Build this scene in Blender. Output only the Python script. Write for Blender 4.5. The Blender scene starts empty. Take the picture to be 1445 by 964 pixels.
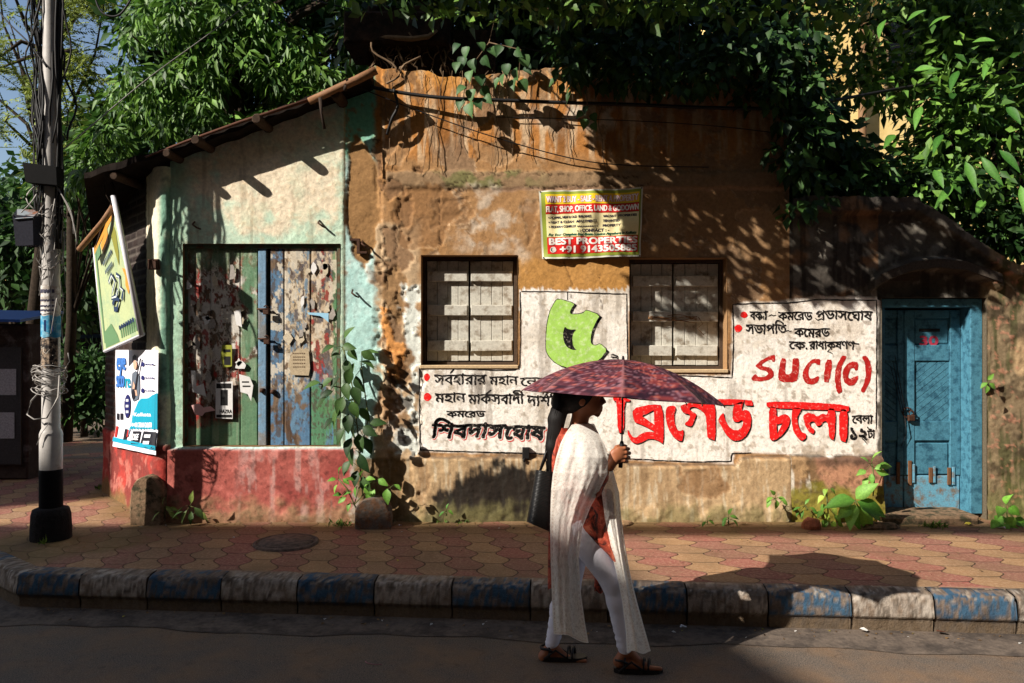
import bpy, math, random
import numpy as np
from mathutils import Vector
from mathutils.geometry import tessellate_polygon

# ------------------------------------------------------------------ camera, sky, sun, exposure
scene = bpy.context.scene
COL = scene.collection
F_PX, CX, HY = 1050.0, 722.5, 490.0          # focal length, centre column and horizon row in photograph pixels
EYE = 1.75                                   # camera height above the road
YW = 1050.0 / 160.0                          # distance of the house front: 160 px per metre there
PAVE = 0.22                                  # pavement level

cam_data = bpy.data.cameras.new('camera')
cam_data.sensor_width = 36.0
cam_data.lens = 36.0 * F_PX / 1445.0
cam_data.shift_y = 8.0 / 1445.0
cam_data.clip_start = 0.05
cam_data.clip_end = 800.0
cam = bpy.data.objects.new('camera', cam_data)
cam.location = (0, 0, EYE)
cam.rotation_euler = (math.radians(90), 0, 0)
COL.objects.link(cam)
scene.camera = cam

SUN = Vector((1.62, 1.0, -1.25)).normalized()         # the way the light travels
SUN_EL = math.asin(-SUN.z)
sun_data = bpy.data.lights.new('sun', 'SUN')
sun_data.energy = 5.0
sun_data.angle = math.radians(0.5)
sun_data.color = (1.0, 0.93, 0.83)
sun = bpy.data.objects.new('sun', sun_data)
sun.rotation_euler = SUN.to_track_quat('-Z', 'Y').to_euler()
sun.location = (-8, -6, 9)
COL.objects.link(sun)

world = bpy.data.worlds.new('World')
scene.world = world
world.use_nodes = True
wn = world.node_tree
sky = wn.nodes.new('ShaderNodeTexSky')
sky.sky_type = 'NISHITA'
sky.sun_disc = False
sky.sun_elevation = SUN_EL
sky.sun_rotation = math.atan2(-SUN.x, -SUN.y)
sky.air_density = 1.0
sky.dust_density = 1.2
sky.ozone_density = 0.8
bg = wn.nodes['Background']
bg.inputs['Strength'].default_value = 0.08
wn.links.new(sky.outputs[0], bg.inputs['Color'])

scene.view_settings.view_transform = 'Standard'
scene.view_settings.look = 'None'
scene.view_settings.exposure = 0.76
scene.view_settings.gamma = 1.0
scene.view_settings.use_curve_mapping = False
scene.cycles.max_bounces = 6
scene.cycles.diffuse_bounces = 3
scene.cycles.transparent_max_bounces = 8
scene.cycles.sample_clamp_indirect = 4.0

random.seed(7)
RNG = np.random.default_rng(11)

# ------------------------------------------------------------------ small helpers
def lin(r, g, b):
    f = lambda c: (c / 255.0 / 12.92) if c <= 10.3 else (((c / 255.0) + 0.055) / 1.055) ** 2.4
    return (f(r), f(g), f(b))

def P(px, py, y=YW):
    """world point seen at photograph pixel (px, py) at distance y"""
    return Vector(((px - CX) * y / F_PX, y, EYE + (HY - py) * y / F_PX))

def ground_y(py, z=PAVE):
    return F_PX * (EYE - z) / (py - HY)

def G(px, py, z=PAVE):
    return P(px, py, ground_y(py, z))

def tag(o, label=None, cat=None, group=None, kind=None):
    if label: o['label'] = label
    if cat: o['category'] = cat
    if group: o['group'] = group
    if kind: o['kind'] = kind
    return o

def empty(name, loc, label, cat, group=None):
    o = bpy.data.objects.new(name, None)
    o.empty_display_size = 0.1
    o.location = loc
    COL.objects.link(o)
    return tag(o, label, cat, group)

def link(name, me, parent=None):
    o = bpy.data.objects.new(name, me)
    COL.objects.link(o)
    if parent is not None:
        o.parent = parent
        top = Vector((0, 0, 0)); q = parent
        while q is not None:
            top += q.location; q = q.parent
        o.location = -top          # meshes are written in world coordinates
    return o

def mesh_np(name, V, F, mats, parent=None, smooth=False, col=None, mi=None):
    """mesh from numpy arrays; F is (n,3) or (n,4)"""
    V = np.asarray(V, dtype=np.float32); F = np.asarray(F, dtype=np.int32)
    k = F.shape[1]
    me = bpy.data.meshes.new(name)
    me.vertices.add(len(V)); me.vertices.foreach_set('co', V.ravel())
    me.loops.add(F.size); me.loops.foreach_set('vertex_index', F.ravel())
    me.polygons.add(len(F))
    me.polygons.foreach_set('loop_start', np.arange(0, F.size, k, dtype=np.int32))
    me.polygons.foreach_set('loop_total', np.full(len(F), k, dtype=np.int32))
    if smooth: me.polygons.foreach_set('use_smooth', np.ones(len(F), dtype=bool))
    if mi is not None: me.polygons.foreach_set('material_index', np.asarray(mi, dtype=np.int32))
    for m in (mats if isinstance(mats, (list, tuple)) else [mats]): me.materials.append(m)
    me.update(calc_edges=True); me.validate()
    if col is not None:
        a = me.color_attributes.new('paint', 'FLOAT_COLOR', 'POINT')
        c = np.ones((len(V), 4), dtype=np.float32); c[:, :3] = col
        a.data.foreach_set('color', c.ravel())
    return link(name, me, parent)

class MB:
    """collects simple shapes into one mesh"""
    def __init__(s): s.v = []; s.f = []; s.sm = []
    def add(s, vs, fs, smooth=False):
        n = len(s.v); s.v += [tuple(v) for v in vs]
        s.f += [tuple(i + n for i in f) for f in fs]; s.sm += [smooth] * len(fs)
        return s
    def box(s, a, b, rot=None, about=None, bev=0.0):
        (x0, y0, z0), (x1, y1, z1) = a, b
        x0, x1 = min(x0, x1), max(x0, x1); y0, y1 = min(y0, y1), max(y0, y1); z0, z1 = min(z0, z1), max(z0, z1)
        if bev:
            e = min(bev, (x1-x0)*.3, (y1-y0)*.45, (z1-z0)*.3)
            # chamfered front (-Y) face
            vs = [(x0, y1, z0), (x1, y1, z0), (x1, y1, z1), (x0, y1, z1), (x0, y0+e, z0), (x1, y0+e, z0), (x1, y0+e, z1), (x0, y0+e, z1),
                  (x0+e, y0, z0+e), (x1-e, y0, z0+e), (x1-e, y0, z1-e), (x0+e, y0, z1-e)]
            fs = [(3, 2, 1, 0), (0, 1, 5, 4), (1, 2, 6, 5), (2, 3, 7, 6), (3, 0, 4, 7), (4, 5, 9, 8), (5, 6, 10, 9), (6, 7, 11, 10), (7, 4, 8, 11), (8, 9, 10, 11)]
        else:
            vs = [(x0, y0, z0), (x1, y0, z0), (x1, y1, z0), (x0, y1, z0), (x0, y0, z1), (x1, y0, z1), (x1, y1, z1), (x0, y1, z1)]
            fs = [(0, 3, 2, 1), (4, 5, 6, 7), (0, 1, 5, 4), (1, 2, 6, 5), (2, 3, 7, 6), (3, 0, 4, 7)]
        if rot is not None:
            c = Vector(about if about else ((x0+x1)/2, (y0+y1)/2, (z0+z1)/2))
            vs = [c + rot @ (Vector(v) - c) for v in vs]
        return s.add(vs, fs)
    def tube(s, pts, r, n=8, cap=True):
        pts = [Vector(p) for p in pts]
        rs = r if isinstance(r, (list, tuple)) else [r] * len(pts)
        vs = []; fs = []
        up = Vector((0.013, 0.02, 1))
        for i, p in enumerate(pts):
            d = (pts[min(i+1, len(pts)-1)] - pts[max(i-1, 0)])
            if d.length < 1e-9: d = Vector((0, 0, 1))
            d.normalize()
            u = up if abs(d.dot(up.normalized())) < 0.95 else Vector((1, 0.03, 0))
            a = d.cross(u).normalized(); b = d.cross(a).normalized()
            for k in range(n):
                t = 2 * math.pi * k / n
                vs.append(p + (a * math.cos(t) + b * math.sin(t)) * rs[i])
        for i in range(len(pts) - 1):
            for k in range(n):
                k2 = (k + 1) % n
                fs.append((i*n+k, i*n+k2, (i+1)*n+k2, (i+1)*n+k))
        s.add(vs, fs, True)
        if cap:
            m = len(s.v) - len(vs)
            s.f.append(tuple(m + k for k in reversed(range(n)))); s.sm.append(False)
            s.f.append(tuple(m + (len(pts)-1)*n + k for k in range(n))); s.sm.append(False)
        return s
    def prism(s, poly, y0, y1):
        """polygon of (x, z) pairs extruded from y0 (front) to y1"""
        n = len(poly)
        tri = tessellate_polygon([[Vector((p[0], p[1], 0)) for p in poly]])
        vs = [(x, y0, z) for x, z in poly] + [(x, y1, z) for x, z in poly]
        fs = [tuple(t) for t in tri] + [tuple(i + n for i in reversed(t)) for t in tri]
        fs += [(i, (i+1) % n, (i+1) % n + n, i + n) for i in range(n)]
        return s.add(vs, fs)
    def lathe(s, c, prof, n=24, smooth=True):
        vs = []; fs = []
        for r, z in prof:
            for k in range(n):
                t = 2*math.pi*k/n
                vs.append((c[0] + r*math.cos(t), c[1] + r*math.sin(t), c[2] + z))
        for i in range(len(prof)-1):
            for k in range(n):
                k2 = (k+1) % n
                fs.append((i*n+k, i*n+k2, (i+1)*n+k2, (i+1)*n+k))
        fs.append(tuple(range((len(prof)-1)*n, len(prof)*n)))
        return s.add(vs, fs, smooth)
    def build(s, name, mat, parent=None):
        me = bpy.data.meshes.new(name)
        me.from_pydata(s.v, [], s.f)
        me.polygons.foreach_set('use_smooth', s.sm)
        for m in (mat if isinstance(mat, (list, tuple)) else [mat]): me.materials.append(m)
        me.validate(); me.update()
        return link(name, me, parent)

# ------------------------------------------------------------------ noise on numpy arrays
def _hash(i, j, seed):
    n = (i.astype(np.int64) * 374761393 + j.astype(np.int64) * 668265263 + seed * 974634777) & 0xffffffff
    n = ((n ^ (n >> 13)) * 1274126177) & 0xffffffff
    n = ((n ^ (n >> 16)) * 2246822519) & 0xffffffff
    return ((n ^ (n >> 15)) & 0xffff) / 65535.0

def vnoise(x, y, seed=0):
    xi = np.floor(x); yi = np.floor(y)
    u = x - xi; v = y - yi
    u = u*u*u*(u*(u*6-15)+10); v = v*v*v*(v*(v*6-15)+10)
    a = _hash(xi, yi, seed); b = _hash(xi+1, yi, seed); c = _hash(xi, yi+1, seed); d = _hash(xi+1, yi+1, seed)
    return (a*(1-u)+b*u)*(1-v) + (c*(1-u)+d*u)*v

def fbm(x, y, scale, octv=4, seed=0, gain=0.55, sy=1.0):
    """0..1 noise; scale is the size of the largest blob in the units of x"""
    t = 0; a = 1.0; tot = 0; f = 1.0/scale
    ca, sa = 0.8, 0.6
    X = np.asarray(x, dtype=float); Y = np.asarray(y, dtype=float) / sy
    for k in range(octv):
        t = t + a*vnoise(X*f, Y*f, seed+k*17)
        tot += a; a *= gain; f *= 2.03
        if sy == 1.0: X, Y = ca*X - sa*Y, sa*X + ca*Y
    return t/tot

def sstep(a, b, x):
    t = np.clip((x-a)/(b-a), 0, 1)
    return t*t*(3-2*t)

def sdpoly(poly, X, Y):
    """signed distance to a polygon, negative inside"""
    d = np.full(np.shape(X), 1e9); ins = np.zeros(np.shape(X), dtype=bool)
    n = len(poly)
    for i in range(n):
        x0, y0 = poly[i]; x1, y1 = poly[(i+1) % n]
        ex, ey = x1-x0, y1-y0
        t = np.clip(((X-x0)*ex + (Y-y0)*ey)/(ex*ex+ey*ey+1e-12), 0, 1)
        d = np.minimum(d, (X-x0-t*ex)**2 + (Y-y0-t*ey)**2)
        c = ((y0 <= Y) & (y1 > Y)) | ((y1 <= Y) & (y0 > Y))
        with np.errstate(divide='ignore', invalid='ignore'):
            xi = x0 + (Y-y0)/(y1-y0+1e-12)*ex
        ins ^= c & (X < xi)
    d = np.sqrt(d)
    return np.where(ins, -d, d)

def sdline(pts, X, Y):
    d = np.full(np.shape(X), 1e9)
    for (x0, y0), (x1, y1) in zip(pts[:-1], pts[1:]):
        ex, ey = x1-x0, y1-y0
        t = np.clip(((X-x0)*ex + (Y-y0)*ey)/(ex*ex+ey*ey+1e-12), 0, 1)
        d = np.minimum(d, (X-x0-t*ex)**2 + (Y-y0-t*ey)**2)
    return np.sqrt(d)

def mix(c, new, m):
    m = np.clip(m, 0, 1)[..., None]
    return c + (np.asarray(new) - c)*m

# ------------------------------------------------------------------ materials
def nt(m): m.use_nodes = True; return m.node_tree

class NX:
    """tiny expression builder over shader math nodes"""
    def __init__(s, tree): s.t = tree
    def m(s, op, a, b=None, c=None):
        n = s.t.nodes.new('ShaderNodeMath'); n.operation = op
        for i, v in enumerate((a, b, c)):
            if v is None: continue
            if isinstance(v, (int, float)): n.inputs[i].default_value = v
            else: s.t.links.new(v, n.inputs[i])
        return n.outputs[0]
    def noise(s, vec, scale, detail=4, rough=.6, dist=0.0):
        n = s.t.nodes.new('ShaderNodeTexNoise'); n.inputs['Scale'].default_value = scale
        n.inputs['Detail'].default_value = detail; n.inputs['Roughness'].default_value = rough; n.inputs['Distortion'].default_value = dist
        if vec is not None: s.t.links.new(vec, n.inputs['Vector'])
        return n.outputs['Fac']
    def ramp(s, f, a, b, lo=0.0, hi=1.0):
        n = s.t.nodes.new('ShaderNodeMapRange'); n.inputs[1].default_value = a; n.inputs[2].default_value = b
        n.inputs[3].default_value = lo; n.inputs[4].default_value = hi
        s.t.links.new(f, n.inputs[0]); return n.outputs[0]
    def mixc(s, f, a, b, mode='MIX'):
        n = s.t.nodes.new('ShaderNodeMix'); n.data_type = 'RGBA'; n.blend_type = mode
        for i, v in ((0, f), (6, a), (7, b)):
            if isinstance(v, (int, float)): n.inputs[i].default_value = v
            elif isinstance(v, tuple): n.inputs[i].default_value = (*v[:3], 1)
            else: s.t.links.new(v, n.inputs[i])
        return n.outputs[2]
    def bump(s, h, strength=.5, dist=.01):
        n = s.t.nodes.new('ShaderNodeBump'); n.inputs['Strength'].default_value = strength; n.inputs['Distance'].default_value = dist
        s.t.links.new(h, n.inputs['Height']); return n.outputs[0]
    def coord(s):
        n = s.t.nodes.new('ShaderNodeTexCoord'); return n.outputs['Object']

def pmat(name, color=None, rough=.85, spec=.25, grain=25, vary=.25, bump=.0, bscale=60, bdist=.004, metal=0.0, second=None, sscale=6, sw=(.45, .6), trans=0.0):
    """procedural material: painted ('paint' attribute) or plain colour, broken up by noise"""
    m = bpy.data.materials.new(name); t = nt(m); x = NX(t)
    b = t.nodes['Principled BSDF']
    b.inputs['Roughness'].default_value = rough; b.inputs['Metallic'].default_value = metal
    b.inputs['Specular IOR Level'].default_value = spec
    co = x.coord()
    if color is None:
        a = t.nodes.new('ShaderNodeAttribute'); a.attribute_name = 'paint'; c = a.outputs['Color']
    else:
        r = t.nodes.new('ShaderNodeRGB'); r.outputs[0].default_value = (*color[:3], 1); c = r.outputs[0]
    if second is not None:
        c = x.mixc(x.ramp(x.noise(co, sscale, 6, .65), sw[0], sw[1]), c, tuple(second))
    if vary:
        v = x.ramp(x.noise(co, grain, 5, .7), .25, .75, 1-vary, 1+vary)
        n = t.nodes.new('ShaderNodeVectorMath'); n.operation = 'SCALE'
        t.links.new(c, n.inputs[0]); t.links.new(v, n.inputs['Scale']); c = n.outputs[0]
    t.links.new(c, b.inputs['Base Color'])
    if bump:
        t.links.new(x.bump(x.noise(co, bscale, 6, .65), bump, bdist), b.inputs['Normal'])
    if trans:
        tr = t.nodes.new('ShaderNodeBsdfTranslucent'); t.links.new(c, tr.inputs['Color'])
        mx = t.nodes.new('ShaderNodeMixShader'); mx.inputs[0].default_value = trans
        t.links.new(b.outputs[0], mx.inputs[1]); t.links.new(tr.outputs[0], mx.inputs[2])
        t.links.new(mx.outputs[0], t.nodes['Material Output'].inputs['Surface'])
    return m

M = {}
def plaster():
    m = bpy.data.materials.new('plaster'); t = nt(m); x = NX(t); b = t.nodes['Principled BSDF']; co = x.coord()
    a = t.nodes.new('ShaderNodeAttribute'); a.attribute_name = 'paint'
    n1 = x.noise(co, 30, 6, .72); n2 = x.noise(co, 190, 4, .7); n3 = x.noise(co, 75, 3, .6)
    v = x.m('MULTIPLY', x.ramp(n1, .25, .75, .72, 1.26), x.ramp(n2, .3, .7, .86, 1.12))
    v = x.m('MULTIPLY', v, x.ramp(n3, .66, .76, 1.0, .62))
    n = t.nodes.new('ShaderNodeVectorMath'); n.operation = 'SCALE'; t.links.new(a.outputs['Color'], n.inputs[0]); t.links.new(v, n.inputs['Scale'])
    t.links.new(n.outputs[0], b.inputs['Base Color']); b.inputs['Roughness'].default_value = .93; b.inputs['Specular IOR Level'].default_value = .12
    h = x.m('ADD', x.m('MULTIPLY', n1, 1.0), x.m('ADD', x.m('MULTIPLY', n2, .25), x.m('MULTIPLY', x.ramp(n3, .64, .74), -.5)))
    t.links.new(x.bump(h, .7, .009), b.inputs['Normal'])
    return m
M['plaster'] = plaster()
M['wood_painted'] = pmat('painted_wood', None, .75, .25, 45, .25, .5, 90, .003)
M['dark_wood'] = pmat('dark_wood', lin(52, 40, 32), .85, .2, 30, .4, .6, 60, .004)
M['grey_wood'] = pmat('weathered_board', None, .85, .2, 60, .22, .5, 110, .003)
M['pale_wood'] = pmat('bare_pole_wood', lin(130, 92, 62), .7, .3, 30, .35, .5, 60, .003)
M['black'] = pmat('black_paint', lin(22, 20, 20), .6, .3, 90, .3)
M['black_wall'] = pmat('black_brush_paint', lin(24, 22, 22), .85, .12, 30, .5, .5, 90, .003, second=lin(140, 130, 120), sscale=48, sw=(.55, .66))
M['red_wall'] = pmat('red_brush_paint', lin(224, 30, 28), .8, .15, 14, .32, .5, 90, .003, second=lin(226, 130, 120), sscale=46, sw=(.56, .68))
M['crimson_wall'] = pmat('crimson_brush_paint', lin(174, 34, 30), .8, .15, 14, .4, .5, 90, .003, second=lin(210, 124, 112), sscale=44, sw=(.55, .67))
M['green_wall'] = pmat('light_green_brush_paint', lin(164, 206, 96), .8, .15, 14, .22, .5, 90, .003, second=lin(204, 218, 170), sscale=30, sw=(.5, .72))
M['gap_shade'] = pmat('gap_shade_black', (.006, .005, .005), .95, .05, 10, .2)
M['iron'] = pmat('rusty_iron', lin(70, 45, 32), .7, .3, 60, .5, .4, 120, .002, metal=.3)
M['cable'] = pmat('cable_rubber', lin(26, 24, 24), .6, .3, 40, .2)
M['wire_pale'] = pmat('pale_wire', lin(150, 145, 140), .6, .3, 40, .2)
M['pole_paint'] = pmat('pole_paint', lin(172, 167, 162), .5, .4, 14, .16, .2, 60, .002, second=lin(120, 104, 92), sscale=9, sw=(.58, .74))
M['pole_black'] = pmat('pole_black_paint', lin(13, 12, 13), .8, .12, 20, .4, .3, 60, .003)
M['paper'] = pmat('poster_paper', lin(222, 219, 216), .75, .2, 12, .08, .3, 14, .01)
M['tile_roof'] = pmat('roof_underside', lin(32, 25, 21), .9, .1, 12, .5, .6, 25, .01)
M['stone'] = pmat('mossy_stone', lin(128, 104, 82), .92, .1, 24, .4, .8, 40, .01, second=lin(70, 66, 50), sscale=14)
M['leaf'] = pmat('leaf', None, .52, .32, 60, .35, .3, 120, .002, trans=.25)
M['leaf_dull'] = pmat('leaf_dull', None, .65, .25, 60, .3, trans=.25)
M['bark'] = pmat('bark', lin(52, 43, 35), .9, .1, 18, .45, .9, 30, .01)
M['root'] = pmat('aerial_root', lin(112, 92, 72), .9, .1, 30, .4)
def plain(name, rgb, rough=.7, **k):
    key = name
    if key not in M: M[key] = pmat(name, lin(*rgb), rough, .3, 60, k.pop('vary', .08), **k)
    return M[key]

# ------------------------------------------------------------------ ground: road, pavement, kerb
def ground_sheet(name, x0, x1, y0, y1, z, mat, n=2):
    b = MB(); b.add([(x0, y0, z), (x1, y0, z), (x1, y1, z), (x0, y1, z)], [(0, 1, 2, 3)])
    return tag(b.build(name, mat), kind='structure')

def asphalt():
    m = bpy.data.materials.new('asphalt'); t = nt(m); x = NX(t); b = t.nodes['Principled BSDF']; co = x.coord()
    f = x.noise(co, 120, 4, .75); g = x.noise(co, 3.2, 6, .6); p = x.noise(co, 230, 2, .6)
    c = x.mixc(x.ramp(f, .35, .7), lin(64, 60, 59), lin(136, 120, 104))
    c = x.mixc(x.ramp(g, .42, .68, 0, .6), c, lin(134, 104, 76)); c = x.mixc(x.ramp(x.noise(co, 11, 6, .7), .55, .7, 0, .5), c, lin(66, 60, 56))
    vt = t.nodes.new('ShaderNodeTexVoronoi'); vt.feature = 'DISTANCE_TO_EDGE'; vt.inputs['Scale'].default_value = 1.1; wv = t.nodes.new('ShaderNodeVectorMath'); wv.operation = 'ADD'; nz3 = t.nodes.new('ShaderNodeTexNoise'); nz3.inputs['Scale'].default_value = 3.0; t.links.new(co, nz3.inputs['Vector']); t.links.new(co, wv.inputs[0]); t.links.new(nz3.outputs['Color'], wv.inputs[1]); t.links.new(wv.outputs[0], vt.inputs['Vector'])
    crack = x.m('MULTIPLY', x.ramp(vt.outputs['Distance'], .002, .012, 1, 0), x.ramp(g, .45, .6)); c = x.mixc(x.m('MULTIPLY', crack, .3), c, lin(30, 26, 24))
    c = x.mixc(x.ramp(p, .60, .70, 0, .8), c, lin(196, 176, 152))
    t.links.new(c, b.inputs['Base Color']); b.inputs['Roughness'].default_value = .85
    b.inputs['Specular IOR Level'].default_value = .25
    h = x.m('ADD', f, x.m('MULTIPLY', p, .8))
    t.links.new(x.bump(h, .9, .006), b.inputs['Normal'])
    return m
M['asphalt'] = asphalt()
ground_sheet('road', -90, 90, -45, 160, 0.0, M['asphalt'])

KY0, KS = 4.74, -0.075                       # kerb face: Y = KY0 + KS * X
def kerb_pt(px):
    k = (px - CX)/F_PX; X = k*KY0/(1 - KS*k)
    return X, KY0 + KS*X
KERB_BEND = kerb_pt(22)
def kerb_y(X):
    return KY0 + KS*X if X > KERB_BEND[0] else KERB_BEND[1] + (KERB_BEND[0]-X)*0.75

# gutter strip beside the kerb: a worn screed, slightly paler than the asphalt
gm = pmat('gutter_screed', lin(104, 92, 82), .9, .15, 30, .35, .6, 80, .006, second=lin(74, 66, 60), sscale=5)
b = MB()
gx = np.linspace(KERB_BEND[0]-.1, 8.5, 60)
gv = []
for X in gx:
    gv += [(X, kerb_y(X)+.02, .004), (X, kerb_y(X)-.30-.03*math.sin(X*3.1)-.02*math.sin(X*9), .004)]
b.add(gv, [(2*i, 2*i+1, 2*i+3, 2*i+2) for i in range(len(gx)-1)])
tag(b.build('gutter', gm), kind='structure')

def paver_mat():
    m = bpy.data.materials.new('interlocking_pavers'); t = nt(m); x = NX(t); b = t.nodes['Principled BSDF']; co = x.coord()
    sp = t.nodes.new('ShaderNodeSeparateXYZ'); t.links.new(co, sp.inputs[0]); X, Y = sp.outputs[0], sp.outputs[1]
    A = .17
    east = x.m('GREATER_THAN', x.m('ADD', X, x.m('MULTIPLY', Y, .2)), 1.425)       # the paving was laid in two runs with the stones turned
    w = x.m('ADD', .205, x.m('MULTIPLY', east, .08)); pch = x.m('SUBTRACT', .285, x.m('MULTIPLY', east, .055))
    u = x.m('DIVIDE', x.m('SUBTRACT', x.m('ADD', X, x.m('MULTIPLY', Y, .2)), 1.425), w)
    v = x.m('DIVIDE', x.m('ADD', Y, x.m('MULTIPLY', X, .06)), pch)
    k = x.m('FLOOR', x.m('ADD', u, .5))
    par = x.m('SUBTRACT', x.m('MULTIPLY', x.m('PINGPONG', k, 1.0), 2.0), 1.0)       # -1 / +1
    wave = x.m('SINE', x.m('MULTIPLY', v, 2*math.pi))
    d = x.m('SUBTRACT', x.m('SUBTRACT', u, k), x.m('MULTIPLY', x.m('MULTIPLY', par, wave), A))
    right = x.m('GREATER_THAN', d, 0.0)
    colid = x.m('SUBTRACT', x.m('ADD', k, right), 1.0)
    cpar = x.m('PINGPONG', colid, 1.0)
    uc = x.m('SUBTRACT', x.m('SUBTRACT', u, colid), .5)
    vv = x.m('ADD', x.m('ADD', v, x.m('MULTIPLY', cpar, .5)), x.m('ADD', .15, x.m('MULTIPLY', x.m('MULTIPLY', uc, uc), -.35)))
    row = x.m('FLOOR', vv); fr = x.m('FRACT', vv)
    e1 = x.m('MULTIPLY', x.m('ABSOLUTE', d), w)
    e2 = x.m('MULTIPLY', x.m('MINIMUM', fr, x.m('SUBTRACT', 1.0, fr)), pch)
    e = x.m('MINIMUM', e1, e2)
    groove = x.ramp(e, .0015, .0065)                       # 0 in the joint
    cmb = t.nodes.new('ShaderNodeCombineXYZ'); t.links.new(colid, cmb.inputs[0]); t.links.new(row, cmb.inputs[1])
    wn_ = t.nodes.new('ShaderNodeTexWhiteNoise'); wn_.noise_dimensions = '2D'; t.links.new(cmb.outputs[0], wn_.inputs['Vector'])
    rnd = wn_.outputs['Value']
    f = x.noise(co, 45, 6, .7); g = x.noise(co, 2.4, 5, .6); s = x.noise(co, 400, 2, .6)
    c = x.mixc(cpar, lin(142, 82, 72), lin(156, 120, 84))
    c = x.mixc(x.ramp(rnd, 0, 1, 0, .55), c, lin(118, 90, 76))
    c = x.mixc(x.ramp(f, .45, .75, 0, .55), c, lin(204, 172, 140)); c = x.mixc(x.ramp(x.noise(co, 110, 5, .7), .52, .7, 0, .5), c, lin(96, 76, 62))
    c = x.mixc(x.ramp(g, .45, .7, 0, .55), c, lin(112, 90, 64))
    c = x.mixc(x.ramp(s, .6, .75, 0, .35), c, lin(70, 55, 45))
    a = t.nodes.new('ShaderNodeAttribute'); a.attribute_name = 'paint'
    sa = t.nodes.new('ShaderNodeSeparateColor'); t.links.new(a.outputs['Color'], sa.inputs[0])
    c = x.mixc(x.m('MULTIPLY', x.ramp(groove, 0, 1, .8, 0), x.ramp(g, .3, .65, .55, 1.0)), c, lin(58, 48, 38))
    dirt = x.m('MULTIPLY', sa.outputs[0], x.ramp(x.noise(co, 22, 6, .7), .3, .7, .5, 1.2))
    c = x.mixc(dirt, c, lin(112, 92, 56))
    c = x.mixc(sa.outputs[1], c, lin(134, 116, 96))
    t.links.new(c, b.inputs['Base Color']); b.inputs['Roughness'].default_value = .82; b.inputs['Specular IOR Level'].default_value = .25
    keep = x.m('SUBTRACT', 1.0, sa.outputs[1])
    h = x.m('ADD', x.m('MULTIPLY', x.m('MULTIPLY', groove, keep), 1.0), x.m('ADD', x.m('MULTIPLY', f, .35), x.m('MULTIPLY', rnd, .25)))
    t.links.new(x.bump(h, .9, .012), b.inputs['Normal'])
    return m
M['pavers'] = paver_mat()

def pavement():
    xs = np.concatenate([np.linspace(-16, -6, 40)[:-1], np.arange(-6, 7, .06), np.linspace(7, 12, 20)])
    ts = np.concatenate([np.linspace(0, .5, 60)[:-1], np.linspace(.5, 1, 30)])
    X = xs[:, None] + 0*ts[None]
    ky = np.array([kerb_y(v) for v in xs]) + .13
    Y = ky[:, None] + (12.0 - ky[:, None])*ts[None]**1.15
    px = CX + X*F_PX/np.maximum(Y, .1)
    wallY = np.where(X > -3.2, YW, YW + (-3.2 - X)*1.15)
    dw = wallY - Y; dk = Y - ky[:, None]
    n = fbm(X, Y, .5, 5, 3)
    Z = PAVE + (fbm(X, Y, 1.1, 3, 9)-.5)*.022 + sstep(.35, .0, dw)*.012*(n-.2) + np.where(dk < .06, .012, 0)
    dirt = sstep(.55, .0, dw + (n-.5)*.9)*.85 * (X > -4.5)
    dirt = np.maximum(dirt, sstep(.30, .0, np.hypot((X+3.55)*.8, Y-5.75) - .35 + (n-.5)*.6)*.9)
    marg = sstep(.10, .05, dk + (n-.5)*.07)
    c = np.stack([np.clip(dirt, 0, 1), np.clip(marg, 0, 1), n], -1)
    nx, ny = X.shape
    idx = np.arange(nx*ny).reshape(nx, ny)
    F = np.stack([idx[:-1, :-1], idx[1:, :-1], idx[1:, 1:], idx[:-1, 1:]], -1).reshape(-1, 4)
    o = mesh_np('pavement', np.stack([X, Y, Z], -1).reshape(-1, 3), F, M['pavers'], smooth=True, col=c.reshape(-1, 3))
    tag(o, kind='structure')
pavement()

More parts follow.
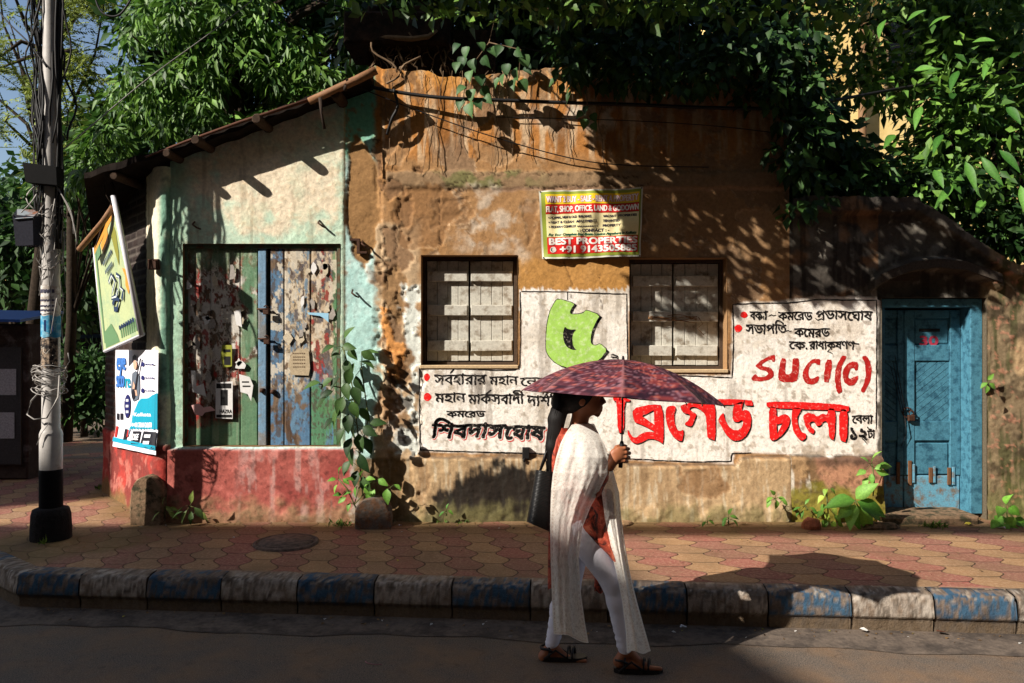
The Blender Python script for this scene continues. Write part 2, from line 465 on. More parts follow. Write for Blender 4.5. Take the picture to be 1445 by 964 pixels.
M['kerb'] = pmat('kerb_paint', None, .85, .2, 40, .3, .8, 70, .008)
def kerb_stone(A, B, blue, seed, label):
    """one stone from A to B (points on the kerb face line)"""
    n = 46
    prof = [(0.020, 0.0), (.020, .03), (.019, .06), (.017, .080), (.004, .088), (.0, .10), (.003, .13), (.007, .165), (.012, .195), (.017, .212), (.026, .223), (.040, .229), (.06, .232), (.10, .236), (.15, .237), (.16, .10)]
    dx, dy = B[0]-A[0], B[1]-A[1]; L = math.hypot(dx, dy); ux, uy = dx/L, dy/L; nx_, ny_ = -uy, ux
    s = np.linspace(0.004, L-.004, n); pr = np.array(prof)
    S, D = np.meshgrid(s, pr[:, 0], indexing='ij'); _, Z = np.meshgrid(s, pr[:, 1], indexing='ij')
    end = np.minimum(S, L-S)
    wob = (fbm(S+seed*3.7, Z*1.0, .10, 4, seed)-.5)
    chip = sstep(.60, .68, fbm(S*1.0+seed*9.1, Z*2+D, .05, 3, seed+7))*sstep(.17, .22, Z)
    D = D + np.clip(.009-end, 0, .009)*.9 + wob*.010 + chip*.012
    Z = Z - np.clip(.008-end, 0, .008)*.7*(Z > .15) - chip*.006 + (fbm(S+seed, D*2, .2, 3, seed+5)-.5)*.014*(Z > .15)
    X = A[0] + ux*S + nx_*D; Y = A[1] + uy*S + ny_*D
    nz = fbm(S+seed*5.1, Z+D, .12, 5, seed+40); nf = fbm(S+seed*2.3, Z+D, .035, 4, seed+80)
    base = np.zeros(S.shape + (3,)) + (lin(56, 84, 106) if blue else lin(150, 138, 126))
    base = mix(base, lin(42, 66, 88) if blue else lin(182, 172, 160), sstep(.45, .7, nz)*.7)
    base = mix(base, lin(120, 102, 86), sstep(.52, .62, nf + (Z > .225)*.12 + .10*(nz-.5))*.85)
    base = mix(base, lin(60, 52, 46), sstep(.58, .72, nz*.6+nf*.4)*(.55 if blue else .8)); run = fbm(S+seed*1.7, Z+D, .018, 3, seed+60, sy=6.0)
    base = mix(base, lin(84, 74, 64), sstep(.56, .66, run)*.7); base = mix(base, lin(150, 138, 124), chip*.8)
    base = mix(base, lin(96, 80, 62), sstep(.105, .06, Z + (nf-.5)*.05)*.9)
    V = np.stack([X, Y, Z], -1).reshape(-1, 3)
    idx = np.arange(S.size).reshape(S.shape)
    F = np.stack([idx[:-1, :-1], idx[1:, :-1], idx[1:, 1:], idx[:-1, 1:]], -1).reshape(-1, 4)
    # closed ends
    m = len(V); c0 = V[idx[0]].mean(0); c1 = V[idx[-1]].mean(0)
    V = np.vstack([V, c0, c1]); k = len(prof)
    ends = [(m, idx[0, j+1], idx[0, j], idx[0, j]) for j in range(k-1)] + [(m+1, idx[-1, j], idx[-1, j+1], idx[-1, j+1]) for j in range(k-1)]
    tri = np.array([(a, b_, c_) for a, b_, c_, _ in ends])
    Fq = np.vstack([F[:, [0, 1, 2]], F[:, [0, 2, 3]], tri])
    col = np.vstack([base.reshape(-1, 3), base[0, 0], base[0, 0]])
    o = mesh_np('kerb_stone', V, Fq, M['kerb'], smooth=True, col=col)
    tag(o, label, 'kerb stone', 'painted kerb stones along the road')

joints = [22, 110, 205, 310, 418, 527, 637, 748, 858, 970, 1085, 1203, 1320, 1437, 1560, 1690, 1825, 1965]
kl = ['blue kerb stone at the corner end of the straight kerb, nearest the utility pole',
      'first grey white kerb stone right of the utility pole base',
      'dark blue kerb stone between the first two grey white stones near the pole',
      'grey white kerb stone below the round manhole cover',
      'dark blue kerb stone just right of the one below the manhole cover',
      'mottled grey white kerb stone in the shade below the peepal plant',
      'blue kerb stone in the shade, second left of the walking woman',
      'grey white kerb stone directly left of the walking woman, partly behind her',
      'kerb stone mostly hidden behind the legs of the walking woman',
      'dark shaded grey kerb stone just right of the walking woman',
      'blue kerb stone half under the shadow of the umbrella',
      'sunlit white kerb stone with the umbrella shadow on its left half',
      'sunlit blue kerb stone below the blue door, right of the white sunlit one',
      'pale kerb stone cut off by the right edge of the photo', 'blue kerb stone just past the pale one at the right edge', 'grey white kerb stone second past the pale one at the right edge', 'blue kerb stone farthest along the kerb to the right']
for i in range(len(joints)-1):
    kerb_stone(kerb_pt(joints[i]), kerb_pt(joints[i+1]), i % 2 == 0, 3+i, kl[i])
q0 = KERB_BEND
for i, lb in enumerate(['grey white kerb stone turning the corner left of the utility pole', 'blue kerb stone at the left edge of the photo where the kerb turns away', 'grey white kerb stone leading up the lane past the blue corner stone', 'blue kerb stone second up the lane past the corner', 'grey white kerb stone farthest up the lane from the corner']):
    q1 = (q0[0]-.36, q0[1]+.27)
    kerb_stone(q1, q0, i % 2 == 1, 31+i, lb); q0 = q1

# ------------------------------------------------------------------ the old house
house = empty('old_house', (-1, YW, PAVE), 'crumbling ochre plaster house with painted slogan wall, two boarded windows and a lean-to shop', 'house')

def wall_sheet(name, x0, x1, y0, y1, step, paint, disp, parent, mat, top=None, holes=(), Yp=YW):
    xs = np.arange(x0, x1+.01, step); ys = np.arange(y0, y1+.01, step)
    PX, PY = np.meshgrid(xs, ys, indexing='ij')
    if top is not None:
        T = top(PX); PY = np.maximum(PY, T)
    col = paint(PX, PY); d = disp(PX, PY)
    Y = Yp - d
    X = (PX-CX)*Yp/F_PX; Z = EYE + (HY-PY)*Yp/F_PX
    idx = np.arange(PX.size).reshape(PX.shape)
    F = np.stack([idx[:-1, :-1], idx[:-1, 1:], idx[1:, 1:], idx[1:, :-1]], -1)
    mx = (PX[:-1, :-1]+PX[1:, 1:])/2; my = (PY[:-1, :-1]+PY[1:, 1:])/2
    keep = (np.abs(PY[:-1, 1:]-PY[:-1, :-1]) + np.abs(PY[1:, 1:]-PY[1:, :-1])) > 1e-6
    for (a, b_, c, e) in holes: keep &= ~((mx > a) & (mx < c) & (my > b_) & (my < e))
    return mesh_np(name, np.stack([X, Y, Z], -1).reshape(-1, 3), F[keep], mat, parent, smooth=True, col=col.reshape(-1, 3))

PANEL = [(591, 518), (735, 518), (735, 410), (886, 413), (886, 530), (1033, 530), (1033, 428), (1110, 424), (1155, 417), (1239, 420), (1239, 640), (1170, 644), (1036, 638), (1034, 654), (900, 650), (780, 641), (591, 638)]
TAN = lin(168, 118, 70)

def house_fields(X, Y):
    f = {}
    f['n'] = fbm(X, Y, 60, 5, 1); f['m'] = fbm(X, Y, 22, 4, 2); f['s'] = fbm(X, Y, 7, 3, 4)
    f['w'] = (fbm(X, Y, 18, 4, 6)-.5)
    f['v'] = fbm(X, Y, 9, 4, 8, sy=9.0)                 # vertical streaks
    return f

def reg(poly, X, Y, f, warp=14, soft=2.0):
    return sstep(soft, -soft, sdpoly(poly, X, Y) + f['w']*warp)

CRACKS = [[(543, 240), (600, 243), (668, 247), (735, 243), (800, 247), (830, 244), (905, 252)], [(640, 268), (700, 262), (770, 266), (860, 262), (935, 261)],
          [(530, 170), (529, 215), (540, 260), (534, 300), (548, 318), (536, 345), (548, 372), (544, 402), (540, 450), (548, 500), (556, 540)],
          [(566, 265), (600, 258), (640, 264), (656, 258)], [(618, 180), (622, 250), (618, 355)], [(570, 300), (560, 345), (556, 365)],
          [(798, 370), (806, 400), (802, 440)], [(846, 372), (852, 412)], [(660, 250), (662, 330)], [(842, 415), (846, 440), (838, 462)]]
P_BROWN1 = [(502, 192), (520, 205), (530, 240), (535, 300), (528, 352), (514, 380), (499, 360), (487, 330), (486, 280), (490, 230)]
P_BROWN2 = [(545, 385), (560, 372), (574, 395), (572, 440), (560, 462), (548, 440), (540, 410)]
P_BROWN3 = [(568, 262), (640, 262), (650, 300), (615, 350), (590, 356), (560, 345), (556, 300)]
P_ORANGE = [(536, 432), (548, 436), (556, 470), (574, 500), (572, 540), (552, 530), (540, 500), (535, 465)]
P_CREAM = [(566, 405), (596, 400), (596, 520), (590, 640), (560, 640), (540, 600), (556, 560), (578, 530), (580, 480), (570, 440)]
P_GREEN2 = [(486, 375), (512, 380), (530, 410), (538, 470), (540, 530), (520, 600), (486, 630)]
P_DARKGAP = [(548, 500), (572, 505), (584, 560), (590, 610), (565, 632), (548, 600), (552, 545)]
P_SOOT = [(606, 742), (612, 700), (645, 676), (684, 664), (716, 652), (744, 658), (762, 680), (785, 742)]

P_PEEL = [[(552, 180), (575, 176), (582, 200), (566, 232), (546, 226)], [(610, 285), (655, 276), (668, 300), (640, 322), (612, 318)], [(668, 200), (712, 196), (742, 214), (716, 230), (676, 226)], [(738, 290), (756, 286), (756, 345), (742, 352)], [(1040, 300), (1090, 290), (1100, 350), (1060, 380), (1040, 350)], [(536, 560), (560, 552), (572, 590), (552, 622), (534, 606)], [(590, 655), (606, 652), (608, 690), (594, 700)], [(960, 660), (1010, 656), (1024, 690), (990, 706), (962, 692)], [(905, 280), (950, 276), (962, 320), (930, 352), (908, 330)]]
def flake(X, Y): return sstep(.585, .602, fbm(X, Y, 46, 6, 171, gain=.62))*sstep(.40, .52, fbm(X, Y, 150, 2, 177))
def ledge_y(X): return 646 + 11*sstep(872, 892, X)*sstep(1046, 1036, X)
def edge_of(poly, X, Y, f, warp): return sstep(2.6, .4, np.abs(sdpoly(poly, X, Y)+f['w']*warp))
def house_paint(X, Y):
    f = house_fields(X, Y); n, m, s, w, v = (f[k] for k in 'nmswv')
    c = np.zeros(X.shape+(3,)) + TAN
    c = mix(c, lin(150, 100, 54), sstep(.48, .66, n)*.8)
    c = mix(c, lin(206, 160, 110), sstep(.56, .72, m*.6+n*.4)*.8)
    c = mix(c, lin(126, 86, 50), sstep(.60, .78, m)*.55)
    # upper band: streaked orange and cream
    up = sstep(236, 205, Y+w*30)*(X > 528)
    c = mix(c, lin(190, 116, 50), up*.8)
    c = mix(c, lin(222, 186, 138), up*sstep(.50, .66, v)*.62)
    c = mix(c, lin(112, 66, 30), up*sstep(.54, .66, fbm(X, Y, 13, 5, 21, sy=5.0))*.6)
    c = mix(c, lin(214, 140, 60), up*sstep(150, 100, Y)*sstep(.4, .6, m)*.6)
    c = mix(c, lin(238, 214, 176), sstep(1, .2, np.hypot((X-830)/130, (Y-165)/26))*.55*sstep(.35, .6, m))
    fl = flake(X, Y)*(X > 486)
    c = mix(c, lin(138, 104, 72), fl*.75); c = mix(c, lin(206, 172, 130), sstep(.565, .585, fbm(X, Y, 46, 6, 171, gain=.62))*sstep(.40, .52, fbm(X, Y, 150, 2, 177))*(1-fl)*(X > 486)*.45)
    # ledge band
    bd = sstep(3, -3, np.abs(Y-254+w*8)-12)*(X > 545)
    c = mix(c, lin(146, 112, 76), bd*.8); c = mix(c, lin(116, 108, 58), bd*sstep(.5, .62, m)*sstep(120, 20, np.abs(X-680))*.8)
    c = mix(c, lin(200, 150, 110), sstep(4, 0, np.abs(Y-267+w*10))*(X > 690)*.7)
    c = mix(c, lin(196, 132, 60), reg([(732, 362), (888, 362), (888, 414), (732, 414)], X, Y, f, 30, 8)*.7)
    c = mix(c, lin(214, 184, 148), reg([(640, 280), (690, 262), (740, 300), (740, 360), (660, 350)], X, Y, f, 60, 18)*sstep(.42, .6, m)*.6)
    c = mix(c, lin(148, 98, 52), reg(P_BROWN3, X, Y, f, 20, 3)*.75)
    # right part of the front, darker towards the upper right
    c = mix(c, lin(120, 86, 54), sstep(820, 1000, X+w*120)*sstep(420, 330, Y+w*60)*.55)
    # the ragged strip between shop and windows
    st = sstep(602, 588, X+w*16)*sstep(524, 532, X+w*6)
    c = mix(c, lin(190, 152, 108), st*sstep(300, 330, Y+w*60)*.8)
    c = mix(c, lin(130, 90, 56), st*sstep(.52, .60, m)*.8)
    c = mix(c, lin(150, 108, 66), reg(P_BROWN2, X, Y, f, 16, 2))
    c = mix(c, lin(214, 200, 170), reg(P_CREAM, X, Y, f, 34, 3)*sstep(.38, .50, m))
    c = mix(c, lin(206, 132, 66), reg(P_ORANGE, X, Y, f, 26, 1.5)*sstep(.34, .44, m))
    c = mix(c, lin(62, 44, 32), reg(P_DARKGAP, X, Y, f, 40, 4)*sstep(.46, .58, s*.5+m*.5)*.8)
    # shop front: mint limewash over cream
    sh = (X < 486)*1.0
    shop = mix(np.zeros(X.shape+(3,)) + lin(230, 214, 186), lin(190, 212, 188), sstep(.35, .75, .75*np.clip(1-np.hypot((X-385)/105, (Y-235)/85), -1, 1)*-1+.55+w*.9))
    shop = mix(shop, lin(168, 200, 172), sstep(.56, .74, n)*.4)
    shop = mix(shop, lin(150, 128, 100), sstep(.62, .72, v)*.35); shop = mix(shop, lin(196, 172, 136), sstep(.60, .74, s)*.4)
    shop = mix(shop, lin(132, 176, 148), sstep(275, 245, X+w*20)*.6)
    c = np.where(sh[..., None] > 0, shop, c)
    g1 = sstep(532, 524, X + w*10)*(X >= 486)
    gc = mix(np.zeros(X.shape+(3,)) + lin(188, 204, 176), lin(206, 190, 160), sstep(.45, .6, m)*.8)
    gc = mix(gc, lin(108, 172, 126), sstep(262, 180, Y + w*70)*.9); gc = mix(gc, lin(150, 108, 70), sstep(.58, .66, m*.5+s*.5)*.7)
    c = c*(1-g1[..., None]) + gc*g1[..., None]
    c = mix(c, lin(154, 108, 62), reg(P_BROWN1, X, Y, f, 16, 2))
    c = mix(c, lin(180, 206, 178), reg(P_GREEN2, X, Y, f, 24, 3)*sstep(.36, .5, m)*.85)
    c = mix(c, lin(206, 178, 140), sstep(1.5, .5, np.abs(X-486-w*3))*(Y > 140)*(Y < 345)*.5)
    # plinths
    y0 = 632 + w*4
    rp = sstep(-2, 2, Y-y0)*sstep(505, 494, X+w*24)
    red = mix(np.zeros(X.shape+(3,)) + lin(170, 84, 66), lin(146, 62, 50), sstep(.5, .65, n)*.7)
    red = mix(red, lin(188, 134, 112), sstep(.50, .60, v*.6+m*.4)*sstep(330, 352, X)*sstep(490, 470, X)*.8)
    red = mix(red, lin(206, 110, 88), sstep(.55, .7, m)*.6); red = mix(red, lin(92, 48, 38), sstep(.62, .72, s)*.5)
    red = mix(red, lin(126, 110, 68), sstep(696, 726, Y + w*46)*.6)
    c = c*(1-rp[..., None]) + red*rp[..., None]
    lp = sstep(-2, 2, Y-(ledge_y(X)+w*5))*sstep(496, 506, X+w*20)
    tan = mix(np.zeros(X.shape+(3,)) + lin(188, 146, 98), lin(150, 112, 72), sstep(.45, .65, v)*.7)
    tan = mix(tan, lin(214, 184, 140), sstep(.56, .7, fbm(X, Y, 5, 4, 31, sy=7.0))*.6)
    tan = mix(tan, lin(20, 17, 16), sstep(8, -12, sdpoly(P_SOOT, X, Y)+w*44+(v-.5)*50-4)*.96)
    tan = mix(tan, lin(118, 102, 58), sstep(700, 730, Y+w*50+(v-.5)*34)*.7)
    tan = mix(tan, lin(112, 78, 44), sstep(590, 560, X + w*20)*.7)
    c = c*(1-lp[..., None]) + tan*lp[..., None]
    c = mix(c, lin(90, 72, 54), sstep(3.5, 0, np.abs(Y-ledge_y(X)+1+w*6))*(X > 590)*.75)
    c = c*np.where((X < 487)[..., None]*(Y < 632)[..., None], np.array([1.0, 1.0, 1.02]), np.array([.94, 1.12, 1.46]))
    for i, q in enumerate(P_PEEL+[P_BROWN3]):
        wa = 22 if i < len(P_PEEL) else 20
        c = mix(c, lin(142, 106, 72) if i % 2 else lin(158, 126, 92), reg(q, X, Y, f, wa, 1.5)*.65); c = mix(c, lin(222, 190, 150), edge_of(q, X, Y, f, wa)*.22*sstep(.45, .6, s))
    # whitewashed slogan panel with drips along its top edge
    wp = sdpoly(PANEL, X, Y)
    drip = (fbm(X, Y*.12, 5, 3, 51)-.45)*22*sstep(0, 12, np.minimum(np.abs(Y-412), 30)*0+12)
    white = mix(np.zeros(X.shape+(3,)) + lin(240, 233, 223), lin(216, 205, 190), sstep(.46, .66, n)*.8)
    white = mix(white, lin(240, 234, 226), sstep(.55, .7, m)*.7)
    white = mix(white, lin(150, 138, 124), sstep(.58, .72, v)*.55); white = mix(white, lin(170, 154, 134), sstep(.64, .74, s)*.7)
    white = mix(white, lin(120, 112, 106), sstep(.52, .66, v)*sstep(1, .3, np.hypot((X-700)/90, (Y-545)/30))*.6)
    topm = (Y < 440) | ((X < 740) & (Y < 530))
    wm = sstep(1.5, -1.5, wp + np.where(topm & (wp > -8) & (Y < 440), -np.abs(drip)*1.1*(X < 890) + w*8, w*4))
    c = mix(c, white, wm)
    for k in CRACKS: c = mix(c, lin(58, 38, 24), sstep(1.5, .3, sdline(k, X+w*22+(m-.5)*8, Y+(s-.5)*12))*.8*sstep(.34, .5, n*.4+m*.6))
    return np.clip(c*(0.92+.2*fbm(X, Y, 3.5, 2, 71))[..., None], 0, .92)

def house_disp(X, Y):
    f = house_fields(X, Y); n, m, s, w, v = (f[k] for k in 'nmswv')
    wp = sdpoly(PANEL, X, Y); inside = sstep(4, -2, wp)
    fl = flake(X, Y)*(X > 486)
    d = (n-.5)*.013 + (m-.5)*.006 + (s-.5)*.005 - fl*.0045
    d = d*(1-inside) + inside*((m-.5)*.0022 + (s-.5)*.0010)
    d += .014*sstep(3, -3, np.abs(Y-254+w*8)-12)*(X > 545)*(1-inside)
    d -= .016*reg(P_BROWN1, X, Y, f, 16, 2) + .014*reg(P_BROWN2, X, Y, f, 16, 2)
    st = sstep(602, 588, X+w*16)*sstep(524, 532, X+w*6)*sstep(170, 200, Y)
    d -= st*sstep(.50, .56, m)*.016 + .014*reg(P_DARKGAP, X, Y, f, 40, 4)*sstep(.46, .58, s*.5+m*.5)
    d -= .007*reg(P_BROWN3, X, Y, f, 20, 1.5)
    for q in P_PEEL: d -= .007*reg(q, X, Y, f, 22, 1.2)*(1-inside)
    d += .012*reg(P_ORANGE, X, Y, f, 26, 1.5)*sstep(.34, .44, m)
    for k in CRACKS: d -= .006*sstep(2.0, .3, sdline(k, X+w*22+(m-.5)*8, Y+(s-.5)*12))*(1-inside*.8)*sstep(.34, .5, n*.4+m*.6)
    d += .055*sstep(-2, 2, Y-(632+w*4))*sstep(560, 500, X+w*24)
    d += .035*sstep(-2, 2, Y-(ledge_y(X)+w*5))*sstep(560, 596, X)
    d += .03*sstep(700, 735, Y+w*30)*(.4+m)
    d -= .012*sstep(484, 487, X)*(X < 540)*sstep(632, 620, Y)
    return d

def roof_z(X): return EYE + 1.52 + .353*(X + 3.44)
def house_top(X):
    wx = (X-CX)/160.0
    slope = HY - (roof_z(wx)-EYE-.03)*160.0
    rag = 101 + (fbm(X, X*0, 26, 4, 91)-.5)*16 + 7*np.sin(X/47.0)
    return np.where(X < 527, slope, rag)
HOLES = [(258, 344, 480, 630), (594, 360, 730, 516), (888, 364, 1026, 522)]
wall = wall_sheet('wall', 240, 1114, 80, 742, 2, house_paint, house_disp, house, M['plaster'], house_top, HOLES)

# wall thickness: returns, lintel soffits, and the dark rooms behind
def reveal(hole, depth, mat, sill=None):
    a, t_, c, e = hole; b_ = MB()
    A = P(a, t_); C_ = P(c, e); x0, x1, z1, z0 = A.x, C_.x, A.z, C_.z; y0, y1 = YW-.004, YW+depth
    th = .05
    b_.add([(x0, y0, z0), (x0, y1, z0), (x0, y1, z1), (x0, y0, z1)], [(0, 1, 2, 3)])
    b_.add([(x1, y0, z0), (x1, y1, z0), (x1, y1, z1), (x1, y0, z1)], [(3, 2, 1, 0)])
    b_.add([(x0, y0, z1), (x0, y1, z1), (x1, y1, z1), (x1, y0, z1)], [(0, 1, 2, 3)])
    b_.add([(x0, y0, z0), (x0, y1, z0), (x1, y1, z0), (x1, y0, z0)], [(3, 2, 1, 0)])
    return b_
rv = MB()
for h in HOLES:
    q = reveal(h, .3, None); rv.add(q.v, q.f)
rv.build('reveals', plain('reveal_plaster', (150, 116, 80), .9, vary=.3, bump=.4), house)
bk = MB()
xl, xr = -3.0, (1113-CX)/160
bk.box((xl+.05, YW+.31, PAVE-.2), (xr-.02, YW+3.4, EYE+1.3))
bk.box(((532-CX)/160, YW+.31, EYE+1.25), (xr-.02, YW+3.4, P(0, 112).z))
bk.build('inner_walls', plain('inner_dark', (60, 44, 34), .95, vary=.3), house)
rt = MB()   # right return and wall head
rt.box((xr-.03, YW+.012, PAVE-.1), (xr, YW+3.4, P(0, 110).z))
rt.box(((535-CX)/160, YW+.015, P(0, 112).z), (xr-.04, YW+.33, P(0, 108).z))
rt.build('wall_return', plain('return_plaster', (112, 86, 60), .95, vary=.4, bump=.5), house)

# --- boarded windows
wood_g = pmat('weathered_board', lin(190, 186, 174), .85, .2, 55, .22, .55, 120, .003, second=lin(132, 120, 104), sscale=12, sw=(.5, .68))
def board_window(hole, x_split, bar_ys, tied):
    a, t_, c, e = hole; A = P(a, t_); C_ = P(c, e)
    fr = MB(); y0 = YW+.13; fw = .03
    fr.box((A.x+.002, y0, C_.z+.002), (A.x+fw, y0+.09, A.z-.002)); fr.box((C_.x-fw, y0, C_.z+.002), (C_.x-.002, y0+.09, A.z-.002))
    fr.box((A.x+fw, y0+.002, A.z-fw), (C_.x-fw, y0+.09, A.z-.002)); fr.box((A.x+fw, y0+.002, C_.z+.002), (C_.x-fw, y0+.09, C_.z+fw))
    w = fr.build('window', pmat('window_frame_wood', lin(74, 60, 48), .85, .2, 40, .4, .5, 90, .003), house)
    xs_ = P(x_split, 0).x
    for (l, r) in ((A.x+fw+.004, xs_-.006), (xs_+.006, C_.x-fw-.004)):
        sh = MB(); n = 4; ww = (r-l)/n
        for k in range(n):
            dz = random.uniform(-.004, .004)
            sh.box((l+k*ww+.0018, y0+.022+random.uniform(0, .006), C_.z+fw+.006+abs(dz)), (l+(k+1)*ww-.0018, y0+.05, A.z-fw-.004-abs(dz)), bev=.003)
        so = sh.build('shutter', wood_g, w)
        for by in bar_ys:
            z = P(0, by).z; h = .048; bt = MB()
            bt.box((l+.008+random.uniform(0, .01), y0-.012, z-h), (r-.006-random.uniform(0, .012), y0+.0215, z+h), bev=.005,
                   rot=__import__('mathutils').Matrix.Rotation(random.uniform(-.012, .012), 3, 'Y'))
            bt.build('batten', wood_g, w)
    s = MB(); s.box((A.x-.01, YW-.012, C_.z-.028), (C_.x+.01, YW+.12, C_.z+.004), bev=.006)
    s.build('sill', plain('sill_plaster', (186, 160, 124), .9, vary=.3, bump=.5), w)
    if tied:
        r_ = MB(); z = P(0, 447).z
        for k in range(7):
            pts = []
            for i in range(14):
                u = i/13; pts.append((P(918+70*u, 0).x, y0-.018-.012*math.sin(u*9+k), z + .012*math.sin(u*7+k*1.7) - .006*k*u + .02*math.sin(u*3.1)*((k % 3)-1)))
            r_.tube(pts, .003, 5)
        r_.tube([(P(990, 0).x, y0-.02, z), (P(996, 0).x, y0-.024, z-.06), (P(988, 0).x, y0-.02, z-.10), (P(998, 0).x, y0-.02, z-.16)], .0025, 5)
        r_.build('twine', plain('jute_twine', (128, 92, 60), .9, vary=.3), w)
board_window(HOLES[1], 661, (388, 437, 488), False)
board_window(HOLES[2], 955, (395, 446, 495), True)

# ------------------------------------------------------------------ lettering
_font_cache = {}
def font_polys(text):
    if text in _font_cache: return _font_cache[text]
    c = bpy.data.curves.new('lettering', 'FONT'); c.body = text; c.size = 1.0
    o = bpy.data.objects.new('lettering', c); COL.objects.link(o)
    dg = bpy.context.evaluated_depsgraph_get(); dg.update()
    cu = o.evaluated_get(dg).to_curve(dg)
    out = []
    for sp in cu.splines:
        bp = sp.bezier_points; n = len(bp); pts = []
        if n == 0:
            pts = [(p.co.x, p.co.y) for p in sp.points]
        for i in range(n):
            a, b_ = bp[i], bp[(i+1) % n]
            p0, p1, p2, p3 = a.co, a.handle_right, b_.handle_left, b_.co
            straight = (p1-p0).length < 1e-5 and (p2-p3).length < 1e-5
            for k in range(1 if straight else 4):
                u = k/4
                q = p0*(1-u)**3 + p1*3*u*(1-u)**2 + p2*3*u*u*(1-u) + p3*u**3
                if not pts or abs(pts[-1][0]-q.x)+abs(pts[-1][1]-q.y) > 1e-4: pts.append((q.x, q.y))
        if len(pts) > 2: out.append(pts)
    o.evaluated_get(dg).to_curve_clear()
    bpy.data.objects.remove(o); bpy.data.curves.remove(c)
    _font_cache[text] = out
    return out

def area(p): return .5*sum(p[i][0]*p[(i+1) % len(p)][1]-p[(i+1) % len(p)][0]*p[i][1] for i in range(len(p)))
def inside_pt(q, p):
    c = False; n = len(p)
    for i in range(n):
        (x0, y0), (x1, y1) = p[i], p[(i+1) % n]
        if (y0 > q[1]) != (y1 > q[1]) and q[0] < (x1-x0)*(q[1]-y0)/(y1-y0)+x0: c = not c
    return c

class Ink:
    """flat paint: 2-D triangles collected in some drawing plane, mapped to 3-D by fn(u, v, lift)"""
    hand = 0.0                                  # unsteadiness of hand lettering, as a share of the letter height
    def __init__(s, fn): s.fn = fn; s.v = []; s.f = []; s.k = 0
    def _lift(s): s.k += 1; return (s.k % 9)*.00006
    def tri(s, pts, tris):
        n = len(s.v); l = s._lift()
        s.v += [s.fn(x, y, l) for x, y in pts]; s.f += [tuple(n+i for i in t) for t in tris]
    def poly(s, outer, holes=()):
        loops = [list(outer)] + [list(h) for h in holes]
        flat = [p for l in loops for p in l]
        t = tessellate_polygon([[Vector((x, y, 0)) for x, y in l] for l in loops])
        s.tri(flat, t)
    def stroke(s, pts, w, closed=False):
        """brush line; w one width or one per point"""
        n = len(pts); ws = w if isinstance(w, (list, tuple)) else [w]*n
        L = []; R = []
        for i in range(n):
            a = pts[(i-1) % n] if (closed or i > 0) else pts[i]; c = pts[(i+1) % n] if (closed or i < n-1) else pts[i]
            dx, dy = c[0]-a[0], c[1]-a[1]; d = math.hypot(dx, dy) or 1
            ox, oy = -dy/d*ws[i]/2, dx/d*ws[i]/2
            L.append((pts[i][0]+ox, pts[i][1]+oy)); R.append((pts[i][0]-ox, pts[i][1]-oy))
        m = n if closed else n-1
        s.tri(L+R, [(i, (i+1) % n, n+(i+1) % n) for i in range(m)] + [(i, n+(i+1) % n, n+i) for i in range(m)])
    def disc(s, x, y, rx, ry=None, n=16, wob=.08):
        ry = ry or rx
        s.poly([(x+rx*math.cos(t)*(1+wob*math.sin(3*t+x)), y+ry*math.sin(t)*(1+wob*math.cos(2*t+y))) for t in [2*math.pi*k/n for k in range(n)]])
    def rect(s, x0, y0, x1, y1): s.poly([(x0, y0), (x1, y0), (x1, y1), (x0, y1)])
    def text(s, txt, x0, ytop, x1, ybase, bold=0.0, slant=0.0, ref=None, skew=0.0):
        """txt stretched so that it spans x0..x1, its top line on ytop and base line on ybase (y grows downwards)"""
        ps = font_polys(txt)
        if not ps: return
        refp = font_polys(ref) if ref else ps
        top = max(q[1] for p in refp for q in p); base = 0.0
        if ref: base = min(q[1] for p in refp for q in p)
        mnx = min(q[0] for p in ps for q in p); mxx = max(q[0] for p in ps for q in p)
        def mp(q):
            h = (q[1]-base)/(top-base); u = (q[0]-mnx)/(mxx-mnx)
            X_, Y_, H_ = x0+(x1-x0)*u + slant*(h-.5)*(ybase-ytop), ybase-(ybase-ytop)*h + skew*u, ybase-ytop; a_ = H_*s.hand
            return (X_ + a_*(math.sin(Y_*7.3/H_+X_*2.1/H_)+.6*math.sin(Y_*13/H_+X_*.7/H_)), Y_ + a_*(math.sin(X_*1.9/H_+1)+.7*math.sin(X_*4.7/H_+Y_*3/H_)))
        big = max(ps, key=lambda p: abs(area(p))); sg = area(big) > 0
        outs = [p for p in ps if (area(p) > 0) == sg]; ins = [p for p in ps if (area(p) > 0) != sg]
        for o in outs:
            hs = [h for h in ins if inside_pt(h[0], o)]
            try: s.poly([mp(q) for q in o], [[mp(q) for q in h] for h in hs])
            except Exception: pass
        if bold:
            for p in ps: s.stroke([mp(q) for q in p], bold, True)
    def build(s, name, mat, parent):
        me = bpy.data.meshes.new(name); me.from_pydata([tuple(v) for v in s.v], [], s.f)
        me.materials.append(mat); me.update()
        return link(name, me, parent)

def on_wall(sc, ox, oy, lift):
    """drawing plane measured in an enlarged crop of the photograph: pixel = origin + value / scale"""
    return lambda u, v, l: P(ox+u/sc, oy+v/sc) + Vector((0, -lift-l, 0))

BN = 'ব'
Ink.hand = .035
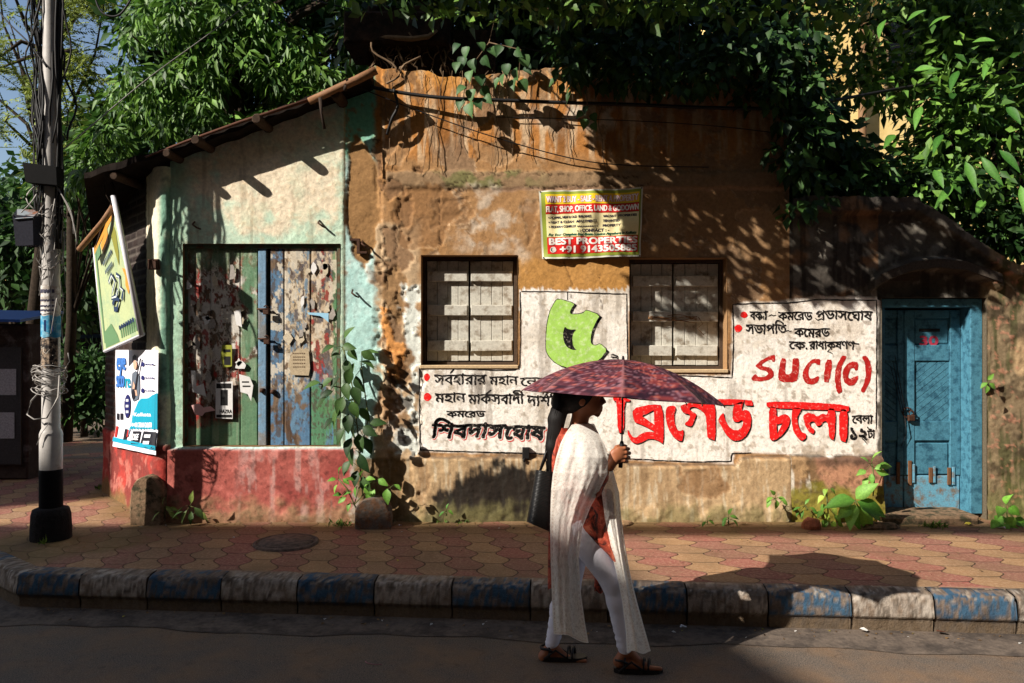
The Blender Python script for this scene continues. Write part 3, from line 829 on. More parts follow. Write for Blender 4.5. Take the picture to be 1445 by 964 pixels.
# small black lines, left panel
kL = Ink(on_wall(6.568, 580, 510, .0022))
kL.text('সবহারার', 215, 125, 695, 212, 5, ref=BN)
kL.stroke([(362, 112), (380, 92), (402, 68)], [10, 16, 8])
kL.text('মহান', 725, 140, 990, 216, 5, ref=BN)
kL.text('েনতা', 1012, 152, 1330, 226, 5, ref=BN)
kL.text('মহান', 220, 298, 505, 378, 6, ref=BN)
kL.text('মাকসবাদী', 530, 308, 1045, 392, 6, ref=BN)
kL.stroke([(690, 306), (712, 288), (742, 264)], [10, 16, 8])
kL.text('দাশিনক', 1075, 322, 1520, 412, 6, ref=BN)
kL.stroke([(1236, 322), (1256, 304), (1276, 280)], [10, 16, 8])
kL.text('কমেরড', 330, 462, 685, 516, 6, ref=BN)
kL.text('িশবদাস', 190, 588, 862, 706, 17, ref=BN, slant=.22)
kL.text('েঘাষ', 868, 604, 1236, 722, 17, ref=BN, slant=.12)
# thin brush outline of the panel
K1 = Ink(on_wall(1, 0, 0, .0023))
def line(pts, w):
    q = []
    for (a, b_) in zip(pts[:-1], pts[1:]):
        n = max(2, int(math.hypot(b_[0]-a[0], b_[1]-a[1])/6))
        for k in range(n):
            u = k/n; q.append((a[0]+(b_[0]-a[0])*u + random.uniform(-.35, .35), a[1]+(b_[1]-a[1])*u + random.uniform(-.35, .35)))
    q.append(pts[-1]); ws = [w*random.uniform(.7, 1.25) for _ in q]
    K1.stroke(q, ws)
line([(592, 519), (640, 520), (700, 523), (727, 522), (733, 518), (735, 480), (734, 412)], 1.4)
line([(592, 519), (592, 580), (593, 636)], 1.8); line([(593, 635), (640, 637), (720, 639), (780, 641)], 2.0)
line([(735, 411.5), (800, 412), (840, 414), (884, 415), (885, 470), (886, 528)], 1.6)
line([(888, 529), (960, 530), (1033, 533), (1035, 480), (1034, 430), (1060, 428), (1110, 428), (1150, 423), (1237, 424), (1237, 500), (1236, 606)], 1.7)
line([(880, 647), (935, 650), (986, 652), (1031, 651), (1033, 640), (1060, 639)], 1.8)
K1.text('২', 862, 500, 873, 506, .8, ref=BN)
# right panel lines
kR = Ink(on_wall(6.72, 1030, 410, .0022))
kR.text('বক', 190, 200, 306, 276, 6, ref=BN); kR.stroke([(286, 240), (262, 262), (278, 278), (302, 262), (318, 240), (318, 276)], 9)
kR.text('া', 318, 200, 360, 276, 6, ref=BN)
kR.stroke([(362, 244), (392, 230), (412, 240), (436, 232)], [6, 11, 10, 5])
kR.text('কমেরড', 455, 205, 780, 280, 6, ref=BN)
kR.text('পভাস', 815, 194, 1110, 276, 7, ref=BN); kR.stroke([(806, 262), (832, 282), (866, 268), (890, 284)], [6, 12, 12, 6])
kR.text('েঘাষ', 1110, 200, 1350, 284, 7, ref=BN)
kR.text('সভাপিত', 150, 326, 535, 410, 7, ref=BN)
kR.stroke([(528, 388), (552, 378), (566, 388), (584, 382)], [6, 11, 10, 5])
kR.text('কেমরড', 610, 362, 945, 440, 7, ref=BN)
kR.text('েক', 560, 488, 712, 556, 8, ref=BN); kR.disc(724, 550, 10)
kR.text('রাধাকষণণ', 750, 486, 1180, 556, 7, ref=BN); kR.stroke([(1170, 502), (1225, 508)], 13)
kR.stroke([(944, 556), (924, 580), (952, 586), (976, 604)], [8, 12, 10, 5])
kB = Ink(on_wall(6.026, 1050, 480, .0022))
kB.text('েবলা', 918, 642, 1094, 708, 6, ref=BN); kB.text('১২', 905, 748, 1044, 846, 12, ref='২'); kB.text('টা', 1048, 768, 1112, 832, 6, ref=BN)
kB.stroke([(1000, 835), (1020, 850), (1046, 886)], [10, 9, 3])

black_ink = []
for q in (kL, K1, kR, kB):
    n = len(black_ink); black_ink.append(q)
allk = Ink(None)
for q in black_ink:
    n = len(allk.v); allk.v += q.v; allk.f += [tuple(i+n for i in f) for f in q.f]
allk.build('black_lettering', M['black_wall'], wall)
# red hairline round the bold name, and the red bullets
kr = Ink(on_wall(6.568, 580, 510, .0010))
kr.text('িশবদাস', 198, 600, 872, 718, 24, ref=BN, slant=.22); kr.text('েঘাষ', 876, 616, 1246, 736, 24, ref=BN, slant=.12)
kw = Ink(on_wall(6.568, 580, 510, .0016))
kw.text('িশবদাস', 195, 596, 868, 714, 18, ref=BN, slant=.22); kw.text('েঘাষ', 873, 612, 1242, 731, 18, ref=BN, slant=.12)
kw.build('white_lettering_edge', plain('whitewash', (222, 214, 204), .9), wall)
kr.disc(147, 147, 28, 34); kr.disc(152, 330, 36, 36)
k2 = Ink(on_wall(6.72, 1030, 410, .0022)); k2.disc(132, 230, 34, 29); k2.disc(78, 360, 36, 36)
kr.v, kr.f = kr.v + k2.v, kr.f + [tuple(i+len(kr.v) for i in f) for f in k2.f]

BIG_A = [  # crop 7.225 from (860, 550)
 [(36, 72), (210, 95), (210, 120), (152, 118), (148, 440), (85, 440), (74, 122), (40, 110)],
 [(580, 180), (625, 160), (680, 172), (658, 255), (660, 330), (680, 385), (704, 420), (728, 418), (752, 404), (756, 440), (748, 500), (738, 525), (700, 520), (650, 480), (610, 420), (580, 330), (570, 260)],
 [(720, 165), (790, 140), (890, 120), (965, 120), (990, 125), (1080, 125), (1080, 515), (1050, 510), (998, 488), (994, 430), (985, 280), (960, 230), (905, 188), (860, 172), (825, 180), (815, 205), (850, 228), (886, 245), (880, 275), (850, 350), (830, 376), (768, 358), (770, 340), (800, 318), (822, 275), (815, 252), (770, 243), (735, 215)],
 [(1075, 95), (1300, 97), (1445, 108), (1452, 112), (1466, 160), (1445, 164), (1378, 158), (1380, 100), (1368, 112), (1360, 150), (1075, 155)],
 [(1262, 155), (1368, 112), (1342, 222), (1390, 203), (1428, 222), (1446, 290), (1440, 380), (1402, 460), (1348, 508), (1290, 522), (1235, 505), (1180, 450), (1140, 370), (1105, 310), (1130, 262), (1165, 230), (1175, 300), (1210, 370), (1258, 411), (1310, 414), (1350, 385), (1366, 332), (1350, 306), (1310, 330), (1266, 322), (1250, 280)],
]
BRA = ([(232, 190), (440, 148), (545, 158), (555, 560), (490, 515), (440, 500), (390, 502), (330, 535), (280, 552), (240, 540), (205, 500), (183, 440), (185, 400), (205, 440), (235, 484), (272, 490), (312, 455), (370, 430), (420, 428), (462, 436), (440, 414), (340, 362), (247, 328)], [[(332, 269), (452, 208), (459, 360)]])
BIG_B = [  # crop 6.026 from (1050, 480)
 [(190, 520), (540, 528), (890, 553), (895, 610), (800, 600), (600, 590), (480, 588), (415, 584), (270, 578), (190, 570)],
 [(410, 575), (492, 582), (456, 640), (450, 690), (465, 740), (490, 788), (527, 797), (525, 830), (500, 856), (460, 840), (422, 780), (402, 700), (403, 640)],
 [(500, 640), (540, 617), (582, 625), (622, 652), (662, 625), (705, 637), (714, 580), (777, 585), (768, 856), (722, 832), (716, 720), (700, 690), (670, 690), (650, 725), (620, 736), (590, 688), (556, 700), (566, 740), (600, 763), (586, 800), (550, 780), (515, 720)],
 [(808, 590), (882, 590), (875, 870), (808, 850)],
]
CHA = ([(210, 565), (272, 570), (275, 660), (342, 626), (376, 640), (390, 680), (370, 750), (322, 810), (256, 856), (220, 846), (212, 780)], [[(276, 716), (326, 706), (280, 802)]])
def smooth_poly(p, it=1):
    """round the corners of a hand-traced outline a little"""
    for _ in range(it):
        q = []
        for i in range(len(p)):
            a, b_ = p[i], p[(i+1) % len(p)]
            q += [(a[0]*.8+b_[0]*.2, a[1]*.8+b_[1]*.2), (a[0]*.2+b_[0]*.8, a[1]*.2+b_[1]*.8)]
        p = q
    return p
def rough(p, step, amp, seed):
    """an unsteady brush edge"""
    q = []
    for i in range(len(p)):
        a, b_ = p[i], p[(i+1) % len(p)]; n = max(1, int(math.hypot(b_[0]-a[0], b_[1]-a[1])/step))
        for k in range(n): q.append((a[0]+(b_[0]-a[0])*k/n, a[1]+(b_[1]-a[1])*k/n))
    x = np.array([v[0] for v in q]); y = np.array([v[1] for v in q])
    dx = (fbm(x, y, step*2.2, 3, seed)-.5)*2*amp; dy = (fbm(x+777, y, step*2.2, 3, seed+3)-.5)*2*amp
    return list(zip((x+dx).tolist(), (y+dy).tolist()))
def extrude_ink(ink, p, sx, sy):
    n = len(p); ink.poly([(x+sx, y+sy) for x, y in p])
    for i in range(n):
        a, b_ = p[i], p[(i+1) % n]
        ink.poly([a, b_, (b_[0]+sx, b_[1]+sy), (a[0]+sx, a[1]+sy)])
bigA, bigB = Ink(on_wall(7.225, 860, 550, .0026)), Ink(on_wall(6.026, 1050, 480, .0026))
shA, shB = Ink(on_wall(7.225, 860, 550, .0018)), Ink(on_wall(6.026, 1050, 480, .0018))
for p in BIG_A: p = smooth_poly(p); bigA.poly(p); extrude_ink(shA, p, 9, 13)
o_, h_ = BRA; bigA.poly(smooth_poly(o_), h_); 
for i in range(4): shA.poly([(x+i*3, y+i*4) for x, y in smooth_poly(o_)], [[(x+i*3, y+i*4) for x, y in h_[0]]])
for p in BIG_B: p = smooth_poly(p); bigB.poly(p); extrude_ink(shB, p, 10, 11)
o_, h_ = CHA; bigB.poly(smooth_poly(o_), h_)
for i in range(4): shB.poly([(x+i*3.2, y+i*3.6) for x, y in smooth_poly(o_)], [[(x+i*3.2, y+i*3.6) for x, y in h_[0]]])
for a_, b_ in ((bigA, bigB), (shA, shB)):
    n = len(a_.v); a_.v += b_.v; a_.f += [tuple(i+n for i in f) for f in b_.f]
for (fn_, p, h) in [(on_wall(7.225, 860, 550, .0026), p, []) for p in BIG_A]+[(on_wall(7.225, 860, 550, .0026), BRA[0], BRA[1])]+[(on_wall(6.026, 1050, 480, .0026), p, []) for p in BIG_B]+[(on_wall(6.026, 1050, 480, .0026), CHA[0], CHA[1])]:
    q = Ink(fn_); q.poly(rough(smooth_poly(p), 9, 5, 5), [rough(k_, 9, 4, 7) for k_ in h]); q.build('red_letter', M['red_wall'], wall)
kr.build('red_brush_marks', M['red_wall'], wall)
shA.build('red_lettering_shadow_line', M['black_wall'], wall)

SUCI = [[(240, 125), (262, 125), (265, 185), (240, 188), (235, 165), (195, 175), (150, 210), (160, 225), (220, 230), (255, 270), (250, 315), (205, 340), (130, 350), (75, 345), (58, 322), (95, 288), (110, 300), (120, 315), (170, 312), (205, 290), (195, 265), (130, 250), (97, 225), (100, 210), (170, 155)],
 [(310, 152), (360, 155), (345, 260), (355, 290), (380, 292), (405, 270), (410, 190), (415, 155), (470, 155), (460, 320), (440, 355), (345, 360), (300, 345), (288, 310)],
 [(650, 160), (648, 210), (622, 215), (605, 195), (580, 195), (550, 240), (545, 300), (560, 325), (590, 325), (632, 300), (638, 335), (610, 370), (565, 380), (520, 365), (497, 320), (500, 260), (535, 200), (590, 160)],
 [(695, 165), (752, 165), (725, 358), (672, 358)],
 [(830, 130), (875, 135), (830, 220), (818, 320), (825, 400), (838, 440), (800, 462), (785, 430), (770, 340), (775, 240)],
 [(970, 190), (968, 255), (945, 260), (930, 235), (905, 240), (885, 290), (885, 320), (905, 330), (940, 310), (970, 300), (965, 340), (935, 385), (895, 388), (850, 355), (835, 300), (845, 240), (885, 195), (930, 180)],
 [(1000, 140), (1040, 132), (1075, 190), (1085, 270), (1065, 370), (1015, 452), (985, 430), (1020, 370), (1035, 290), (1030, 210)]]
ks = Ink(on_wall(6.026, 1050, 480, .0022))
for p in SUCI:
    ks = Ink(on_wall(6.026, 1050, 480, .0022)); ks.poly(rough(smooth_poly(p), 9, 5, 9)); ks.build('crimson_letter', M['crimson_wall'], wall)
FIVE = [(285, 125), (470, 180), (440, 222), (415, 270), (430, 298), (500, 298), (560, 285), (600, 250), (745, 310), (700, 380), (660, 470), (640, 570), (650, 625), (700, 640), (745, 615), (825, 685), (745, 790), (640, 845), (520, 878), (400, 880), (300, 850), (230, 800), (180, 740), (160, 690), (158, 560), (170, 400), (200, 270), (240, 190)]
kg = Ink(on_wall(7.714, 750, 405, .0026)); kg.poly(rough(smooth_poly(FIVE), 12, 3, 11)); kg.build('green_numeral', M['green_wall'], wall)
kh = Ink(on_wall(7.714, 750, 405, .0034))
kh.poly(smooth_poly([(360, 430), (390, 455), (430, 465), (490, 462), (455, 500), (442, 560), (450, 630), (470, 670), (495, 685), (440, 685), (380, 650), (350, 590), (340, 510)]))
kh.build('green_numeral_eye', M['black_wall'], wall)
kd = Ink(on_wall(7.714, 750, 405, .0018))
extrude_ink(kd, FIVE, 24, 20)
kd.stroke(rough(smooth_poly(FIVE), 12, 3, 12), 15, True)
kd.stroke([(392, 50), (392, 140)], 9); kd.stroke([(862, 740), (905, 738), (930, 752), (950, 768)], [10, 12, 10, 6]); kd.stroke([(880, 775), (930, 768)], 8)
kd.build('green_numeral_shadow_line', M['black_wall'], wall)
Ink.hand = 0.0
# drain spout through the plinth
dr = MB(); dr.box((P(737, 0).x, YW-.045, P(0, 647).z), (P(747, 0).x, YW+.02, P(0, 631).z), bev=.006)
dr.tube([P(739, 646)+Vector((0, -.05, 0)), P(740, 651)+Vector((0, -.045, 0))], [.012, .008], 6)
dr.build('drain_spout', M['black'], house)

# ------------------------------------------------------------------ shop door leaves
def leaf_paint(X, Y):
    n = fbm(X, Y, 26, 5, 101); m = fbm(X, Y, 6, 5, 102, sy=2.4); s = fbm(X, Y, 2.6, 4, 103, sy=2.0); v = fbm(X, Y, 7, 4, 104, sy=10)
    w = n-.5
    wood = mix(np.zeros(X.shape+(3,)) + lin(112, 92, 74), lin(78, 58, 44), sstep(.45, .65, v))
    left = mix(wood, lin(122, 70, 56), sstep(.44, .54, m*.6+n*.4)*.85)
    left = mix(left, lin(212, 202, 186), sstep(.485, .55, m*.5+s*.5)*sstep(570, 540, Y+w*60)*.9)
    left = mix(left, lin(70, 60, 50), sstep(.53, .60, s*.7+v*.3)*.85); left = mix(left, lin(206, 200, 190), sstep(.53, .57, fbm(X, Y, 10, 5, 141, sy=1.6))*sstep(575, 545, Y+w*60)*sstep(375, 400, Y+w*40)*.9)
    left = mix(left, lin(150, 44, 40), sstep(.62, .67, fbm(X, Y, 8, 5, 111, sy=2.2))*.85)
    gl = np.maximum(sstep(586, 604, Y+w*40), sstep(338, 346, X+w*24)*sstep(362, 372, 372+0*Y)*sstep(.42, .56, n+.12))
    gl = np.maximum(gl, sstep(392, 352, Y + w*70)*.7)
    left = mix(left, mix(np.zeros(X.shape+(3,)) + lin(92, 132, 100), lin(128, 152, 122), sstep(.5, .7, v)), gl*.88)
    right = mix(wood, lin(84, 118, 148), sstep(.36, .48, n*.6+m*.4)*np.maximum(sstep(404, 398, X), sstep(520, 556, Y+w*70)*.95 + .25)*.95)
    mid = (X > 400)*(X < 439)
    right = mix(right, lin(196, 176, 146), mid*sstep(552, 524, Y+w*60)*sstep(.42, .52, m*.6+s*.4)*.9)
    right = mix(right, lin(96, 128, 152), mid*sstep(.56, .64, m)*.85)
    rr = (X >= 439)
    right = mix(right, lin(190, 168, 140), rr*sstep(540, 500, Y+w*60)*sstep(.46, .54, m)*.9)
    right = mix(right, lin(146, 54, 48), rr*sstep(.57, .62, fbm(X, Y, 7, 5, 121, sy=2.0))*sstep(560, 520, Y)*.9)
    right = mix(right, lin(84, 130, 88), rr*np.maximum(sstep(536, 560, Y+w*50), sstep(468, 472, X+w*6))*sstep(.34, .46, v+.08)*.9)
    right = mix(right, lin(80, 68, 58), sstep(.55, .62, s*.7+v*.3)*.75); right = mix(right, lin(206, 194, 174), sstep(.56, .60, fbm(X, Y, 9, 5, 151, sy=1.6))*sstep(560, 520, Y+w*60)*.8)
    c = np.where((X < 372)[..., None], left, right)
    stile = (X > 364.5)*(X < 377)
    c = mix(c, mix(np.zeros(X.shape+(3,)) + lin(110, 140, 164), lin(128, 116, 100), sstep(.5, .64, n)*.7), stile*1.0)
    return np.clip(c, 0, 1)
PLANKS = [297.5, 339, 364.3, 401, 438.6]
def leaf_disp(X, Y):
    m = fbm(X, Y, 9, 4, 102); v = fbm(X, Y, 5, 4, 131, sy=12)
    d = (m-.5)*.004 + (v-.5)*.003
    for p in PLANKS: d = d - .012*sstep(1.1, .2, np.abs(X-p))
    return d + .012*(X > 364.5)*(X < 377)
M['shop_door'] = pmat('peeling_door_paint', None, .8, .2, 60, .24, .5, 110, .003)
lf = wall_sheet('door', 261, 377, 348, 628, 1, leaf_paint, leaf_disp, house, M['shop_door'], Yp=YW+.055)
rf = wall_sheet('door', 382, 475, 348, 628, 1, leaf_paint, leaf_disp, house, M['shop_door'], Yp=YW+.045)
b = MB()
b.box((P(377, 0).x, YW+.075, P(0, 628).z), (P(382.5, 0).x, YW+.09, P(0, 348).z)); b.build('door_gap_shade', M['gap_shade'], house)  # near-black strip paints the shade in the gap between the leaves
fb = MB(); A = P(258, 344); C_ = P(480, 630)
fb.box((A.x, YW+.03, A.z-.038), (C_.x, YW+.12, A.z-.001)); fb.box((C_.x-.032, YW+.022, C_.z), (C_.x-.001, YW+.12, A.z-.039)); fb.box((A.x+.001, YW+.032, C_.z), (A.x+.025, YW+.12, A.z-.039))
fb.box((A.x+.03, YW+.1, C_.z), (C_.x-.035, YW+.12, A.z-.04))
fb.build('door_frame', pmat('green_door_frame', lin(84, 104, 84), .8, .2, 40, .3, .4, 80, .003, second=lin(98, 76, 58), sscale=14), house)
def at_door(u, v, l): return P(u, v, YW+.04) + Vector((0, -.012-l, 0))
pb = MB()
for (px, py, yy) in ((371, 436, .03), (372, 478, .03)):
    c = P(px, py, YW+.0)
    pb.tube([c+Vector((-.06, .03, .0)), c+Vector((.05, .02, .0))], .009, 6)
    pb.tube([c+Vector((.012, -.005, .02)), c+Vector((.03, -.02, .03)), c+Vector((.05, -.005, .015)), c+Vector((.05, -.005, -.015))], .006, 6)
    pb.box(c+Vector((.005, -.02, -.05)), c+Vector((.055, .005, -.008)), bev=.005)
pb.build('padlock', M['iron'], lf)
kb = MB()
for (px, py) in ((370, 551), (385, 553)):
    c = P(px, py, YW+.03); kb.lathe((0, 0, 0), [(.001, -.02), (.02, -.018), (.024, 0), (.02, .018), (.001, .02)], 10)
    n0 = len(kb.v)-50; kb.v[n0:] = [(c.x+x, c.y+y, c.z+z) for x, y, z in kb.v[n0:]]
kb.build('door_knob', M['iron'], rf)
def scrap(poly, mat, par, inks=(), lab=None, fn=at_door):
    k = Ink(fn); k.poly(poly); o = k.build('torn_poster', mat, par)
    if lab: o['label'] = lab
    for rects, m in inks:
        q = Ink(lambda u, v, l: fn(u, v, l+.0012))
        for r in rects:
            if len(r) == 4: q.rect(*r)
            else: q.text(*r)
        q.build('poster_print', m, par)
wht = M['paper']; blk = M['black']
scrap([(305, 540), (329, 538), (329, 591), (305, 590)], wht, lf, [([(306, 541, 327, 548), (312, 550, 322, 572), ('HAZRA', 311, 578, 328, 583, .4), (306, 585, 328, 589)], blk)], 'white poster with a dark photo and black print')
scrap([(314, 487), (328, 487), (328, 517), (316, 519), (312, 505)], plain('yellow_green_paper', (148, 150, 52), .8), lf, [([(316, 493, 326, 497), (317, 503, 326, 515)], blk)], 'yellow green paper scrap')
scrap([(271, 572), (281, 569), (288, 575), (298, 573), (305, 579), (290, 582), (286, 587), (276, 585)], plain('pink_torn_paper', (224, 176, 172), .8), lf, [], 'pinkish torn paper curl')
scrap([(338, 528), (353, 532), (358, 544), (355, 566), (350, 556), (340, 553)], wht, lf, [([(342, 538, 352, 540), (343, 544, 354, 546)], blk)])
scrap([(270, 523), (277, 523), (278, 545), (288, 541), (292, 560), (273, 553)], wht, lf)
scrap([(420, 492), (436, 493), (438, 520), (436, 530), (412, 529), (408, 516), (410, 504)], plain('tan_paper', (176, 158, 130), .85, vary=.3), rf, [([(414+i*3, y, 416+i*3, y+1.6) for y in (498, 503, 507, 512, 517) for i in range(6)], plain('faded_print', (110, 90, 70), .9))], 'eight sided tan paper with faded print')
scrap([(434, 441), (464, 442), (464, 455), (457, 449), (452, 446), (436, 444)], plain('blue_white_paper', (150, 196, 222), .8), rf, [], 'blue and white strip of a torn poster')
scrap([(331, 440), (340, 436), (342, 462), (334, 458)], wht, lf)

rs = random.Random(31)
for (x0, x1, y0, y1, cnt, par) in ((264, 360, 385, 560, 20, lf), (386, 470, 370, 520, 12, rf)):
    for i in range(cnt):
        cx0, cy0 = rs.uniform(x0, x1), rs.uniform(y0, y1); rx, ry = rs.uniform(3, 9), rs.uniform(3, 13); nn = rs.randrange(7, 12)
        pts = [(min(max(cx0+rx*math.cos(2*math.pi*k/nn)*rs.uniform(.35, 1.15), x0), x1+4), cy0+ry*math.sin(2*math.pi*k/nn)*rs.uniform(.35, 1.15)) for k in range(nn)]
        scrap(pts, rs.choice((wht, plain('aged_paper', (196, 182, 158), .85, vary=.3), plain('grey_paper', (158, 150, 142), .85, vary=.3))), par, fn=lambda u, v, l: P(u, v, YW+.04) + Vector((0, -.0085-l, 0)))

# ------------------------------------------------------------------ roof of the shop
YR = YW - .20
rv_ = []; rf_ = []
nX, nY = 46, 10
for i in range(nX):
    u = i/(nX-1)
    for j in range(nY):
        t_ = j/(nY-1)
        Xl = -3.66 - 1.5*t_; X = Xl + (-1.22-Xl)*u; Yy = YR + 2.9*t_ + .004*math.sin(i*2.1)*(j == 0)
        rv_.append((X, Yy, roof_z(X) - .008*math.sin(i*1.37)*(j < 2) - .05*math.sin(u*3.1)*(1-t_)))
n = len(rv_)
top_ = [(x, y, z+.055+.006*math.sin(x*9)) for x, y, z in rv_]
g = lambda i, j: i*nY+j
for i in range(nX-1):
    for j in range(nY-1):
        rf_.append((g(i, j), g(i, j+1), g(i+1, j+1), g(i+1, j))); rf_.append((n+g(i, j), n+g(i+1, j), n+g(i+1, j+1), n+g(i, j+1)))
    rf_.append((g(i, 0), g(i+1, 0), n+g(i+1, 0), n+g(i, 0))); rf_.append((g(i, nY-1), n+g(i, nY-1), n+g(i+1, nY-1), g(i+1, nY-1)))
for j in range(nY-1):
    rf_.append((g(0, j), n+g(0, j), n+g(0, j+1), g(0, j+1))); rf_.append((g(nX-1, j), g(nX-1, j+1), n+g(nX-1, j+1), n+g(nX-1, j)))
b = MB(); b.add(rv_+top_, rf_); roof = b.build('roof', M['tile_roof'], house)
for X, out, rr in ((-3.42, .16, .04), (-2.93, .24, .038), (-2.66, .30, .042), (-2.15, .29, .045), (-1.50, .24, .05)):
    b = MB(); z = roof_z(X)-.05
    b.tube([(X, YW-out-.02, z-.004), (X, YW-out, z), (X+.01, YW+.4, z+.01), (X, YW+1.2, z)], [rr*.75, rr, rr*.95, rr], 9)
    b.build('purlin', pmat('purlin_wood', lin(70, 54, 42), .85, .2, 24, .4, .6, 50, .005), roof)
b = MB(); p0 = P(300, 188, YR-.04); p1 = P(432, 143, YR-.05); p2 = P(531, 99, YR-.06)
b.tube([P(436, 143, YR-.05), P(470, 128, YR-.055), P(505, 112, YR-.055), p2], [.03, .034, .036, .036], 10); b.build('bamboo_pole', M['pale_wood'], roof)
b = MB(); b.tube([P(205, 222, YR-.02), P(262, 200, YR-.02), P(340, 172, YR-.025), P(436, 141, YR-.03)], [.008, .012, .014, .016], 6); b.build('verge_batten', pmat('verge_wood', lin(84, 52, 38), .85), roof)
b = MB()
for (x0, y0, x1, y1) in ((452, 138, 458, 182), (487, 128, 490, 112)):
    b.tube([P(x0, y0, YR-.08), P((x0+x1)/2-1.5, (y0+y1)/2, YR-.085), P(x1, y1, YR-.08)], [.018, .011, .014], 6)
b.build('hanging_rope', M['dark_wood'], roof)
b = MB()
for (px, py) in ((278, 318), (454, 316), (515, 345), (501, 414)):
    c = P(px, py); b.tube([c+Vector((-.02, .0, .03)), c+Vector((-.018, -.05, .0)), c+Vector((.02, -.055, -.03)), c+Vector((.035, -.01, -.035))], .008, 6)
b.build('wall_hook', M['iron'], house)
b = MB()
b.prism([(P(x, 0).x, P(0, y).z) for x, y in ((494, 337), (508, 337), (508, 355), (518, 355), (518, 358), (504, 358), (504, 340), (494, 340))], YW-.02, YW+.02)
b.build('iron_bracket', M['iron'], house)

# ------------------------------------------------------------------ rounded corner and side wall on the lane
PATH = [(-3.012, YW+.0), (-3.03, YW-.03), (-3.07, YW-.04), (-3.12, YW-.025), (-3.19, YW+.04), (-3.27, YW+.14), (-4.34, 7.93), (-4.40, 8.10), (-4.2, 9.6)]
def path_pt(s):
    for (a, b_) in zip(PATH[:-1], PATH[1:]):
        L = math.hypot(b_[0]-a[0], b_[1]-a[1])
        if s <= L: 
            u = s/L; return a[0]+(b_[0]-a[0])*u, a[1]+(b_[1]-a[1])*u, (b_[1]-a[1])/L, -(b_[0]-a[0])/L
        s -= L
    return (*PATH[-1], 0, -1)
def side_wall():
    S = np.concatenate([np.arange(0, .5, .014), np.arange(.5, 2.1, .03), np.linspace(2.1, 3.6, 20)])
    zs = np.arange(PAVE-.1, EYE+1.6, .016)
    pp = np.array([path_pt(s) for s in S])
    SS, ZZ = np.meshgrid(S, zs, indexing='ij')
    n = fbm(SS*100, ZZ*100, 30, 5, 201); m = fbm(SS*100, ZZ*100, 9, 4, 202); v = fbm(SS*100, ZZ*100, 6, 4, 203, sy=9)
    c = np.zeros(SS.shape+(3,)) + lin(214, 202, 172)
    c = mix(c, lin(112, 168, 138), sstep(.13, .07, SS + (n-.5)*.05)*.85)
    c = mix(c, lin(236, 218, 180), sstep(.5, .7, n)*.6); c = mix(c, lin(150, 128, 100), sstep(.60, .72, v)*.6)
    c = mix(c, lin(70, 96, 84), sstep(.6, .72, m)*sstep(.16, .08, SS)*.5)
    rowi = np.floor(ZZ/.075); bx = SS/.22 + .5*(rowi % 2)
    mort = np.minimum(np.minimum(bx % 1, 1-bx % 1)*.22, np.minimum(ZZ/.075 % 1, 1-ZZ/.075 % 1)*.075)
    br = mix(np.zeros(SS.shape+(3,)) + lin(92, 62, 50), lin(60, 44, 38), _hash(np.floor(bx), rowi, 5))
    br = mix(br, lin(36, 30, 27), sstep(EYE-.45, EYE+.15, ZZ+(n-.5)*.5)*.85); br = mix(br, lin(92, 82, 72), sstep(.012, .006, mort)); br = mix(br, lin(58, 50, 44), sstep(.5, .7, n)*.6)  # upper bricks fade to near-black: eave shade painted into their colour
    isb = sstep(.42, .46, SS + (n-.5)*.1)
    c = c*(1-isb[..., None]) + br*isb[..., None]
    z1 = EYE - .86 + (n-.5)*.06
    rp = sstep(.02, -.02, ZZ-z1)
    red = mix(np.zeros(SS.shape+(3,)) + lin(166, 60, 50), lin(124, 56, 48), sstep(.45, .6, n)); red = mix(red, lin(186, 116, 98), sstep(.58, .7, m)*.6)
    red = mix(red, lin(112, 96, 56), sstep(.18, .04, ZZ-PAVE+(n-.5)*.3)*.8)
    c = c*(1-rp[..., None]) + red*rp[..., None]
    d = (n-.5)*.02 + (m-.5)*.01 - isb*(1-rp)*sstep(.012, .005, mort)*.01 + rp*.022*sstep(0, .02, SS) + .012*sstep(.3, .0, ZZ-PAVE)
    X = pp[:, 0][:, None] - pp[:, 2][:, None]*d; Y = pp[:, 1][:, None] - pp[:, 3][:, None]*d
    idx = np.arange(SS.size).reshape(SS.shape)
    F = np.stack([idx[:-1, :-1], idx[:-1, 1:], idx[1:, 1:], idx[1:, :-1]], -1).reshape(-1, 4)[:, ::-1]
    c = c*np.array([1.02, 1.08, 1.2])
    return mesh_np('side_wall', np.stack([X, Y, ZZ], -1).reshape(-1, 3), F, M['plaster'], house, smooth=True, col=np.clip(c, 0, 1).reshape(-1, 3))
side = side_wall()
b = MB(); c = P(213, 372, YW-.09)
b.box((c.x-.03, c.y, c.z-.05), (c.x+.05, c.y+.06, c.z+.04), bev=.008); b.tube([c+Vector((.03, -.01, .03)), c+Vector((.08, -.03, .03)), c+Vector((.085, -.03, -.05))], .01, 6)
b.build('meter_bracket', M['iron'], side)

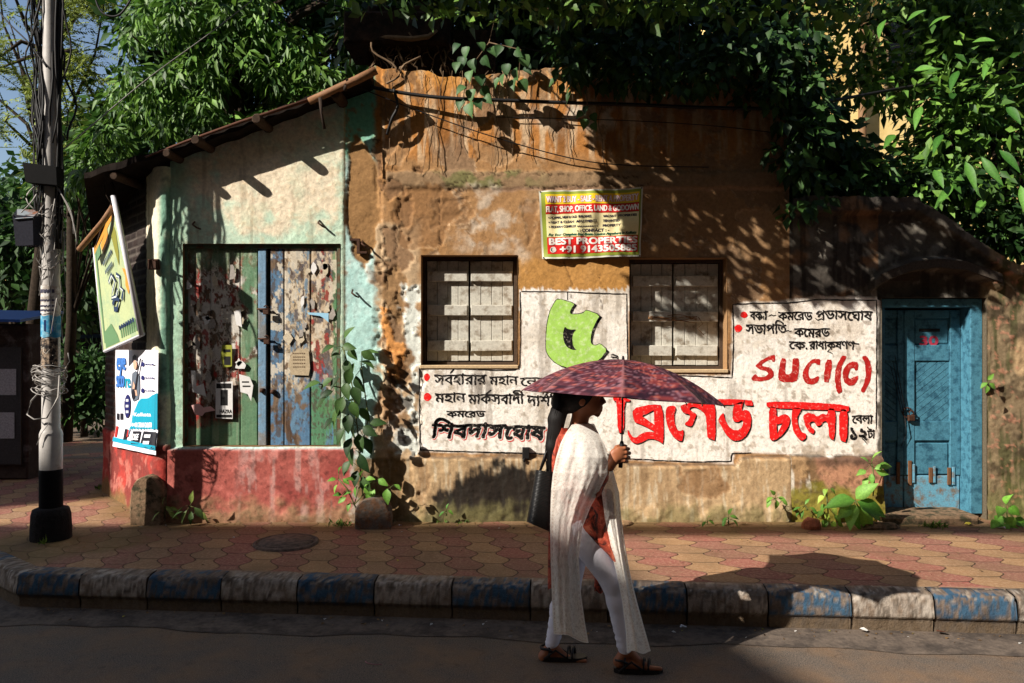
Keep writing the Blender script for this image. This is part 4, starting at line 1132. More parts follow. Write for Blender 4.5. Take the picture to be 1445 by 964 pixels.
# music poster pasted round the corner
_ss = np.linspace(0.0, 1.9, 400); _pp = np.array([path_pt(s)[:2] for s in _ss]); _px = CX + _pp[:, 0]*F_PX/_pp[:, 1]
_o = np.argsort(_px); _cpx, _cs = _px[_o], _ss[_o]
def on_corner(u, v, l):
    """u in photograph pixels 168..227 mapped along the wall path, v in pixels"""
    s = float(np.interp(u, _cpx, _cs))
    X, Y, nx_, ny_ = path_pt(s)
    d = .020 + .028*float(sstep(600, 632, np.array(v))) + l
    zt = EYE + (HY-v)*Y/F_PX
    return Vector((X - nx_*d, Y - ny_*d, zt))
poster = empty('music_poster', (-3.2, YW-.1, EYE-.9), 'white and turquoise music shop poster pasted round the rounded house corner', 'poster')
pv = []; pf = []
us = np.linspace(168, 227, 22)
for u in us:
    k = (227-u)/59
    for (v) in np.linspace(494 + 0*k, 641 - 12*k, 16): pv.append(on_corner(u, v, .012+.003*math.sin(u*.3+v*.05)))
for i in range(21):
    for j in range(15): pf.append((i*16+j, i*16+j+1, i*16+16+j+1, i*16+16+j))
b = MB(); b.add(pv, pf, True); sheet = b.build('paper_sheet', plain('poster_white', (226, 224, 232), .55), poster)
class CornerInk(Ink):
    """paint on the rounded corner: shapes are cut into narrow upright strips so that they follow the curve"""
    def poly(s, outer, holes=()):
        if holes: return Ink.poly(s, outer, holes)
        a = min(p[0] for p in outer); b_ = max(p[0] for p in outer)
        if b_-a < 2.5: return Ink.poly(s, outer)
        k = int((b_-a)/2.2)+1
        for i in range(k):
            lo, hi = a+(b_-a)*i/k, a+(b_-a)*(i+1)/k; pts = list(outer)
            for f_ in (lambda p: p[0]-lo, lambda p: hi-p[0]):
                o_ = []
                for p, q in zip(pts, pts[1:]+pts[:1]):
                    fp, fq = f_(p), f_(q)
                    if fp >= 0: o_.append(p)
                    if (fp >= 0) != (fq >= 0): t_ = fp/(fp-fq); o_.append((p[0]+(q[0]-p[0])*t_, p[1]+(q[1]-p[1])*t_))
                pts = o_
                if len(pts) < 3: break
            if len(pts) > 2: Ink.poly(s, pts)
def cink(l0=.020): return CornerInk(lambda u, v, l: on_corner(u, v, l+l0))
def csplit(ink, poly): 
    ink.poly(poly)
teal, navy = plain('poster_teal', (22, 150, 178), .5), plain('poster_navy', (30, 32, 92), .5)
k = cink()
for i in range(14):
    u0, u1 = 168+i*59/14, 168+(i+1)*59/14
    f_ = lambda u: 592 - 30*sstep(188, 206, np.array(u)) - 8*sstep(214, 227, np.array(u)) - (0 if u > 190 else -24)
    if u0 > 189: k.poly([(u0, float(f_(u0))), (u1, float(f_(u1))), (u1, 606), (u0, 604)])
    k.poly([(u0, 622), (u1, 625), (u1, 633-6*(227-u1)/59), (u0, 633-6*(227-u0)/59)]) if False else None
    y0_, y1_ = 634-12*(227-u0)/59, 634-12*(227-u1)/59
    k.poly([(u0, y0_-6), (u1, y1_-6), (u1, y1_), (u0, y0_)])
k.text('re', 183, 534, 190, 547, .8); k.build('poster_wave', teal, poster)
k = cink(); k.text('eye', 171, 505, 183, 522, 1.2, ref='e'); k.text('sco', 170.5, 530, 181, 546, 1.2, ref='e'); k.build('poster_title', plain('poster_blue', (64, 116, 190), .5), poster)
k = cink()
for y in (514, 533, 551): k.disc(208, y, 2.4, 3.4)
k.disc(186, 573, 4.2, 17); [k.rect(212+i*1.7, y+.4*(i%2), 213.1+i*1.7, y+2.2) for y in (513, 532, 550) for i in range(6)]; k.build('poster_badge', navy, poster)
k = cink(.0225); k.text('Kolkata', 196, 582, 220, 587, .4); k.text('+91 78444 24678', 196, 596, 221, 602.5, .6); k.disc(194, 583, 1.6, 2.4); k.disc(194, 599, 1.6, 2.4)
[k.rect(184.4+i*1.3, y, 185.3+i*1.3, y+3.6) for y in (563, 571, 579) for i in range(3)]
k.build('poster_white_print', plain('poster_print_white', (236, 236, 240), .5), poster)
k = cink(); k.rect(195, 608, 206, 626); k.rect(183, 605, 187, 620); k.poly([(210, 608), (226, 609), (226, 632), (208, 630)])
k.rect(171, 583, 174, 592); k.rect(176, 583, 180, 592); k.build('poster_logo_box', plain('poster_dark', (26, 24, 34), .5), poster)
k = cink(.0225); k.text('DEE', 196.5, 612, 204.5, 620, .5); [k.rect(213+i*1.7, y, 214.3+i*1.7, y+4.4) for y in (612.5, 621.5) for i in range(5)]; k.build('poster_logo_print', plain('poster_print_white', (236, 236, 240), .5), poster)
k = cink(); k.rect(170, 601, 173, 616); k.rect(186.5, 606, 189, 616); k.build('poster_red_box', plain('poster_red', (176, 40, 34), .5), poster)
k = cink()   # guitarist: shirt, face and arm, hair, guitar neck
k.poly([(193, 527), (198, 523), (203, 530), (204, 548), (202, 563), (194, 566), (191, 552)]); k.build('poster_figure_shirt', plain('poster_denim', (92, 100, 112), .6), poster)
k = cink(.0225); k.disc(197.3, 515, 2.6, 7); k.poly([(195, 538), (199, 548), (201, 558), (198, 558), (194, 548)]); k.build('poster_figure_skin', plain('poster_skin', (206, 160, 136), .6), poster)
k = cink(.025); k.poly([(194, 512), (194.5, 503), (197.5, 500), (200, 503), (200.2, 511), (198.5, 508), (196, 507)]); k.stroke([(198, 550), (202, 524), (206, 506)], [2.4, 1.6, 2.2]); k.disc(195.5, 556, 2.6, 7); k.build('poster_figure_dark', plain('poster_dark', (26, 24, 34), .5), poster)

# ------------------------------------------------------------------ gate wall with the blue door
gate = empty('gate_wall', (3.3, YW, PAVE), 'mossy grey yard wall with stepped coping and arched hood, holding the blue door', 'wall')
def gate_top(X):
    return np.interp(X, [1113, 1128, 1130, 1290, 1296, 1330, 1370, 1400, 1425, 1480], [282, 281, 279, 281, 288, 308, 338, 356, 372, 384]) + (fbm(X, X*0, 12, 4, 301)-.5)*7
def arch_d(X, Y):
    """distance below the arch curve over the door"""
    c = 1318.0; return Y - (379 + ((X-c)/84.0)**2*26)
def gate_paint(X, Y):
    f = house_fields(X, Y); n, m, s, w, v = (f[k] for k in 'nmswv')
    c = np.zeros(X.shape+(3,)) + lin(92, 83, 70)
    c = mix(c, lin(66, 58, 50), sstep(.44, .62, n)*.8); c = mix(c, lin(132, 122, 106), sstep(.56, .68, m)*.6)
    c = mix(c, lin(150, 104, 64), sstep(.52, .66, fbm(X, Y, 40, 4, 311))*.55*(X < 1240)); c = mix(c, lin(44, 38, 32), sstep(.58, .70, v)*.6)
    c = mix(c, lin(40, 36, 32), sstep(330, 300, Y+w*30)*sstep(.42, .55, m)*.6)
    r = sstep(1385, 1395, X)
    rc = mix(np.zeros(X.shape+(3,)) + lin(132, 110, 80), lin(80, 76, 46), sstep(.46, .58, v)*.9); rc = mix(rc, lin(62, 50, 36), sstep(.5, .66, m*.6+n*.4)*.8)
    rc = mix(rc, lin(180, 146, 104), sstep(20, 6, np.hypot((X-1442)*1.0, (Y-505)/1.8)+w*20)*.8); rc = mix(rc, lin(196, 130, 100), sstep(.66, .74, s)*.5)
    rc = mix(rc, lin(90, 92, 40), sstep(640, 720, Y+w*90)*.5)
    c = c*(1-r[..., None]) + rc*r[..., None]
    lp = sstep(-2, 2, Y-(644+w*5))*(X < 1245)
    tan = mix(np.zeros(X.shape+(3,)) + lin(170, 132, 90), lin(120, 88, 58), sstep(.44, .6, m)*.8)
    tan = mix(tan, lin(226, 210, 184), sstep(.50, .60, v*.7+m*.3)*sstep(1160, 1140, X+w*30)*sstep(704, 690, Y+w*20)*.85)
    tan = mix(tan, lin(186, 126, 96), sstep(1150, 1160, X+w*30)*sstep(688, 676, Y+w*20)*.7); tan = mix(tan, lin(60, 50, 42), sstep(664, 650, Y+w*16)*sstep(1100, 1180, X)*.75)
    tan = mix(tan, lin(122, 112, 34), sstep(672, 692, Y+w*50)*sstep(.36, .5, n+.1)*.85); tan = mix(tan, lin(84, 66, 44), sstep(.60, .72, s)*.6)
    c = c*(1-lp[..., None]) + tan*lp[..., None]
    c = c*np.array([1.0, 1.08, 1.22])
    wp = sdpoly(PANEL, X, Y)
    white = mix(np.zeros(X.shape+(3,)) + lin(242, 234, 223), lin(216, 203, 187), sstep(.46, .66, n)*.8); white = mix(white, lin(240, 234, 226), sstep(.55, .7, m)*.7)
    white = mix(white, lin(150, 134, 116), sstep(.62, .74, s)*.7); white = mix(white, lin(170, 150, 126), sstep(605, 640, Y+w*50)*sstep(.45, .6, m)*.8)
    c = mix(c, white, sstep(1.5, -1.5, wp + w*8))
    return np.clip(c*(0.90+.2*fbm(X, Y, 3.5, 2, 71))[..., None], 0, .92)
def gate_disp(X, Y):
    f = house_fields(X, Y); n, m, s, w, v = (f[k] for k in 'nmswv')
    inside = sstep(4, -2, sdpoly(PANEL, X, Y))
    d = ((n-.5)*.024 + (m-.5)*.008 + (s-.5)*.008)*(1-inside) + inside*((m-.5)*.0022 + (s-.5)*.0010)
    ry = np.interp(X, [1113, 1290, 1330, 1370, 1425, 1480], [302, 302, 326, 356, 390, 402])
    d += .07*sstep(2, -2, Y-ry-w*6)*(1-inside)
    a = arch_d(X, Y); ins = (np.abs(X-1318) < 80)
    d += .07*sstep(3, 0, np.abs(a+7)-7)*(np.abs(X-1318) < 92)
    d -= .06*sstep(-1, 2, a)*ins*sstep(82, 76, np.abs(X-1318))*(Y < 424)
    d += .035*sstep(-2, 2, Y-(646+w*5))*(X < 1245) + .03*sstep(690, 735, Y+w*30)*(.4+m)
    d += .008*(X > 1394)*sstep(-.1, .3, (m-.5)*2)
    return d
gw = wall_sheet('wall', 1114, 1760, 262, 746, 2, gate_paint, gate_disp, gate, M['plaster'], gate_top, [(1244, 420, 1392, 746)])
b = MB(); H = (1244, 420, 1392, 740); q = reveal(H, .34, None); b.add(q.v, q.f); b.build('reveals', plain('reveal_moss', (92, 82, 66), .95, vary=.4, bump=.6), gate)
b = MB(); b.box((P(1113, 0).x+.01, YW+.35, PAVE-.1), (P(1760, 0).x, YW+.39, P(0, 395).z)); b.box((P(1113, 0).x+.01, YW+.03, P(0, 396).z), (P(1300, 0).x, YW+.30, P(0, 286).z)); b.build('wall_core', plain('wall_core', (70, 62, 54), .95, vary=.3), gate)
b = MB(); pr = [(1238, 400), (1250, 394), (1280, 383), (1318, 379), (1356, 383), (1388, 394), (1404, 400)]
outer = [(P(x, 0).x, P(0, y-12).z) for x, y in pr]; inner = [(P(x, 0).x, P(0, y).z) for x, y in reversed(pr)]
b.prism(outer+inner, YW-.10, YW+.05); b.build('arched_hood', plain('hood_plaster', (64, 56, 48), .95, vary=.5, bump=.7), gate)

def blue_paint(name, a, b_):
    return pmat(name, lin(*a), .7, .25, 70, .3, .5, 120, .003, second=lin(*b_), sscale=16, sw=(.48, .64))
BL = blue_paint('blue_door_paint', (68, 120, 140), (40, 82, 102)); BLW = blue_paint('worn_blue_paint', (98, 150, 172), (112, 98, 84))
DY = YW + .22
door = empty('door', (0, 0, 0), None, None); door.parent = gate; door.location = P(1318, 725, DY) - gate.location
DW = lambda px, py: P(px, py, YW)           # door front drawn in wall-plane pixels
def dbox(mb, x0, y0, x1, y1, ya, yb, bev=.004):
    A, C_ = DW(x0, y0), DW(x1, y1); mb.box((A.x, ya, C_.z), (C_.x, yb, A.z), bev=bev)
fr = MB()
dbox(fr, 1246, 421, 1391, 433, DY-.17, DY+.06); dbox(fr, 1375, 433.2, 1391.5, 727, DY-.168, DY+.06); dbox(fr, 1246, 433.2, 1253, 727, DY-.168, DY+.06)
fr.build('door_frame', BL, gate)
def leaf(x0, x1, stile, slat_dir):
    st = MB()
    dbox(st, x0, 436, x0+stile, 676, DY-.02, DY+.03); dbox(st, x1-stile, 436, x1, 676, DY-.022, DY+.03)
    for (ya, yb) in ((436, 447), (487, 510), (598, 626)): dbox(st, x0+stile+.2, ya, x1-stile-.2, yb, DY-.016, DY+.03)
    o = st.build('door_leaf', BL, door)
    pn = MB(); a, c = x0+stile, x1-stile
    dbox(pn, a, 447.2, c, 486.8, DY+.004, DY+.028, .002); dbox(pn, a+2, 450, c-2, 484, DY-.004, DY+.0038, .006)
    # lower panel and the patched foot
    dbox(pn, a, 626.2, c, 676, DY+.004, DY+.028, .002); dbox(pn, a+2, 630, c-2, 675, DY-.008, DY+.0038, .008)
    # diagonal slats of the middle panel
    A, C_ = DW(a, 510.2), DW(c, 597.8); wdt = C_.x-A.x; hgt = A.z-C_.z; k = slat_dir
    sw = .062; nb = int((wdt+hgt)/sw)+2
    for i in range(-1, nb):
        # band between lines z - k*x = const, clipped to the rectangle
        lo, hi = i*sw+.003, (i+1)*sw-.003
        poly = []
        def clip(pts, f_):
            o_ = []
            for p, q_ in zip(pts, pts[1:]+pts[:1]):
                fp, fq = f_(p), f_(q_)
                if fp >= 0: o_.append(p)
                if (fp >= 0) != (fq >= 0):
                    t_ = fp/(fp-fq); o_.append((p[0]+(q_[0]-p[0])*t_, p[1]+(q_[1]-p[1])*t_))
            return o_
        rect = [(0, 0), (wdt, 0), (wdt, hgt), (0, hgt)]
        g_ = (lambda p: p[1] + (wdt-p[0])*.8) if k > 0 else (lambda p: p[1] + p[0]*.8)
        r_ = clip(rect, lambda p: g_(p)-lo)
        r_ = clip(r_, lambda p: hi-g_(p)) if len(r_) > 2 else []
        if len(r_) > 2: pn.prism([(A.x+x, C_.z+z) for x, z in r_], DY+random.uniform(-.004, .001), DY+.028)
    pn.build('door_panel', BL, o)
    ft = MB(); dbox(ft, x0+.3, 677, x1-.3, 726, DY-.014, DY+.03, .006); ft.build('kick_board', BLW, o)
    return o
l1 = leaf(1253.6, 1292, 9, -1); l2 = leaf(1293, 1374.4, 15, 1)
l1['label'] = 'narrow left door leaf, half in shade'
b = MB()
for (x0, y0, x1, y1) in ((1281, 657, 1286, 689), (1298, 655, 1303, 691), (1328, 665, 1333.5, 687), (1355, 665, 1360, 690)): dbox(b, x0, y0, x1, y1, DY-.034, DY-.0225)
b.build('rusty_strap', pmat('rusty_strap', lin(104, 72, 48), .85, .2, 60, .4, .4, 90, .003), door)
b = MB()
for (x0, y0, x1, y1) in ((1304.5, 660, 1308, 687), (1334.5, 663, 1338, 687), (1362, 664, 1366, 690), (1269, 658, 1272, 684)): dbox(b, x0, y0, x1, y1, DY-.030, DY-.0225)
b.build('pale_strap', BLW, door)
b = MB(); dbox(b, 1316, 463, 1346, 467.5, DY-.010, DY-.002); b.build('letter_slot', M['black'], door)
b = MB(); c = P(1296, 585, YW) ; c.y = DY-.03
b.tube([c+Vector((.045*math.cos(t), -.01, .045*math.sin(t))) for t in [k*.5 for k in range(13)]], .006, 6)
b.box(c+Vector((.0, -.03, -.075)), c+Vector((.06, -.004, -.02)), bev=.006); b.tube([c+Vector((.01, -.018, -.03)), c+Vector((.012, -.02, .01)), c+Vector((.03, -.02, .022)), c+Vector((.048, -.02, .01)), c+Vector((.05, -.018, -.03))], .006, 6)
b.build('padlock', M['iron'], door)
b = MB()
for k in range(3):
    b.tube([c+Vector((-.02-.02*k, -.02, .0)), c+Vector((-.07-.02*k, -.03, .22)), c+Vector((-.12-.02*k, -.02, .52-.05*k))], .003, 5)
b.tube([c+Vector((-.03, -.02, -.04)), c+Vector((-.02, -.03, -.18)), c+Vector((-.06, -.02, -.30))], .004, 5)
b.build('tied_wire', M['cable'], door)
k = Ink(lambda u, v, l: (lambda p: Vector((p.x, DY-.0055-l, p.z)))(DW(u, v))); k.text('30', 1317, 474, 1343, 487, 1.6); k.build('door_number', plain('number_red', (168, 52, 74), .8, vary=.3), door)
step = MB(); A, C_ = G(1255, 748), G(1404, 748)
step.box((A.x+.03, YW-.17, PAVE-.05), (C_.x-.02, YW+.26, PAVE+.075), bev=.02); step.build('threshold_step', M['stone'], gate)

# ------------------------------------------------------------------ property banner
banner = empty('property_banner', P(833, 360), 'yellow and red printed property banner nailed high between the two windows', 'banner')
def BX(u, v):                                  # crop 8.03 from (740, 260) -> photo pixels
    return 740+u/8.028, 260+v/8.028
def bwave(px, py):
    return .05 + .012*math.sin(px*.09+py*.05) + .010*math.sin(py*.13-px*.03) + .02*max(0, (px-875)/30) + .006*math.sin(px*.31)
def on_banner(u, v, l):
    px, py = BX(u, v); p = P(px, py); return Vector((p.x, YW - bwave(px, py) - l, p.z))
BC = [(160, 92), (1325, 52), (1302, 832), (200, 850)]
def bil(u, v):
    a, b_, c, d = BC
    return (a[0]*(1-u)*(1-v)+b_[0]*u*(1-v)+c[0]*u*v+d[0]*(1-u)*v, a[1]*(1-u)*(1-v)+b_[1]*u*(1-v)+c[1]*u*v+d[1]*(1-u)*v + 10*math.sin(u*6.0)*(v-.5))
def bpatch(name, u0, v0, u1, v1, mat, lift, nu=36, nv=22):
    vs = []; fs = []
    for i in range(nu+1):
        for j in range(nv+1): vs.append(on_banner(*bil(u0+(u1-u0)*i/nu, v0+(v1-v0)*j/nv), lift))
    for i in range(nu):
        for j in range(nv): fs.append((i*(nv+1)+j, i*(nv+1)+j+1, (i+1)*(nv+1)+j+1, (i+1)*(nv+1)+j))
    m = MB(); m.add(vs, fs, True); return m.build(name, mat, banner)
vinyl = lambda n, c: plain(n, c, .45, vary=.08)
bpatch('backing_sheet', 0, 0, 1, 1, vinyl('vinyl_white_edge', (206, 204, 188)), 0)
bpatch('border', .018, .02, .985, .975, vinyl('vinyl_green', (140, 152, 56)), .0016)
bpatch('yellow_band', .058, .060, .968, .205, vinyl('vinyl_yellow', (238, 200, 40)), .0032, 30, 6)
bpatch('red_band', .058, .212, .968, .345, vinyl('vinyl_red', (206, 34, 30)), .0032, 30, 6)
bpatch('cream_field', .058, .350, .968, .682, vinyl('vinyl_cream', (232, 218, 166)), .0032, 30, 8)
bpatch('lower_red_band', .058, .690, .968, .930, vinyl('vinyl_red', (206, 34, 30)), .0032, 30, 6)
def bink(lift): return Ink(lambda u, v, l: on_banner(*bil(u, v), lift+l))
wt, bt_, gn, vi = vinyl('vinyl_print_white', (240, 228, 220)), vinyl('vinyl_print_black', (30, 26, 60)), vinyl('vinyl_print_green', (20, 84, 60)), vinyl('vinyl_violet', (190, 70, 130))
k = bink(.0044); k.text('WANT 2 BUY - SALE - RENT A PROPERTY', .070, .092, .955, .178, .012, ref='H'); k.build('banner_outline', vi, banner)
k = bink(.0056); k.text('WANT 2 BUY - SALE - RENT A PROPERTY', .070, .092, .955, .178, .004, ref='H')
k.text('FLAT, SHOP, OFFICE, LAND & GODOWN', .064, .238, .962, .318, .005, ref='H')
k.text('BEST PROPERTIES', .080, .706, .958, .796, .010, ref='H'); k.text('+91 9143505885', .185, .822, .955, .912, .010, ref='H'); k.disc(.115, .868, .031, .044)
k.build('banner_white_print', wt, banner)
k = bink(.0056)
k.text('NORMAL, NEW & OLD  BUILDINGS', .105, .380, .500, .412, .003, ref='H'); k.text('VACANT  PROPERTIES', .62, .380, .945, .412, .003, ref='H')
k.text('NEAT & CLEAN  APARTMENTS', .105, .447, .560, .481, .003, ref='H'); k.text('TENANTED', .62, .447, .78, .481, .003, ref='H')
k.text('MODERN COMPLEX', .105, .515, .350, .549, .003, ref='H'); k.text('PROPERTY', .62, .515, .79, .549, .003, ref='H')
for i in range(12): k.rect(.362+i*.018, .528, .375+i*.018, .545)
k.text('- : CONTACT : -', .36, .575, .68, .618, .005, ref='H')
for y in (.396, .464, .532): k.disc(.086, y, .006, .009)
k.build('banner_black_print', bt_, banner)
k = bink(.0056); k.text('For Your Complete Real Estate Solution Anywhere in Kolkata', .078, .632, .950, .668, .004, slant=.25, ref='H'); k.disc(.115, .868, .024, .034); k.build('banner_green_print', gn, banner)
k = bink(.0068); k.stroke([(.106, .858), (.108, .872), (.116, .882), (.124, .880)], .009); k.build('banner_handset', wt, banner)
b = MB()
for q_ in ((175, 100), (1310, 66), (1290, 822), (215, 838)):
    c = on_banner(*q_, .003); b.tube([c+Vector((0, .05, 0)), c+Vector((0, -.006, 0))], .006, 6)
b.build('nail', M['iron'], banner)

# ------------------------------------------------------------------ hanging signboard under the eave
sb = empty('hanging_signboard', P(168, 470, 6.7), 'tilted pale green signboard in a white frame hanging under the eave by the lane', 'sign')
SQ = [Vector(P(163, 287, 6.50)), Vector(P(201, 470, 6.46)), Vector(P(148, 494, 6.98)), Vector(P(134, 352, 6.98))]   # top right, bottom right, bottom left, top left
sn = (SQ[1]-SQ[2]).cross(SQ[0]-SQ[1]).normalized()
if sn.y > 0: sn = -sn
def on_sign(u, v, l):
    a = SQ[3].lerp(SQ[0], u); b_ = SQ[2].lerp(SQ[1], u); return a.lerp(b_, v) + sn*(l+.0)
def sq(ink, pts): ink.poly(pts)
k = MB(); vs = [on_sign(u, v, l) for l in (.012, -.02) for v in (0, 1) for u in (0, 1)]
k.add(vs, [(0, 1, 3, 2), (4, 6, 7, 5), (0, 2, 6, 4), (1, 5, 7, 3), (0, 4, 5, 1), (2, 3, 7, 6)]); k.build('sign_panel', plain('sign_pale_green', (172, 182, 136), .6, vary=.12, second=lin(150, 170, 134), sscale=5), sb)
k = MB()
k.tube([on_sign(1.02, -.05, .012), on_sign(1.0, 1.02, .012)], .022, 8); k.tube([on_sign(-.01, -.02, .005), on_sign(-.01, 1.0, .005)], .012, 6)
k.tube([on_sign(-.01, 1.01, .0), on_sign(1.02, 1.01, .0)], .016, 6); k.build('sign_frame', plain('sign_frame_white', (206, 204, 210), .5), sb)
k = MB(); k.tube([on_sign(1.0, -.03, .01), on_sign(.5, -.0, .02), on_sign(-.02, .02, .0)], .012, 6); k.build('sign_top_rail', M['dark_wood'], sb)
k = MB(); k.tube([P(160, 291, 6.5), P(146, 312, 6.55), P(130, 331, 6.65), P(112, 352, 6.8)], .026, 9); k.build('sign_prop', M['pale_wood'], sb)
k = MB(); k.tube([P(166, 290, 6.5), P(160, 262, 6.6), P(148, 238, 6.7)], .010, 6); k.tube([P(158, 290, 6.49), P(150, 276, 6.49), P(147, 262, 6.5)], .004, 5); k.build('hanging_rope', M['dark_wood'], sb)
def sink(l0=.0135): return Ink(lambda u, v, l: on_sign(u, v, l0+l))
k = sink(); k.rect(.02, .0, .98, .06); k.poly([(.30, .08), (.62, .05), (.60, .16), (.34, .18)]); k.build('sign_orange_band', plain('sign_orange', (206, 140, 50), .5), sb)
k = sink(); 
for i in range(8): k.rect(.52+i*.055, .90-.004*i, .55+i*.055, .97)
k.rect(.05, .02, .09, .94); k.poly([(.08, .84), (.30, .80), (.42, .92), (.46, .99), (.08, .99)]); k.rect(.10, .05, .26, .15)
k.build('sign_green_ornament', plain('sign_green', (96, 132, 92), .5), sb)
k = sink(.015)
for j, (y, x0, x1) in enumerate(((.24, .30, .66), (.33, .34, .62), (.86, .50, .92))):
    n_ = 7
    for i in range(n_):
        u0 = x0+(x1-x0)*i/n_; k.rect(u0, y, u0+(x1-x0)/n_*.7, y+.035)
for (pts) in ([(.40, .46), (.52, .42), (.60, .50), (.50, .54), (.42, .60), (.56, .62), (.64, .58)], [(.42, .66), (.50, .62), (.62, .66), (.52, .72), (.44, .70)], [(.66, .46), (.74, .50), (.70, .58), (.78, .62), (.70, .68)]):
    k.stroke(pts, .045)
k.build('sign_lettering', plain('sign_ink', (34, 52, 84), .5), sb)
k = sink(.0165)
for (pts) in ([(.41, .46), (.52, .43), (.59, .50), (.50, .54), (.43, .60), (.56, .62), (.63, .58)], [(.66, .47), (.73, .50), (.70, .58), (.77, .62)]): k.stroke(pts, .014)
k.build('sign_lettering_highlight', plain('sign_white', (216, 224, 214), .5), sb)
k = sink(); k.poly([(.86, .46), (.96, .50), (.98, .62), (.90, .68), (.86, .60), (.90, .54)]); k.build('sign_orange_motif', plain('sign_orange', (206, 140, 50), .5), sb)
k = sink(); k.poly([(.70, .10), (.82, .06), (.88, .18), (.84, .34), (.78, .42), (.74, .28)]); k.build('sign_leaf_motif', plain('sign_olive', (134, 132, 52), .5), sb)

# ------------------------------------------------------------------ utility pole
pc = G(72, 759); PX_, PY_ = pc.x, pc.y
sc = F_PX/PY_
pole = empty('utility_pole', (PX_, PY_, PAVE), 'silver painted utility pole with black foot, tangled cables and pasted papers at the pavement corner', 'utility pole')
zz = lambda py: EYE + (HY-py)/sc
b = MB(); b.lathe((PX_, PY_, 0), [(.082, zz(663)), (.083, zz(612)), (.076, zz(608)), (.066, zz(604)), (.064, zz(400)), (.058, zz(0)), (.052, zz(-250)), (.001, zz(-252))], 20); b.build('shaft', M['pole_paint'], pole)
b = MB(); b.lathe((PX_, PY_, 0), [(.085, zz(724)), (.0845, zz(664)), (.082, zz(662))], 20); b.build('black_band', M['pole_black'], pole)
b = MB(); b.lathe((PX_, PY_, 0), [(.15, PAVE-.04), (.148, PAVE+.06), (.142, PAVE+.19), (.13, PAVE+.235), (.09, PAVE+.25)], 14); b.build('concrete_foot', pmat('pole_foot', lin(34, 31, 31), .9, .15, 30, .5, .8, 40, .012), pole)
def around(u, v, r):                            # u photo pixel across the shaft, v pixel height
    t_ = (u-72)/11.4; a = math.asin(max(-1, min(1, t_*.95)))
    return Vector((PX_ + r*math.sin(a), PY_ - r*math.cos(a), zz(v)))
def wrap(name, v0, v1, mat, r=.069, par=pole, uspan=(-1.9, 1.9)):
    vs = []; n_ = 18
    for i in range(n_+1):
        a = uspan[0]+(uspan[1]-uspan[0])*i/n_
        for v in (v0, (v0+v1)/2, v1): vs.append((PX_+(r+.002*math.sin(i*1.9))*math.sin(a), PY_-(r+.002*math.sin(i*1.9))*math.cos(a), zz(v + .8*math.sin(i))))
    m = MB(); m.add(vs, [(i*3+j, i*3+j+1, i*3+4+j, i*3+3+j) for i in range(n_) for j in (0, 1)], True); return m.build(name, mat, par)
w1 = wrap('pasted_paper', 404, 443, plain('pole_paper_white', (214, 210, 206), .7, vary=.15, second=lin(160, 150, 140), sscale=18)); w1['label'] = 'white printed paper'
w2 = wrap('pasted_paper', 446, 476, plain('pole_paper_blue', (40, 130, 168), .7, vary=.2, second=lin(120, 170, 190), sscale=24)); w2['label'] = 'blue printed paper'
w3 = wrap('pasted_paper', 478, 520, plain('pole_paper_dark', (40, 36, 36), .8, vary=.4, second=lin(150, 130, 110), sscale=30), r=.0685, uspan=(-1.0, 1.3)); w3['label'] = 'torn dark paper'
k = Ink(lambda u, v, l: around(u, v, .0725+l))
for v in (409, 423, 431, 437):
    for i in range(6): k.rect(62+i*3.4, v, 64.3+i*3.4, v+(5 if v == 409 else 2.6))
k.build('paper_print', plain('paper_ink', (64, 62, 84), .7), w1)
k = Ink(lambda u, v, l: around(u, v, .0725+l)); k.rect(61, 417, 83, 420); k.rect(70, 452, 80, 468); k.build('paper_print', plain('paper_ink_blue', (30, 60, 120), .7), w2)
k = Ink(lambda u, v, l: around(u, v, .072+l)); 
for v in (489, 501, 512): k.rect(64, v, 80, v+.8)
k.stroke([(66, 492), (70, 490), (69, 496), (73, 499), (77, 493)], 1.2); k.build('paper_print', plain('paper_chalk', (190, 180, 166), .7), w3)
b = MB(); A = P(33, 231, PY_-.08); C_ = P(79, 259, PY_-.08)
vs = [P(31.5, 229, PY_-.16), P(79, 235, PY_-.14), P(80, 261, PY_-.14), P(36, 257, PY_-.16)]
back = [v+Vector((.0, .10, .0)) for v in vs]
b.add(vs+back, [(0, 1, 2, 3), (7, 6, 5, 4), (0, 4, 5, 1), (1, 5, 6, 2), (2, 6, 7, 3), (3, 7, 4, 0)]); b.build('junction_box', M['pole_black'], pole)
b = MB(); vs = [P(17.5, 303, PY_-.12), P(46, 305, PY_-.10), P(47, 346, PY_-.10), P(22, 347, PY_-.12)]
back = [v+Vector((.13, .12, .0)) for v in vs]
b.add(vs+back, [(0, 1, 2, 3), (7, 6, 5, 4), (0, 4, 5, 1), (1, 5, 6, 2), (2, 6, 7, 3), (3, 7, 4, 0)]); lamp = b.build('meter_box', plain('meter_glass', (52, 52, 60), .25, vary=.3), pole)
b = MB(); vs = [P(18, 304, PY_-.13), P(24, 295, PY_-.05), P(50, 296, PY_-.02), P(54, 299, PY_-.02), P(46, 307, PY_-.11), P(20, 309, PY_-.13)]
b.add(vs+[v+Vector((0, .02, -.012)) for v in vs], [tuple(range(6)), tuple(range(11, 5, -1))]+[(i, 6+i, 6+(i+1) % 6, (i+1) % 6) for i in range(6)]); b.build('meter_box_lid', plain('lid_grey', (136, 144, 150), .5, vary=.2, second=lin(128, 84, 60), sscale=14), pole)
b = MB(); b.tube([Vector((PX_-.20, PY_-.02, zz(322))), Vector((PX_, PY_, zz(318)))], .02, 6); b.build('bracket_arm', M['pole_black'], pole)
cb = MB(); rr = random.Random(5)
